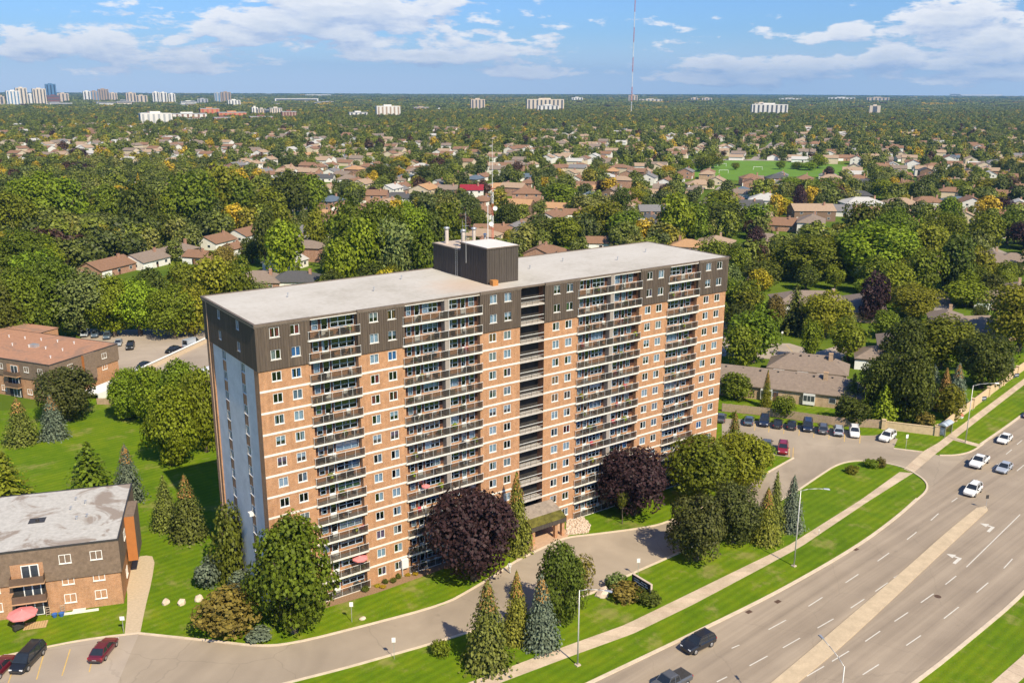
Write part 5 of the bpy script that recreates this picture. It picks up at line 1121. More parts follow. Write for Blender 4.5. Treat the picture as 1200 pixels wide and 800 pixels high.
fo = ob('far_houses', mb.mesh('far_houses', fm)); fo['kind'] = 'stuff'; fo['label'] = 'distant house roofs scattered among the trees'; fo['category'] = 'houses'
# trees: jittered grid, kept off houses, streets, lawn and field
HA = np.array(HOUSES); cell = {}
for run in STREET:
    for a, b in zip(run[:-1], run[1:]):
        for t_ in (0, .5): cell.setdefault((int((a[0]+(b[0]-a[0])*t_)//25), int((a[1]+(b[1]-a[1])*t_)//25)), []).append((a[0]+(b[0]-a[0])*t_, a[1]+(b[1]-a[1])*t_, 4.5))
for (x, y, r) in list(HOUSES)+[(o[0], o[1], o[2]*.75) for o in OCC]: cell.setdefault((int(x//25), int(y//25)), []).append((x, y, r))
cellh = {}
for (x, y, r) in HOUSES: cellh.setdefault((int(x//25), int(y//25)), []).append((x, y, r))
KEEPOUT = [LAWN, FIELD] + [gp(l) for l in ([(95, 399), (139, 445), (330, 445), (330, 388), (95, 381)], [(843, 402), (925, 400), (985, 402), (1012, 398), (990, 434), (846, 418)], [(843, 402), (860, 350), (884, 314), (895, 318), (862, 402)], [(1085, 344), (1120, 340), (1122, 362), (1092, 376)], [(1148, 282), (1215, 302), (1215, 312), (1148, 293)], [(-300, 440), (0, 385), (62, 384), (100, 392), (150, 392), (185, 430), (140, 470), (60, 520), (-300, 600)], [(790, 214), (800, 200), (845, 187), (1005, 192), (1005, 212), (950, 222), (880, 224), (820, 222)])]
pts = []
for i in range(-40, 420):
    for j in range(0, 420):
        g_ = 9.3; x = -420+i*g_+rs.uniform(-3.6, 3.6); y = 30+j*g_+rs.uniform(-3.6, 3.6)
        d = np.array([x, y, 5])-CAM; w = d@_fw
        if w < 130: continue
        u = 600+FPX*(d@_r2)/w; v = 400-FPX*(d@_u2)/w
        if not (-60 < u < 1260) or v < 130: continue
        if w > 850 and rs.random() < .12: continue
        ok = True
        for ii in (-1, 0, 1):
            for jj in (-1, 0, 1):
                for (hx, hy, hr) in cell.get((int(x//25)+ii, int(y//25)+jj), ()):
                    if (hx-x)**2+(hy-y)**2 < (hr+1.2)**2: ok = False
        if not ok: continue
        # front gardens: fewer and smaller trees on the near side of a house
        vd = np.array([x, y])-CAM[:2]; vd /= np.linalg.norm(vd); near_h = False
        for ii in (-2, -1, 0, 1, 2):
            for jj in (-2, -1, 0, 1, 2):
                for (hx, hy, hr) in cellh.get((int(x//25)+ii, int(y//25)+jj), ()):
                    dx, dy = hx-x, hy-y; al = dx*vd[0]+dy*vd[1]; la = abs(dx*vd[1]-dy*vd[0])
                    if 0 < al < 34 and la < hr*.9: near_h = True
        if near_h and rs.random() < .62: continue
        if any(inpoly(x, y, P) for P in (KEEPOUT if w < 560 else [KEEPOUT[1], KEEPOUT[-1]])): continue
        if 60 < u < 345 and w > 190 and 4 < v-(307-.226*(u-124)) < 42: continue
        open_ = 0.0 if u < 250 and v > 200 else ((.62 if u > 840 and v > 250 else .40) if v > 165 else .22)
        if rs.random() < open_: continue
        pts.append((w, x, y, u, v, near_h))
pts.sort(); print('suburb trees', len(pts))
NT_IND = 300-len(TL)
for q, (w, x, y, u, v, nh) in enumerate(pts[:NT_IND]):
    lf = rs.choice(['green', 'bright', 'dark', 'olive', 'yellow', 'pale', 'purple'], p=[.30, .17, .20, .17, .04, .07, .05]); sp = rs.random() < .08
    h = (rs.uniform(4.5, 7) if nh else rs.uniform(7, 12.5)) if u > 330 else (rs.uniform(5, 8) if (u > 70 and w > 190 and v > 282) else rs.uniform(10, 16)); wd = h*rs.uniform(.75, 1.0)
    if sp: tree(x, y, h*1.1, h*.42, leaf='spruce' if rs.random() < .7 else 'blue', kind='spruce', label='evergreen spruce', name='spruce_tree', place=twhere(u, v), group='trees of the suburb')
    else: tree(x, y, h, wd, leaf=lf, kind='mid', label=f'{LT[lf]} tree', place=twhere(u, v), group='trees of the suburb', lift=.1)
# the rest of the tree cover as one mass
def gn_scatter(name, P, rot, scl, idx, protos, label):
    me = bpy.data.meshes.new(name); me.from_pydata(P, [], [])
    for an, ty, da in (('rot', 'FLOAT', rot), ('scl', 'FLOAT_VECTOR', np.array(scl).ravel()), ('idx', 'INT', idx)):
        at = me.attributes.new(an, ty, 'POINT'); at.data.foreach_set('vector' if ty == 'FLOAT_VECTOR' else 'value', list(da))
    o = ob(name, me); o['kind'] = 'stuff'; o['label'] = label; o['category'] = 'trees'
    g = bpy.data.node_groups.new(name, 'GeometryNodeTree'); g.interface.new_socket('Geometry', in_out='INPUT', socket_type='NodeSocketGeometry'); g.interface.new_socket('Geometry', in_out='OUTPUT', socket_type='NodeSocketGeometry')
    N_ = g.nodes; L_ = g.links; gi = N_.new('NodeGroupInput'); go = N_.new('NodeGroupOutput'); ip = N_.new('GeometryNodeInstanceOnPoints'); jn = N_.new('GeometryNodeGeometryToInstance')
    for p in reversed(protos):
        oi = N_.new('GeometryNodeObjectInfo'); oi.inputs['Object'].default_value = p; oi.inputs['As Instance'].default_value = False; L_.new(oi.outputs['Geometry'], jn.inputs[0])
    def att(nm, ty):
        a = N_.new('GeometryNodeInputNamedAttribute'); a.data_type = ty; a.inputs['Name'].default_value = nm; return a.outputs['Attribute']
    cx_ = N_.new('ShaderNodeCombineXYZ'); L_.new(att('rot', 'FLOAT'), cx_.inputs[2])
    L_.new(gi.outputs[0], ip.inputs['Points']); L_.new(jn.outputs[0], ip.inputs['Instance']); ip.inputs['Pick Instance'].default_value = True
    L_.new(att('idx', 'INT'), ip.inputs['Instance Index']); L_.new(cx_.outputs[0], ip.inputs['Rotation']); L_.new(att('scl', 'FLOAT_VECTOR'), ip.inputs['Scale']); L_.new(ip.outputs[0], go.inputs[0])
    mo = o.modifiers.new('scatter', 'NODES'); mo.node_group = g; return o
# real trees at the back of the suburb also serve as the pattern for the mass
PROT = []
HI = [crown_mesh('crown', LEAF['mixed'], 1300, .098, 18, sh, 700+i, .19) for i, sh in enumerate(['round', 'oval', 'vase', 'low', 'round'])]+[spruce_mesh('crown', LEAF['mixed'], 20, 12, .11, 720, along=4)]
for i, me in enumerate(HI+FARM):
    w, x, y, u, v, nh = pts[NT_IND+i]; sp = i in (5, 11); h = 11.0; wd = 10.0 if not sp else 4.6
    t = thing('tree' if not sp else 'spruce_tree', 'tree', 'tree', (x, y, 0), i*1.1, 'trees of the suburb'); o = ob('crown', me, t, (0, 0, .7 if not sp else .2), 0, (wd, wd, h-.7)); ob('trunk', TR[i % 4], t, None, 0, (6, 6, 8)); PROT.append(o)
    PENDING.append((t, 'evergreen spruce' if sp else 'leafy tree', twhere(u, v)))
P, ro_, sc_, ix = [], [], [], []
for q, (w, x, y, u, v, nh) in enumerate(pts[NT_IND+12:]):
    far = w > 800; k = int(rs.choice(6, p=[.24, .2, .18, .14, .18, .06])); h = (rs.uniform(4, 6.5) if nh else rs.uniform(6.5, 12))*(1.0 if u > 330 or w > 600 else 1.25); wd = h*rs.uniform(.8, 1.08)*(1 if k != 5 else .45)
    P.append((x, y, .5)); ro_.append(rs.uniform(0, 6.28)); sc_.append((wd, wd, h)); ix.append(k+(6 if far else 0))
gn_scatter('suburb_tree_cover', P, ro_, sc_, ix, PROT, 'continuous tree canopy of the suburb')
# far wood: clumps of crowns out to the horizon
def clump(seed):
    global rng; rng = np.random.default_rng(seed); C = []; Nn = []
    for i in range(20):
        cx_, cy_ = rng.uniform(-.5, .5, 2); hh = rng.uniform(.16, .30); r = rng.uniform(.09, .14)
        d = rng.normal(size=(34, 3)); d[:, 2] = np.abs(d[:, 2])*.9; d /= np.linalg.norm(d, axis=1, keepdims=True); C.append(np.array([cx_, cy_, hh*.55])+d*[r, r, hh*.5]); Nn.append(d+rng.normal(size=d.shape)*.3)
    return quads_mesh('crown', np.vstack(C), np.vstack(Nn), np.full(20*34, .075), LEAF['mixed'])
CL = []
for i in range(3):
    w, x, y, u, v, nh = pts[NT_IND+12+i*7]; t = thing('tree_clump', f'small clump of trees among the far streets, {ordinal(i+1)} of three', 'trees', (x, y, 0)); CL.append(ob('crown', clump(900+i), t, None, 0, (26, 26, 34))); ob('trunk', TR[i], t, None, 0, (6, 6, 7))
P, ro_, sc_, ix = [], [], [], []
for (r0, r1, st_) in ((2350, 4200, 34), (4200, 8000, 62), (8000, 11300, 130)):
    n_ = int(2*r1/st_)
    for i in range(-n_, n_):
        for j in range(0, n_):
            a = i*st_+rs.uniform(-.4, .4)*st_; b = j*st_+rs.uniform(-.4, .4)*st_
            if b < r0 or b > r1 or abs(a) > b*.60: continue
            fx_, fy_ = math.sin(YAW), math.cos(YAW); x = CAM[0]+b*fx_+a*fy_; y = CAM[1]+b*fy_-a*fx_
            nz = math.sin(x*.0021+1)*math.cos(y*.0017)+math.sin(x*.0052+y*.0043)*.6+rs.normal()*.35
            if nz > .95: continue
            uu, vv = PX(x, y, 0)
            if uu < 400 and 118.5 < vv < 128 and rs.random() < (.75 if vv < 126.5 else .5): continue
            s = st_*1.35; P.append((x, y, 0)); ro_.append(rs.uniform(0, 6.28)); sc_.append((s, s, min(s, 62)*rs.uniform(.55, .9))); ix.append(int(rs.integers(3)))
gn_scatter('far_wood', P, ro_, sc_, ix, CL, 'distant wooded plain reaching the horizon'); print('clumps', len(P))
# ------------------------------------------------------------------ low apartment buildings on the left
SHING = M('brown_shingle_siding', (.20, .145, .105), .95, .22, 2.5)
WOODR = M('brown_railing_board', (.13, .085, .06), .8, .15, 2)
ORANGE = M('orange_panel', (.42, .155, .045), .8, .08, 1)
def mk_oldroof(name, base, dirt, amt):
    m, n, out = material(name); p = objco(n)
    f = n.smooth(n.noise(p, .16, 5, .65, .8), .50, .60); c = n.ramp(n.noise(p, 2.0, 4, .6), [(.3, [b*.85 for b in base]), (.7, [min(1, b*1.1) for b in base])])
    c = n.mix(n.math('MULTIPLY', f, amt), c, dirt); return finish(m, n, out, c, .9, .2)
ROOF_A = mk_oldroof('ballast_roof_grey', (.47, .455, .43), (.25, .20, .165), .85); ROOF_B = mk_oldroof('ballast_roof_red', (.40, .215, .135), (.26, .17, .125), .7)
SWIN = win_meshes(1.4, 1.2, 'b', WHITE_P)
def walkup(label, loc, rz, Lx, Dy, H, roofm, wins, bals, sidewins, stair=None):
    t = thing('apartment_block', label, 'building', loc, rz); cb = 4.55
    part('brick_wall', MB().box(-Lx, 0, 0, Dy, -.2, cb), BRICK, t); part('siding', MB().box(-Lx-.2, .2, -.2, Dy+.2, cb+.002, H), SHING, t)
    part('roof', MB().box(-Lx-.1, .1, -.1, Dy+.1, H+.002, H+.03), roofm, t)
    for a in ((-Lx-.24, .24, -.24, -.06), (-Lx-.24, .24, Dy+.06, Dy+.24)): part('fascia', MB().box(*a, H-.12, H+.10), METAL_DK, t)
    for a in ((-Lx-.24, -Lx-.06), (.06, .24)): part('fascia', MB().box(*a, -.058, Dy+.058, H-.12, H+.10), METAL_DK, t)
    for x, z in wins: put_window(t, x, -.21 if z > 4 else -.03, z, 0, 1.4, 1.2, SWIN)
    for y, z in sidewins: put_window(t, .21 if z > 4 else .03, y, z, R(90), 1.4, 1.2, SWIN)
    for (x0, x1) in bals:
        for z in (.05, 2.5, 4.98):
            b = ob('balcony', None, t, (x0, 0, z)); w = x1-x0; y0 = -.22
            part('recess', MB().box(.02, w-.02, y0-.012, y0-.002, .05, 2.35), BRICK if z > 3 else DARKIN, b)  # flat sheet before the wall, coloured dark on the lower floors, brick on top
            if z > 1:
                part('slab', MB().box(-.1, w+.1, -1.25, y0-.014, -.16, .02), M('balcony_fascia', (.46, .29, .17), .85, .1, 2), b); part('railing', MB().box(-.05, w+.05, -1.22, -1.16, .021, .95).box(-.05, .01, -1.158, y0-.015, .021, .95).box(w-.01, w+.05, -1.158, y0-.015, .021, .95), WOODR, b)
            part('frame', MB().box(w*.32, w*.86, y0-.06, y0-.016, .1, 2.15), WHITE_P, b); part('pane', MB().box(w*.35, w*.57, y0-.075, y0-.061, .2, 2.05), MATS['house_glass'], b); part('pane', MB().box(w*.61, w*.83, y0-.075, y0-.061, .2, 2.05), MATS['house_glass'], b)
    if stair:
        y0, y1, p = stair; part('stair_bay', MB().box(.202, p, y0, y1, 2.6, H-.02), SHING, t); part('stair_panel', MB().quad((.21, y0-.01, 2.6), (p, y0-.01, 2.6), (p, y0-.01, H-.05), (.21, y0-.01, H-.05)), ORANGE, t)
    return t
sa = walkup('low grey-roofed brick apartment building in the lower left', (-14.7, 14.5, 0), R(-19.3), 40, 17.6, 9.1, ROOF_A, [(-2.55, 6.75), (-6.15, 6.75), (-2.55, 4.05-.35), (-6.15, 4.05-.35), (-2.55, 1.15), (-6.15, 1.15), (-14.6, 6.75), (-14.6, 3.7), (-14.6, 1.15), (-18.2, 6.75), (-18.2, 3.7), (-18.2, 1.15)], [(-12.45, -8.7)], [(5.2, 6.6), (12.6, 6.9), (5.2, 1.2)], (6.5, 11.6, 1.45))
part('roof_hatch', MB().box(-11.6, -9.6, 7.6, 9.2, 9.132, 9.16).lathe([(.22, 9.16), (.22, 9.4), (0, 9.4)], 8, 0, (-10.6, 8.4, 0)), METAL_DK, sa)
for (x, y) in ((-5.2, 12.2), (-4.4, 7.6), (-6.6, 13.6), (-5.6, 7.2), (-6.8, 10.6)): part('roof_vent', MB().lathe([(.1, 0), (.1, .4), (.18, .42), (.18, .5), (0, .52)], 8, 0, (x, y, 9.13)), STEEL, sa)
part('window_well', MB().box(-7.4, -2.9, -1.0, -.8, 0, .25).box(-6.0, -4.5, -.75, -.1, 0, .18), BAND, sa)
# the brown-roofed one further back: long side runs away to the upper left
ub = walkup('low brown-roofed brick apartment building on the left behind the lawn', (-6.6, 105.9, 0), math.atan2(-.85, .53), 46, 18.4, 8.3, ROOF_B, [(-2.6, 6.0), (-6.6, 6.0), (-2.6, 3.4), (-6.6, 1.0), (-14.2, 6.0), (-18.5, 6.0), (-14.2, 1.0)], [(-12.3, -8.6)], [(5.0, 6.0), (14.4, 6.0), (14.4, 3.4)], (8.2, 11.4, .9))
part('upper_roof_wing', MB().box(-40, -24, 14, 24, 0, 8.31), BRICK, ub); part('upper_roof', MB().box(-40.2, -23.8, 13.8, 24.2, 8.312, 8.36), ROOF_B, ub)
for i in range(12): part('roof_vent', MB().lathe([(.12, 0), (.12, .45), (.2, .47), (.2, .55), (0, .57)], 8, 0, (-4-2.3*i, 4+(i*5.3) % 11, 8.33)), ALU, ub)
part('roof_unit', MB().box(-15.6, -13.8, 8.6, 9.8, 8.332, 9.0), STEEL, ub)
# patio things by the grey-roofed building
def local(t, x, y, z=0):
    a = t.rotation_euler.z; c, s = math.cos(a), math.sin(a); return (t.location.x+x*c-y*s, t.location.y+x*s+y*c, z)
def parasol(loc, r, h, label, s=1.0):
    t = thing('parasol', label, 'parasol', loc); pts = [(r*math.cos(6.283*k/8), r*math.sin(6.283*k/8), h-.45*r*.6) for k in range(8)]
    mb = MB(); mb.add(pts+[(0, 0, h)], [(k, (k+1) % 8, 8) for k in range(8)]); mb.add([(p[0], p[1], p[2]-.16) for p in pts]+pts, [(k, (k+1) % 8, 8+(k+1) % 8, 8+k) for k in range(8)])
    part('canopy', mb, M('parasol_red', (.70, .24, .24), .8, .1, 2), t); part('pole', MB().tube((0, 0, 0), (0, 0, h+.1), .03, .03, 6), ALU, t); return t
parasol(local(sa, -11.2, -2.6), 1.75, 2.4, 'faded red parasol on the patio of the grey-roofed building')
q = local(sa, -11.7, -3.2); tag(part('barbecue', MB().box(-.6, .6, -.3, .3, .3, .9).lathe([(.34, .9), (.32, 1.1), (.15, 1.25), (0, 1.28)], 10).box(-.5, -.44, -.25, -.2, 0, .3).box(.44, .5, -.25, -.2, 0, .3).box(-.5, -.44, .2, .25, 0, .3).box(.44, .5, .2, .25, 0, .3), METAL_DK, None, loc=q, rz=.3), 'dark covered barbecue under the red parasol', 'barbecue')
dk = thing('timber_deck', 'small slatted timber deck in front of the patio', 'deck', local(sa, -9.9, -2.6), R(-19.3))
for i in range(9): part('plank', MB().box(-1.3+i*.29, -1.3+i*.29+.25, -.8, .8, .05, .12), M('deck_wood', (.50, .34, .17), .85, .12, 2), dk)
part('joist', MB().box(-1.3, 1.28, -.6, -.5, 0, .05).box(-1.3, 1.28, .5, .6, 0, .05), MATS['deck_wood'], dk)
for i, (x, cc) in enumerate(((-8.0, 'left'), (-7.2, 'right'))):
    tag(part('plant_tub', MB().lathe([(.22, 0), (.34, .42), (.36, .45), (.3, .45), (.28, .35), (0, .33)], 12), M('tub_blue', (.05, .14, .40), .5, .1, 2), None, loc=local(sa, x, -1.1)), f'blue plant tub against the brick wall, {cc} of two', 'planter')
for i, (x, cc) in enumerate(((-8.8, 'left'), (-7.1, 'right'))):
    lad = MB().box(-.25, -.2, -.03, .03, 0, 1.3).box(.2, .25, -.03, .03, 0, 1.3)
    for k in range(4): lad.box(-.2, .2, -.05, .05, .2+.32*k, .24+.32*k)
    tag(part('garden_rack', lad, M('rack_tan', (.42, .34, .26), .8, .1, 2), None, loc=local(sa, x, -.55), rz=R(-19.3)), f'low tan ladder rack against the brick wall, {cc} of two', 'rack')
tpx(4, 716, 696, 16, leaf='dark', kind='bush', label='dark shrub at the left edge below the brick building', cat='shrub', name='round_bush')
def rock(u, v, w, label, h=.55, col=(.62, .50, .40)):
    c = G(u, v); r_ = np.random.default_rng(int(u*7+v)); D = fib(60); D = D*(1+.16*r_.normal(size=(60, 1)))*[w/2, w/2*.85, h]
    import bmesh; bm = bmesh.new()
    for p in D: bm.verts.new(p)
    res = bmesh.ops.convex_hull(bm, input=bm.verts); bmesh.ops.delete(bm, geom=[g for g in res['geom_interior']], context='VERTS'); me = bpy.data.meshes.new('boulder'); bm.to_mesh(me); bm.free(); me.materials.append(M('boulder_stone', col, .95, .2, 1.5))
    return tag(ob('boulder', me, None, (c[0], c[1], h*.35)), label, 'boulder')
for i, (u, v) in enumerate([(194.5, 707), (213, 707.5), (233, 703)]): rock(u, v, 1.0, f'pale boulder on the lawn left of the tower, {["left", "middle", "right"][i]} of three')
rock(706, 697, 1.7, 'pale angular rock at the driveway edge by the lamp post', .6); rock(708, 693, 1.3, 'second pale rock behind the one by the lamp post', .5); rock(717, 693, .7, 'small pale stone beside the flowering shrub', .35)
rock(425, 725, .8, 'small white block on the lawn by the driveway sign', .2, (.75, .73, .7))
# fan of pale river stones right of the entrance
fan = gp([(664, 627), (690, 624), (692, 614), (684, 606), (671, 603), (663, 608)])
fs = sheet('stone_bed', fan, .014, M('stone_bed_fill', (.46, .36, .27), .95, .2, 4), 'bed of pale river stones right of the entrance')
sm = rock(0, 420, .5, 'x', .28); sme = sm.data; bpy.data.objects.remove(sm); fx0 = np.array(fan).min(0); fx1 = np.array(fan).max(0); k_ = 0
while k_ < 240:
    p = rs.uniform(fx0, fx1)
    if inpoly(p[0], p[1], fan): o = ob('stone', sme, fs, (p[0], p[1], .05), rs.uniform(0, 6), rs.uniform(.35, .75)); k_ += 1
for i in range(26):
    t_ = i/25; a = G(598+t_*26, 652-t_*16); o = ob('stone', sme, fs, (a[0]+rs.normal()*.3, a[1]+.7+rs.normal()*.35, .12), rs.uniform(0, 6), rs.uniform(.7, 1.5))
# ------------------------------------------------------------------ fences and walls
def fence_line(label, pts, h=1.8):
    pts = np.array(pts); t = thing('wooden_fence', label, 'fence', (*pts[0], 0)); P = resample(pts-pts[0], 2.4); fm_ = M('weathered_wood', (.40, .29, .21), .95, .2, 2)
    for a, b in zip(P[:-1], P[1:]):
        d = b-a; L = np.linalg.norm(d); ang = math.atan2(d[1], d[0]); mb = MB(); n = int(L/.16)
        for i in range(n): hh = h+rs.normal()*.03; mb.box(i*L/n+.012, (i+1)*L/n-.012, -.012, .012+.01*rs.random(), .05, hh)
        o = part('board_panel', mb, fm_, t, loc=(*a, 0), rz=ang); o['kind'] = 'stuff'
        part('post', MB().box(-.06, .06, .025, .14, 0, h-.1), fm_, t, loc=(*a, 0), rz=ang); part('rail', MB().box(0, L, .024, .07, .4, .48).box(0, L, .024, .07, 1.35, 1.43), fm_, t, loc=(*a, 0), rz=ang)
fence_line('weathered wooden board fence behind the row of parked cars', gp([(846, 482), (905, 488), (932, 492), (982, 499), (1033, 502)]))
fence_line('short wooden fence by the ramp on the left', gp([(114, 474), (134, 474)]), 1.4)
STONE_W = M('tan_block_wall', (.60, .45, .28), .9, .12, 1.5)
def stone_wall(label, pts, h=1.9, step=7.0):
    pts = np.array(pts); t = thing('stone_wall', label, 'wall', (*pts[0], 0)); P = resample(pts-pts[0], step)
    for i, (a, b) in enumerate(zip(P[:-1], P[1:])):
        d = b-a; L = np.linalg.norm(d); ang = math.atan2(d[1], d[0])
        part('wall_panel', MB().box(.35, L-.35, -.14, .14, -.05, h-.1), STONE_W, t, loc=(*a, 0), rz=ang); part('coping', MB().box(.35, L-.35, -.2, .2, h-.098, h), STONE_W, t, loc=(*a, 0), rz=ang)
    for i, a in enumerate(P):
        if i < len(P)-1: d = P[i+1]-a
        part('pier', MB().box(-.35, .35, -.35, .35, -.05, h+.2).box(-.42, .42, -.42, .42, h+.202, h+.32), STONE_W, t, loc=(*a, 0), rz=math.atan2(d[1], d[0]))
stone_wall('tan block wall behind the small lawn by the bus shelter', gp([(1035, 502.5), (1097, 510)]), 1.7, 7)
stone_wall('long tan block wall running along the sidewalk on the right', gp([(1099, 510), (1114, 497), (1141, 477), (1180, 447.5), (1200, 433), (1235, 408)]), 1.9, 11)
rw = thing('retaining_wall', 'white-topped retaining wall of the ramp behind the tower', 'wall', (0, 0, 0)); a = G(128, 455)[:2]; b = G(262, 392)[:2]; d = b-a; L = np.linalg.norm(d); an_ = math.atan2(d[1], d[0])
part('wall_face', MB().box(0, L, -.15, .15, 0, 1.25), M('ramp_wall_tan', (.60, .48, .34), .9, .08, 1), rw, loc=(*a, 0), rz=an_); part('coping', MB().box(0, L, -.3, .3, 1.252, 1.4), WHITE_P, rw, loc=(*a, 0), rz=an_)
c = G(122, 462); tag(part('ramp_cover', MB().box(-5, 5, -2.2, 2.2, 1.2, 1.5).box(-5, 5, -2.2, -2.0, 0, 1.2).box(-5, 5, 2.0, 2.2, 0, 1.2), WHITE_P, None, loc=(c[0]+1, c[1]+1, 0), rz=an_-.1), 'white flat cover over the garage ramp beside the brown-roofed building', 'ramp cover')
# ------------------------------------------------------------------ street furniture
POLEM = M('aluminium_pole', (.58, .57, .55), .45, .06, 2, metal=.3)
def lamp(base, h, tip, label):
    t = thing('street_lamp', label, 'lamp post', (base[0], base[1], 0)); dx, dy = tip[0]-base[0], tip[1]-base[1]; L = math.hypot(dx, dy); ux, uy = dx/L, dy/L
    part('base', MB().box(-.28, .28, -.28, .28, -.05, .14), CONC, t)
    part('pole', MB().tube((0, 0, .14), (0, 0, h), .10, .055, 10), POLEM, t, True)
    am = MB(); pts = [(0, 0, h-.1), (ux*L*.3, uy*L*.3, h+.25), (ux*L*.7, uy*L*.7, h+.42), (ux*L, uy*L, h+.45)]
    for p0, p1 in zip(pts[:-1], pts[1:]): am.tube(p0, p1, .045, .04, 6)
    part('arm', am, POLEM, t, True)
    hd = MB(); hd.add([(-.1, -.14, .06), (.75, -.17, .02), (.75, .17, .02), (-.1, .14, .06), (-.1, -.1, .16), (.6, -.1, .16), (.6, .1, .16), (-.1, .1, .16)], [(3, 2, 1, 0), (4, 5, 6, 7), (0, 1, 5, 4), (1, 2, 6, 5), (2, 3, 7, 6), (3, 0, 4, 7)])
    part('lamp_head', hd, STEEL, t, loc=(ux*L, uy*L, h+.4), rz=math.atan2(uy, ux))
lamp((24.6, -29.8), 9.7, (26.4, -32.2), 'street lamp in front of the spruces by the sidewalk'); lamp((64.1, -29.4), 11.5, (66.2, -31.6), 'street lamp in front of the bronze maples'); lamp((129.5, -17.8), 11.4, (132.6, -20.2), 'street lamp beside the bus shelter'); lamp((35.6, -56.6), 10.5, (37.2, -52.9), 'street lamp cut by the bottom edge, over the median')
def signpost(u, v, h, label, plate=(.45, .6), col='w', face=-120):
    c = G(u, v); t = thing('sign_post', label, 'sign', (c[0], c[1], 0), R(face+90)); part('post', MB().box(-.03, .03, -.02, .02, 0, h), STEEL, t)
    part('plate', MB().box(-plate[0]/2, plate[0]/2, -.04, -.021, h-plate[1], h+.02), {'w': WHITE_P, 'k': METAL_DK, 'g': M('sign_green', (.03, .22, .10), .5, .05, 2)}[col], t)
signpost(462, 771.5, 2.8, 'thin sign post on the grass strip by the driveway'); signpost(412.5, 728.6, 2.8, 'white sign post on the lawn near the large maple'); signpost(747.5, 675, 2.7, 'sign post behind the monument sign'); signpost(145, 740.6, 2.2, 'small white sign by the gravel path', (.55, .5)); signpost(1061.4, 525.5, 2.8, 'sign post on the small lawn by the block wall', (.45, .7)); signpost(886, 400, 2.6, 'left sign post at the edge of the condominium lot', (.5, .5)); signpost(916, 399.5, 2.6, 'right sign post at the edge of the condominium lot', (.5, .5)); signpost(959.4, 627, 1.0, 'short white marker post beside the sidewalk', (.15, .2)); signpost(1155, 596, 2.4, 'thin sign post on the tip of the median', (.5, .6), 'k')
for i, (u, v, w_) in enumerate([(1152, 470.5, 1.5), (1191, 443, 1.3)]):
    c = G(u, v); t = thing('lawn_sign', f'small dark lawn sign, {["nearer", "farther"][i]} of two by the wall', 'sign', (c[0], c[1], 0), R(-20)); part('board', MB().box(-w_/2, w_/2, -.03, .03, .35, 1.15), M('lawn_sign_navy', (.03, .04, .10), .6, .1, 2), t); part('stripe', MB().box(-w_*.4, w_*.4, -.034, -.031, .66, .80), WHITE_P, t); part('stake', MB().box(-.5, -.46, -.02, .02, 0, .35).box(.46, .5, -.02, .02, 0, .35), STEEL, t)
c = G(1126, 489.5); t = thing('flower_pot', 'red and orange flowers by the foot of the block wall', 'flowers', (c[0], c[1], 0)); part('tub', MB().lathe([(.4, 0), (.5, .4), (0, .4)], 10), WHITE_P, t); fl = fib(40)*[.5, .5, .3]+[0, 0, .6]; ob('blooms', quads_mesh('blooms', fl, fl-[0, 0, .4], np.full(40, .22), M('bloom_red', (.6, .08, .05), .7, .3, 6)), t)
# monument sign: dark panels with pale lettering too small to read
t = thing('monument_sign', 'dark blue monument sign with rows of pale lettering beside the yew', 'sign', (40.95, -23.05, 0))
part('panel', MB().box(-.14, .14, -1.75, 1.72, .62, 2.62), M('sign_navy', (.014, .017, .035), .4, .15, 2), t); part('edge_trim', MB().box(-.16, .16, -1.85, -1.752, .55, 2.68), M('sign_trim', (.55, .45, .36), .8, .1, 2), t); part('edge_trim', MB().box(-.16, .16, -1.75, 1.76, 2.622, 2.69), MATS['sign_trim'], t)
for y in (-1.3, 1.3): part('post', MB().box(-.08, .08, y-.08, y+.08, 0, .62), METAL_DK, t)
LET = M('sign_lettering', (.38, .52, .66), .6, .1, 3)
for row, (z, hh, y0, y1, wl) in enumerate([(2.28, .13, -1.2, 1.35, .12), (1.95, .17, -1.35, 1.3, .15), (1.55, .22, -1.1, .9, .2), (1.18, .14, -1.4, 1.4, .11), (.84, .2, -1.25, .75, .17)]):
    mb = MB(); y = y1
    while y-wl > y0:
        ww = wl*rs.uniform(.55, .95)
        if rs.random() > .14: mb.box(-.150, -.141, y-ww, y, z-hh/2, z+hh/2*rs.uniform(.5, 1))
        y -= wl*1.15
    o = part('lettering_row', mb, LET, t); o['kind'] = 'stuff'
# bus shelter
t = thing('bus_shelter', 'glass bus shelter with domed roof at the end of the block wall', 'shelter', (130.3, -13.2, 0), R(8)); SG = MATS['house_glass']
for x in (-1.6, 1.6):
    for y in (-.65, .65): part('post', MB().box(x-.05, x+.05, y-.05, y+.05, 0, 2.3), STEEL, t)
part('back_glass', MB().box(-1.55, 1.55, .64, .66, .2, 2.1), SMOKED, t); part('end_glass', MB().box(-1.61, -1.59, -.6, .6, .2, 2.1), SMOKED, t); part('end_glass', MB().box(1.59, 1.61, -.6, .6, .2, 2.1), SMOKED, t)
dm_ = MB(); n_ = 8
for i in range(n_):
    y0 = -.85+1.7*i/n_; y1 = -.85+1.7*(i+1)/n_; z0 = 2.3+.42*math.cos(math.pi*(y0)/1.7/1.0*.98); z1 = 2.3+.42*math.cos(math.pi*y1/1.7*.98); dm_.quad((-1.8, y0, z0), (1.8, y0, z0), (1.8, y1, z1), (-1.8, y1, z1)); dm_.quad((-1.8, y0, 2.28), (-1.8, y1, 2.28), (-1.8, y1, z1), (-1.8, y0, z0)); dm_.quad((1.8, y1, 2.28), (1.8, y0, 2.28), (1.8, y0, z0), (1.8, y1, z1))
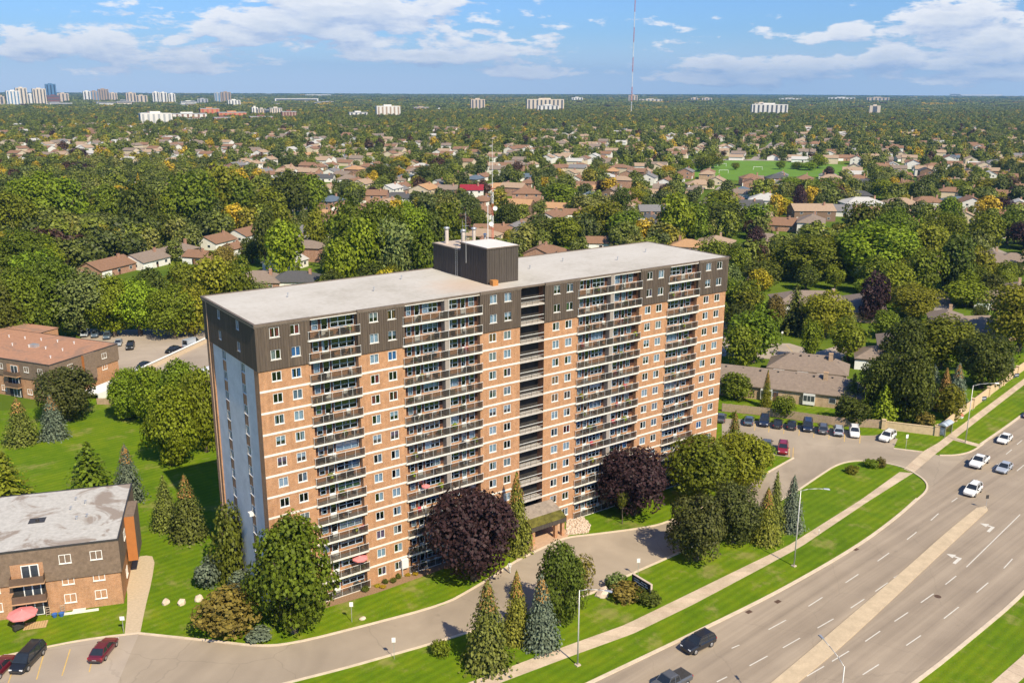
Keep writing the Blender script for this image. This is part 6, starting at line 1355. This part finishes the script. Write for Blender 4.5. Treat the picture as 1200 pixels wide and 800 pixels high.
part('roof', dm_, M('shelter_roof', (.40, .46, .52), .3, .1, 2), t); part('bench', MB().box(-1.2, 1.2, .2, .55, .42, .47).box(-1.1, -1.02, .3, .4, 0, .42).box(1.02, 1.1, .3, .4, 0, .42), METAL_DK, t); part('advert_panel', MB().box(-1.64, -1.615, -.5, .5, .4, 1.9), M('poster_grey', (.30, .34, .40), .5, .4, 2), t)
# ------------------------------------------------------------------ vehicles
TYRE = M('tyre', (.025, .025, .026), .9, .1, 3); RIM = M('rim', (.50, .50, .51), .35, .06, 3, metal=.7); HLAMP = M('headlamp', (.75, .77, .8), .15, .05, 3, spec=.6); TLAMP = M('taillamp', (.40, .015, .02), .25, .1, 3, spec=.6); CGLASS = M('car_glass', (.022, .027, .034), .06, .1, 3, spec=.8); PLATE = M('number_plate', (.66, .68, .72), .5, .05, 3)
PAINT = {k: M('paint_'+k, c, .32, .03, 1, metal=.15 if k in ('silver', 'grey', 'blue') else 0, spec=.5, coat=.6) for k, c in dict(white=(.78, .78, .77), black=(.014, .015, .018), red=(.24, .012, .022), maroon=(.12, .012, .022), silver=(.42, .46, .52), grey=(.10, .105, .115), navy=(.014, .022, .048), blue=(.09, .13, .18)).items()}
CARM = {}
def loft(mb, secs, mi=0):
    n = len(secs[0]); o = len(mb.v); fs = []
    for i in range(len(secs)-1):
        for k in range(n): fs.append((i*n+k, i*n+(k+1) % n, (i+1)*n+(k+1) % n, (i+1)*n+k))
    fs += [tuple(range(n-1, -1, -1)), tuple((len(secs)-1)*n+k for k in range(n))]
    mb.add([p for s in secs for p in s], fs, mi)
def car_meshes(kind):
    if kind in CARM: return CARM[kind]
    L, W, H, belt, st_, cab = {  # body stations (x, bottom, shoulder height, half width); cabin (x0 base, x0 top, x1 top, x1 base)
        'sedan': (4.7, 1.82, 1.46, .92, [(-2.35, .42, .72, .72), (-2.2, .28, .90, .86), (-1.2, .22, .95, .91), (.6, .22, .92, .91), (1.5, .24, .86, .90), (2.15, .30, .74, .82), (2.35, .40, .60, .64)], (-1.85, -1.15, .25, 1.05)),
        'suv': (4.7, 1.90, 1.72, 1.08, [(-2.3, .45, .90, .78), (-2.2, .34, 1.06, .90), (-1.2, .26, 1.10, .95), (.7, .26, 1.08, .95), (1.45, .28, 1.04, .93), (2.15, .34, .92, .86), (2.35, .42, .70, .70)], (-2.2, -1.85, .35, 1.05)),
        'van': (5.1, 1.95, 1.78, 1.05, [(-2.5, .45, .92, .82), (-2.4, .32, 1.05, .93), (-1.2, .26, 1.08, .97), (.9, .26, 1.05, .97), (1.7, .28, .98, .94), (2.4, .34, .82, .86), (2.55, .42, .64, .68)], (-2.42, -2.2, .75, 1.65)),
        'truck': (5.7, 2.0, 1.88, 1.15, [(-2.85, .55, 1.05, .90), (-2.75, .45, 1.15, .97), (-.8, .40, 1.16, 1.0), (.9, .40, 1.16, 1.0), (1.7, .40, 1.14, .98), (2.6, .46, 1.04, .94), (2.85, .52, .80, .82)], (-.85, -.7, .55, 1.15)),
        'cargo': (5.6, 2.0, 2.4, 1.15, [(-2.75, .5, 1.1, .92), (-2.65, .4, 1.2, .98), (-.8, .36, 1.2, 1.0), (1.2, .36, 1.15, 1.0), (2.0, .38, 1.05, .96), (2.65, .46, .85, .86), (2.75, .52, .7, .7)], (-2.7, -2.66, .95, 1.7))}[kind]
    body = MB(); secs = []
    for x, zb, zs, hw in st_: secs.append([(x, -hw*.93, zb), (x, hw*.93, zb), (x, hw, zb+.18), (x, hw, zs-.16), (x, hw*.90, zs), (x, -hw*.90, zs), (x, -hw, zs-.16), (x, -hw, zb+.18)])
    loft(body, secs)
    b0, t0, t1, b1 = cab; wb, wt = W/2*.90, W/2*.70; zb = belt-.02; zr = H-.06
    g = MB(); g.add([(b0, -wb, zb), (b1, -wb, zb), (b1, wb, zb), (b0, wb, zb), (t0, -wt, zr), (t1, -wt, zr), (t1, wt, zr), (t0, wt, zr)], [(0, 1, 5, 4), (1, 2, 6, 5), (2, 3, 7, 6), (3, 0, 4, 7), (4, 5, 6, 7)])
    rf = MB(); rf.add([(t0-.04, -wt-.03, zr-.03), (t1+.04, -wt-.03, zr-.03), (t1+.04, wt+.03, zr-.03), (t0-.04, wt+.03, zr-.03), (t0+.12, -wt*.8, H), (t1-.15, -wt*.8, H), (t1-.15, wt*.8, H), (t0+.12, wt*.8, H)], [(0, 1, 5, 4), (1, 2, 6, 5), (2, 3, 7, 6), (3, 0, 4, 7), (4, 5, 6, 7)])
    pl = MB(); mids = [b0+(b1-b0)*.42] if kind not in ('van', 'cargo') else [b0+(b1-b0)*.28, b0+(b1-b0)*.58]
    for s in (-1, 1):
        for xb, xt in [(b0, t0), (b1, t1)]+[(m_x, t0+(t1-t0)*((m_x-b0)/(b1-b0))) for m_x in mids]: pl.tube((xb, s*wb, zb), (xt, s*(wt+.01), zr), .045, .04, 5)
    bp = MB()
    if kind == 'truck': bp.box(-2.68, -.95, -.80, .80, 1.161, 1.175)
    if kind == 'cargo': bp.box(-2.66, .3, -.97, .97, 1.2, 2.32)
    if kind == 'suv': bp.box(t0+.1, t1-.2, -wt+.02, -wt+.06, H+.001, H+.05).box(t0+.1, t1-.2, wt-.06, wt-.02, H+.001, H+.05)
    wr = .33 if kind == 'sedan' else .38; wm = MB(); wm.lathe([(wr*.62, -.11), (wr*.95, -.11), (wr, -.06), (wr, .06), (wr*.95, .11), (wr*.62, .11)], 16); rm = MB(); rm.lathe([(0, .085), (wr*.3, .10), (wr*.62, .112), (wr*.64, .07)], 14)
    fx, rx = st_[-1][0], st_[0][0]; fs_, rs_ = st_[-2], st_[1]
    hl = MB().box(-.2, .02, -.17, .17, -.07, .07); tl = MB().box(-.02, .12, -.14, .14, -.11, .11)
    CARM[kind] = dict(body=body.mesh('body', PAINT['white'], False), glass=g.mesh('windows', CGLASS), roof=rf.mesh('roof', PAINT['white']), pillars=pl.mesh('pillars', PAINT['white']), extra=bp.mesh('bed_cover' if kind == 'truck' else 'cargo_box' if kind == 'cargo' else 'roof_rail', PAINT['white'] if kind == 'cargo' else METAL_DK) if bp.v else None,
                      wheel=wm.mesh('wheel', TYRE, True), rim=rm.mesh('rim', RIM, True), hl=hl.mesh('headlight', HLAMP), tl=tl.mesh('taillight', TLAMP), mir=MB().box(-.08, .08, -.1, .1, -.07, .07).mesh('mirror', METAL_DK), bump=MB().box(-.06, .03, -W*.36, W*.36, -.12, .1).mesh('bumper', METAL_DK), plate=MB().box(-.01, .01, -.26, .26, -.06, .06).mesh('plate', PLATE), dims=(L, W, H, belt, st_, wr, b1))
    return CARM[kind]
def car(kind, paint, x, y, ang, label, group=None, name=None):
    c = car_meshes(kind); L, W, H, belt, st_, wr, b1 = c['dims']; t = thing(name or {'sedan': 'parked_car', 'suv': 'sport_utility_car', 'van': 'minivan', 'truck': 'pickup_truck', 'cargo': 'cargo_van'}[kind], label, {'truck': 'pickup truck', 'cargo': 'van', 'van': 'van'}.get(kind, 'car'), (x, y, 0), ang, group)
    def pt(nm, me, **kw):
        o = ob(nm, me, t, **kw)
        if me.materials and me.materials[0] == PAINT['white']: o.material_slots[0].link = 'OBJECT'; o.material_slots[0].material = PAINT[paint]
        return o
    pt('body', c['body']); pt('windows', c['glass']); pt('roof', c['roof']); pt('pillars', c['pillars'])
    if c['extra']: pt(c['extra'].name.split('.')[0], c['extra'])
    for wx in (st_[-1][0]-.95, st_[0][0]+.98):
        for s in (-1, 1):
            w = pt('wheel', c['wheel'], loc=(wx, s*(W/2-.10), wr)); w.rotation_euler = (R(-90*s), 0, 0); ob('rim', c['rim'], w)
    f, r = st_[-2], st_[1]
    for s in (-1, 1): pt('headlight', c['hl'], loc=(f[0]+.12, s*f[3]*.72, f[2]-.14)); pt('taillight', c['tl'], loc=(r[0]-.04, s*r[3]*.84, r[2]-.16)); pt('mirror', c['mir'], loc=(b1-.28, s*(W/2+.07), belt+.02))
    pt('bumper', c['bump'], loc=(f[0]+.14, 0, f[1]+.14)); pt('bumper', c['bump'], loc=(r[0]-.1, 0, r[1]+.14)); pt('plate', c['plate'], loc=(r[0]-.14, 0, r[1]+.34))
    return t
def cpx(kind, paint, u, v, ang, label, **kw):
    c = G(u, v); return car(kind, paint, c[0], c[1], R(ang), label, **kw)
cpx('suv', 'black', 818, 758, 181, 'black sport utility car driving in the lane by the near kerb'); cpx('truck', 'grey', 784, 806, 181, 'dark pickup truck with covered bed cut by the bottom edge')
cpx('suv', 'white', 1139.5, 577.5, 191, 'white sport utility car on the road nearest the median tip'); cpx('truck', 'white', 1147, 544.5, 191, 'white pickup truck on the road by the driveway mouth'); cpx('sedan', 'silver', 1176.5, 551, 191, 'silver-blue sedan in the lane beside the white pickup'); cpx('sedan', 'white', 1177, 517, 191, 'white sedan on the road by the bus stop lawn'); cpx('sedan', 'red', 1207, 488, 192, 'red car just entering at the right edge of the road')
_a = G(*z7(356, 170)); _b = G(*z7(350, 228)); PH_ = math.degrees(math.atan2(_a[1]-_b[1], _a[0]-_b[0]))
for i, (x, y, k, p, lab) in enumerate([(105, 152, 'sedan', 'blue', 'blue-grey sedan at the left end of the row by the fence'), (212, 160, 'suv', 'navy', 'dark navy sport utility car second in the row by the fence'), (308, 172, 'sedan', 'black', 'black sedan third in the row by the fence'), (405, 182, 'sedan', 'black', 'black sedan fourth in the row by the fence'), (518, 192, 'van', 'navy', 'dark navy van fifth in the row by the fence'), (625, 212, 'suv', 'grey', 'dark grey hatchback sixth in the row by the fence'), (733, 226, 'suv', 'silver', 'silver car seventh in the row by the fence'), (845, 236, 'suv', 'white', 'white car at the right end of the row by the fence')]):
    cpx(k, p, *z7(x, y), PH_ if i not in (1, 4, 7) else PH_+180, lab, group='cars parked along the fence')
cpx('suv', 'white', *z7(1078, 268), PH_+155, 'white sport utility car parked alone near the driveway mouth'); cpx('suv', 'red', *z7(343, 352), PH_+180, 'red car parked in the corner stall by the round bush'); cpx('sedan', 'grey', *z7(232, 318), PH_, 'dark grey car parked behind the round bush'); cpx('sedan', 'grey', 845, 492, PH_, 'dark car half hidden by the right end of the tower')
cpx('sedan', 'black', 872.5, 405.5, -55, 'black car parked at the left of the condominium lot')
cpx('van', 'black', 33.5, 776, 231, 'black minivan in the lower left parking lot'); cpx('sedan', 'maroon', 122, 765, 52, 'maroon hatchback parked nearest the gravel path'); cpx('sedan', 'maroon', 0, 786, 52, 'maroon car cut by the left edge of the photo')
for u, v, k, p, an2, lab in [(153, 408, 'suv', 'black', 250, 'black car under the trees behind the brown-roofed building'), (139, 404, 'sedan', 'silver', 250, 'silver car beside the black one behind the brown-roofed building'), (203, 412, 'sedan', 'black', 215, 'black sedan in the middle of the rear parking lot'), (226, 406, 'cargo', 'silver', 30, 'silver van by the white-topped retaining wall'), (168, 431, 'sedan', 'navy', 225, 'dark car in front of the white-topped retaining wall'), (241, 444, 'cargo', 'white', 215, 'white van half hidden by the left end of the tower'), (100, 393, 'van', 'silver', 250, 'silver van first behind the roof of the brown-roofed building'), (112, 394, 'suv', 'blue', 250, 'blue-grey car second behind the brown roof'), (126, 396, 'suv', 'blue', 250, 'blue-grey car third behind the brown roof'), (864, 312, 'sedan', 'grey', 40, 'dark car parked in a driveway off the side street'), (869, 303, 'suv', 'black', 40, 'black car parked farther up the side street'), (936, 187, 'sedan', 'white', 60, 'white car parked by the far side of the sports field')]:
    cpx(k, p, u, v, an2, lab)
# ------------------------------------------------------------------ person on the driveway
def person(u, v, label, face=200):
    c = G(u, v); t = thing('person', label, 'person', (c[0], c[1], 0), R(face))
    J = dict(pel=(0, 0, .95), ch=(0, 0, 1.32), nk=(0, 0, 1.50), hd=(.02, 0, 1.64), top=(.02, 0, 1.76), hl=(0, .10, .90), kl=(.10, .11, .50), al=(-.04, .11, .08), tl=(.14, .11, .03), hr=(0, -.10, .90), kr=(-.02, -.11, .49), ar=(-.22, -.11, .09), tr=(-.06, -.11, .03), sl=(0, .20, 1.42), el=(-.04, .26, 1.14), wl=(.10, .25, .93), fl=(.15, .24, .86), sr=(0, -.20, 1.42), er=(.04, -.26, 1.14), wr=(.20, -.22, 1.0), fr=(.27, -.21, .97))
    rad = dict(pel=.15, ch=.16, nk=.065, hd=.10, top=.07, hl=.10, kl=.068, al=.05, tl=.04, hr=.10, kr=.068, ar=.05, tr=.04, sl=.075, el=.052, wl=.038, fl=.032, sr=.075, er=.052, wr=.038, fr=.032)
    E = [('pel', 'ch'), ('ch', 'nk'), ('nk', 'hd'), ('hd', 'top'), ('pel', 'hl'), ('hl', 'kl'), ('kl', 'al'), ('al', 'tl'), ('pel', 'hr'), ('hr', 'kr'), ('kr', 'ar'), ('ar', 'tr'), ('ch', 'sl'), ('sl', 'el'), ('el', 'wl'), ('wl', 'fl'), ('ch', 'sr'), ('sr', 'er'), ('er', 'wr'), ('wr', 'fr')]
    ks = list(J); me = bpy.data.meshes.new('body'); me.from_pydata([J[k] for k in ks], [(ks.index(a), ks.index(b)) for a, b in E], [])
    m, n, out = material('person_clothes'); z = n('ShaderNodeSeparateXYZ', None, _0=objco(n)).outputs[2]
    finish(m, n, out, n.ramp(n.math('DIVIDE', z, 1.8), [(0, (.03, .03, .03)), (.05, (.68, .68, .67)), (.84, (.70, .70, .69)), (.845, (.45, .27, .19))]), .85); m.node_tree.nodes['Color Ramp'].color_ramp.interpolation = 'CONSTANT'
    me.materials.append(m); o = ob('body', me, t); sk = o.modifiers.new('skin', 'SKIN'); sb = o.modifiers.new('smooth', 'SUBSURF'); sb.levels = 1; sb.render_levels = 1
    for i, k in enumerate(ks): me.skin_vertices[0].data[i].radius = (rad[k], rad[k]); me.skin_vertices[0].data[i].use_root = (k == 'pel')
    part('hair', MB().lathe([(.10, -.02), (.118, .05), (.10, .12), (.05, .15), (0, .155)], 10, 0, (.01, 0, 1.64)), M('dark_hair', (.02, .015, .012), .8, .1, 3), t, True)
person(597, 671, 'person in white clothes standing at the driveway kerb by the purple maple')
# ------------------------------------------------------------------ things on the balconies
FM = dict(wc=M('plastic_white', (.74, .74, .72), .5, .05, 3), dc=M('wicker_dark', (.06, .045, .035), .8, .2, 3), tb=M('table_brown', (.16, .10, .06), .7, .1, 3), pl=LEAF['bright'], pt=M('clay_pot', (.40, .17, .09), .8, .1, 3), bx=M('storage_tan', (.42, .33, .22), .7, .1, 3), bl=M('towel_blue', (.06, .20, .45), .9, .1, 3), rd=M('cushion_red', (.50, .05, .07), .9, .1, 3), bb=METAL_DK)
def chair_mesh(m):
    mb = MB().box(-.25, .25, -.25, .25, .40, .45).box(-.25, .25, .20, .26, .451, .92).box(-.27, -.22, -.2, .199, .60, .64).box(.22, .27, -.2, .199, .60, .64)
    for x in (-.23, .19):
        for y in (-.23, .19): mb.box(x, x+.04, y, y+.04, 0, .40)
    return mb.mesh('chair', m)
pot = MB().lathe([(.14, 0), (.20, .3), (.21, .32), (0, .31)], 10)
plc = fib(90)*[.30, .30, .34]+[0, 0, .62]
def plant_mesh(mat): return quads_mesh('foliage', plc, plc-[0, 0, .4]+rng.normal(size=plc.shape)*.1, np.full(90, .17), mat)
ITEM = dict(white_chair=(chair_mesh(FM['wc']), 'white plastic chair', 'chair'), dark_chair=(chair_mesh(FM['dc']), 'dark wicker chair', 'chair'), table=(MB().box(-.4, .4, -.28, .28, .68, .72).box(-.05, .05, -.05, .05, .04, .68).box(-.25, .25, -.2, .2, 0, .04).mesh('table', FM['tb']), 'small brown table', 'table'), white_table=(MB().lathe([(.42, .68), (.42, .72), (0, .72)], 12).lathe([(.05, 0), (.05, .68)], 6).lathe([(.25, 0), (.22, .04), (0, .05)], 10).mesh('table', FM['wc']), 'round white table', 'table'), storage_box=(MB().box(-.45, .45, -.22, .22, 0, .55).box(-.47, .47, -.24, .24, .552, .62).mesh('box', FM['bx']), 'tan storage box', 'box'), barbecue=(MB().box(-.45, .45, -.2, .2, .45, .85).lathe([(.24, .85), (.22, 1.0), (0, 1.08)], 8).box(-.4, -.35, -.15, .15, 0, .45).box(.35, .4, -.15, .15, 0, .45).mesh('barbecue', FM['bb']), 'black barbecue', 'barbecue'), red_cushion_chair=(chair_mesh(FM['rd']), 'red chair', 'chair'), plant=(None, 'potted green plant', 'plant'))
_pm = [plant_mesh(LEAF['bright']), plant_mesh(LEAF['olive']), plant_mesh(LEAF['green'])]; _pot = pot.mesh('pot', FM['pt'])
COLT = ['leftmost balcony column', 'wide left balcony column', 'wide right balcony column', 'rightmost balcony column']
nit = 0
for (ci, k, u, xa, xb, z) in FURN:
    half = '' if ci in (0, 3) else (' left half' if u == 0 else ' right half'); n = rs.choice([1, 2, 3, 4, 5], p=[.06, .22, .34, .24, .14]); kinds = list(rs.choice(list(ITEM), size=n, replace=False, p=[.20, .13, .12, .09, .10, .06, .05, .25]))
    xs_ = np.sort(rs.uniform(xa+.3, xb-.3, n))
    for q in range(1, n): xs_[q] = max(xs_[q], xs_[q-1]+.95)
    for kd, x in zip(kinds, xs_):
        if x > xb-.2: continue
        me, txt, cat = ITEM[kd]; lab = f'{txt} on the {ordinal(k+1)}-floor balcony, {COLT[ci]}{half}'; nm = {'white_chair': 'balcony_chair', 'dark_chair': 'balcony_chair', 'red_cushion_chair': 'balcony_chair', 'plant': 'potted_plant'}.get(kd, 'balcony_'+kd)
        y = rs.uniform(.10, .45) if kd != 'plant' else rs.uniform(0.0, .15)
        if kd == 'plant':
            t = thing('potted_plant', lab, cat, (x, y, z), 0, 'balcony things', float(rs.uniform(.8, 1.25))); ob('pot', _pot, t); ob('foliage', _pm[nit % 3], t)
        else: tag(ob(nm, me, None, (x, y, z), rs.uniform(-.6, .6)+(math.pi if rs.random() < .5 and 'chair' in kd else 0)), lab, cat, 'balcony things')
        nit += 1
parasol((11.9, -.05, FH*1+.05), 1.05, 2.15, 'pink parasol on the second-floor balcony of the leftmost balcony column')
parasol((22.2, .1, FH*4+.05), .6, 1.5, 'small red parasol on the fifth-floor balcony, wide left balcony column')
# ------------------------------------------------------------------ far buildings, mast
FB = dict(white=M('far_white', (.66, .64, .60), .9, .05, .05), beige=M('far_beige', (.52, .43, .34), .9, .06, .05), cream=M('far_cream', (.60, .52, .42), .9, .06, .05), tan=M('far_tan', (.36, .27, .20), .9, .08, .05), brown=M('far_brown', (.24, .15, .11), .9, .08, .05), red=M('far_red', (.46, .12, .08), .9, .1, .05), orange=M('far_orange', (.50, .24, .12), .9, .1, .05), blueglass=M('far_blue_glass', (.10, .20, .34), .3, .1, .05), navy=M('far_navy', (.03, .05, .09), .5, .1, .05), grey=M('far_grey', (.36, .37, .38), .9, .06, .05), maroon=M('far_maroon', (.20, .09, .08), .9, .1, .05))
WDARK = M('far_windows', (.10, .11, .13), .3, .15, .1)
def far_building(u0, u1, top, base, col, label, strips=0, cat='building', rows=0, wincol=WDARK, cap=True, name='high_rise'):
    uc = (u0+u1)/2; b = G(uc, base); d = math.hypot(b[0]-CAM[0], b[1]-CAM[1]); pm = PPM(b[0], b[1], 0); W = (u1-u0)/pm
    lo, hi = 1.0, 300.0
    for _ in range(30):
        m = (lo+hi)/2
        if PX(b[0], b[1], m)[1] > top: lo = m
        else: hi = m
    H = lo; D = min(max(W*.6, 14), 30); a = -math.atan2(b[0]-CAM[0], b[1]-CAM[1])+.12
    t = thing(name, label, cat, (b[0], b[1], 0), a)
    part('wall', MB().box(-W/2, W/2, 0, D, -.5, H), FB[col], t)
    if cap: part('roof_house', MB().box(-W*.18, W*.15, D*.3, D*.7, H+.002, H+3.2), FB[col], t)
    part('parapet', MB().box(-W/2-.3, W/2+.3, -.3, D+.3, H-.5, H+.6), FB['grey'], t) if H < 22 else None
    for i in range(strips):
        x = -W/2+W*(i+.5)/strips; w = W/strips*.40
        part('window_bay', MB().box(x-w/2, x+w/2, -.35, -.02, H*.04, H*.95), wincol, t)
    for i in range(rows):
        z = H*(i+.45)/rows; part('window_row', MB().box(-W*.47, W*.47, -.30, -.02, z, z+H/rows*.4), wincol, t)
    part('side_windows', MB().box(-W/2-.25, -W/2-.02, D*.25, D*.6, H*.06, H*.93), wincol, t)
    return t
F_ = far_building
F_(10, 24, 106.5, 124.5, 'white', 'white and blue striped downtown tower at the far left', 4, wincol=FB['blueglass'])
F_(21, 33, 103, 123, 'cream', 'tall cream downtown tower behind the striped one', 3)
F_(33, 41, 110.5, 122.5, 'white', 'lower white downtown block between two cream towers', 2)
F_(41, 55, 104, 124, 'cream', 'broad pale downtown tower left of the blue glass one', 4)
F_(56, 67, 98.5, 119, 'blueglass', 'dark blue glass downtown tower, tallest on the skyline', 3, wincol=FB['navy'])
F_(57, 70, 112, 122, 'maroon', 'dark red low block below the blue glass tower', 0, rows=3)
F_(69, 81, 109.5, 121.5, 'beige', 'beige downtown block right of the blue glass tower', 3)
F_(60, 84, 121, 125.2, 'white', 'long low white building under the downtown towers', 0, rows=1, cap=False, name='low_building')
F_(0, 6, 113, 124, 'beige', 'beige building cut by the left edge of the skyline', 1)
F_(99, 107, 107, 120.5, 'white', 'white slab at the left of the middle downtown group', 2)
F_(107, 117, 107, 120.3, 'tan', 'tan and blue tower in the middle downtown group', 3, wincol=FB['blueglass'])
F_(117, 128, 104.5, 120, 'tan', 'tall brown tower of the middle downtown group', 4)
F_(129, 138, 109, 120.6, 'beige', 'beige tower at the right of the middle downtown group', 3)
F_(115, 138, 120, 125, 'white', 'long white low building below the brown downtown tower', 0, rows=2, cap=False, name='low_building')
F_(138, 154, 119, 125, 'cream', 'cream low building right of the long white one', 0, rows=2, cap=False, name='low_building')
F_(149, 160, 109, 122, 'beige', 'beige stepped apartment block, taller half', 3)
F_(160, 173, 112, 122, 'beige', 'beige stepped apartment block, lower half', 3)
F_(180, 187.5, 108, 122, 'white', 'first of three white slab towers', 2); F_(188.5, 196.5, 108.5, 122, 'white', 'second of three white slab towers', 2); F_(198.5, 206, 110, 122, 'white', 'third of three white slab towers', 2)
F_(213, 230, 119, 124, 'white', 'low white building right of the white slabs', 0, rows=2, name='low_building')
F_(232, 244, 116, 123.5, 'grey', 'small grey block right of the low white building', 3)
F_(252, 259, 109, 120, 'grey', 'slim grey-blue tower of a far pair', 2, wincol=FB['blueglass']); F_(260, 271, 108, 120, 'tan', 'brown-grey tower of a far pair', 3)
F_(268, 282, 117.5, 125.5, 'white', 'white block in front of the far pair of towers', 4)
F_(167, 202, 133, 148.5, 'white', 'stark white stepped apartment block in the trees', 6, wincol=FB['grey'])
F_(167, 190, 132.5, 141, 'brown', 'brown block behind the stark white apartment block', 4)
F_(200, 242, 133.5, 143.5, 'white', 'long white and brown striped apartment block', 7, wincol=FB['brown'])
F_(220, 240, 139.5, 146, 'brown', 'brown low block in front of the striped apartments', 0, rows=3)
F_(236, 257.5, 127.5, 138, 'orange', 'red and orange apartment block with bright panels', 4, wincol=FB['red'])
F_(257.5, 289, 132, 140.5, 'orange', 'long orange low block beside the red apartments', 6, wincol=FB['red'])
F_(252, 271, 138, 146.5, 'maroon', 'dark brick block in front of the orange one', 4, wincol=FB['tan'])
F_(294, 320, 137, 144, 'maroon', 'dark brick low block right of the orange one', 5, wincol=FB['tan'])
F_(296, 303, 126, 138, 'white', 'slim white block with orange top floor', 2); F_(303, 312, 128, 138, 'beige', 'beige block left of the navy panel', 3); F_(312, 317, 129, 138, 'navy', 'navy dark narrow block between beige ones', 0, rows=4)
F_(317, 331, 127, 138, 'cream', 'cream block right of the navy narrow one', 5); F_(331, 348, 131, 142, 'maroon', 'square dark maroon block right of the cream one', 5, wincol=FB['tan'])
F_(348, 358, 138, 142, 'white', 'low white shed right of the maroon block', 0, rows=1, cap=False, name='low_building')
F_(323, 373, 115.5, 121, 'white', 'long white industrial roofs on the plain', 0, rows=1, cap=False, name='low_building'); F_(358, 388, 111, 113.6, 'white', 'far white warehouses near the horizon', 0, cap=False, name='low_building')
F_(410, 431, 132, 140, 'white', 'low white building left of the striped white slab', 4, name='low_building'); F_(442, 469.5, 124.5, 139.5, 'white', 'white apartment slab with vertical brown stripes', 6, wincol=FB['tan']); F_(485, 503, 126, 132, 'tan', 'small brown block right of the striped white slab', 4); F_(512, 518, 128, 132.5, 'white', 'tiny white building right of the small brown block', 0, rows=2)
F_(552, 568.5, 116.5, 131, 'beige', 'beige apartment tower standing alone in the trees', 4); F_(617.5, 661, 116.5, 132, 'cream', 'large cream apartment block left of the tall mast', 9); F_(630, 655, 124, 133.5, 'white', 'lower white wing before the large cream block', 5)
F_(670, 683, 114.5, 120.2, 'white', 'far white block between large cream block and mast', 4); F_(736.5, 747, 111.7, 120.5, 'beige', 'far beige block behind the tall mast', 3); F_(718, 737, 119.3, 122, 'white', 'long white low roof left of the mast base', 0, rows=1, cap=False, name='low_building'); F_(749, 776, 116.5, 121.5, 'cream', 'far cream block right of the tall mast', 6)
F_(809.5, 818, 115, 120.5, 'beige', 'left of two small beige blocks on the right skyline', 2); F_(822.5, 834, 115, 120.5, 'beige', 'right of two small beige blocks on the right skyline', 3)
F_(881, 922, 122.5, 137.5, 'white', 'white stepped apartment block on the right', 8); F_(884, 900, 121, 130, 'cream', 'cream upper block behind the white stepped apartments', 3)
F_(971, 1001, 114.5, 119, 'white', 'far white stepped row on the right skyline', 7); F_(1016, 1041, 114.5, 121, 'beige', 'far beige row right of the stepped white row', 6); F_(1018.5, 1030.5, 124, 137.5, 'cream', 'plain cream tower block alone on the right', 1)
F_(913, 938, 115.5, 119.5, 'white', 'far white row before the two beige blocks', 6); F_(855, 900, 117, 120, 'cream', 'far low cream buildings above the white stepped apartments', 8, cap=False, name='low_building'); F_(1128, 1172, 110.8, 112.6, 'white', 'thin white warehouse on the right horizon', 0, cap=False, name='low_building'); F_(1143, 1168, 117.5, 119.2, 'white', 'small white warehouse below the right horizon', 0, cap=False, name='low_building')
F_(755, 783, 152.5, 156.5, 'pale' if False else 'white', 'long white flat-roofed building in the trees', 0, rows=1, cap=False, name='low_building'); F_(714, 735, 152, 156, 'white', 'white flat-roofed building left of the longer one', 0, rows=1, cap=False, name='low_building'); F_(130, 145, 149, 152.5, 'cream', 'low cream building among trees on the left', 0, rows=1, cap=False, name='low_building')
for i in range(34):
    u = rs.uniform(0, 400); v = rs.uniform(118, 126.5); w = rs.uniform(5, 16); t = F_(u, u+w, v-rs.uniform(1.6, 3.2), v, str(rs.choice(['white', 'cream', 'white', 'beige', 'grey'])), 'low flat-roofed building', 0, rows=1, cap=False, name='low_building')
    t['group'] = 'low commercial buildings of the far town'; PENDING.append((t, 'low pale commercial building', 'in the far town on the left'))
for i in range(16):
    u = rs.uniform(420, 1190); v = rs.uniform(112, 120); w = rs.uniform(4, 12); t = F_(u, u+w, v-rs.uniform(1.2, 3.0), v, str(rs.choice(['white', 'cream', 'white', 'beige'])), 'low flat-roofed building', 0, rows=1, cap=False, name='low_building')
    t['group'] = 'low buildings scattered on the plain'; PENDING.append((t, 'small pale building', 'on the plain near the horizon'))
b = G(739.5, 136); mm = MB(); lattice(mm, 0, 0, 0, 372, 1.25, 9.0, .28, 1.0, lambda i: 0 if (i//4) % 2 else 1)
tag(part('broadcast_mast', mm, [MR, ALU], None, loc=(b[0], b[1], 0)), 'very tall red and white lattice mast rising out of the picture', 'mast')
# ------------------------------------------------------------------ air
def haze():
    m, n, out = material('haze_air'); v = n('ShaderNodeVolumePrincipled', None, Color=(.28, .60, 1.0), Density=HAZE); v.inputs['Anisotropy'].default_value = .1; n.t.links.new(v.outputs[0], out.inputs['Volume'])
    o = ob('haze', MB().box(-GR_*.52, GR_*1.17, -950, GR_*1.02, -2, 400).mesh('haze', m)); o['kind'] = 'stuff'; o['label'] = 'thin blue haze of the air over the plain'; o['category'] = 'haze'
HAZE = 6.2e-5
haze()
# ------------------------------------------------------------------ labels that need a place in the row
def settle():
    rows = {}
    for t, d, pl in PENDING: rows.setdefault((d, pl), []).append(t)
    for (d, pl), L in rows.items():
        L.sort(key=lambda t: PX(t.location.x, t.location.y, 3)[0])
        for i, t in enumerate(L): t['label'] = f'{d} {pl}' if len(L) == 1 else f'{d} {pl}, {ordinal(i+1)} from left'
settle()
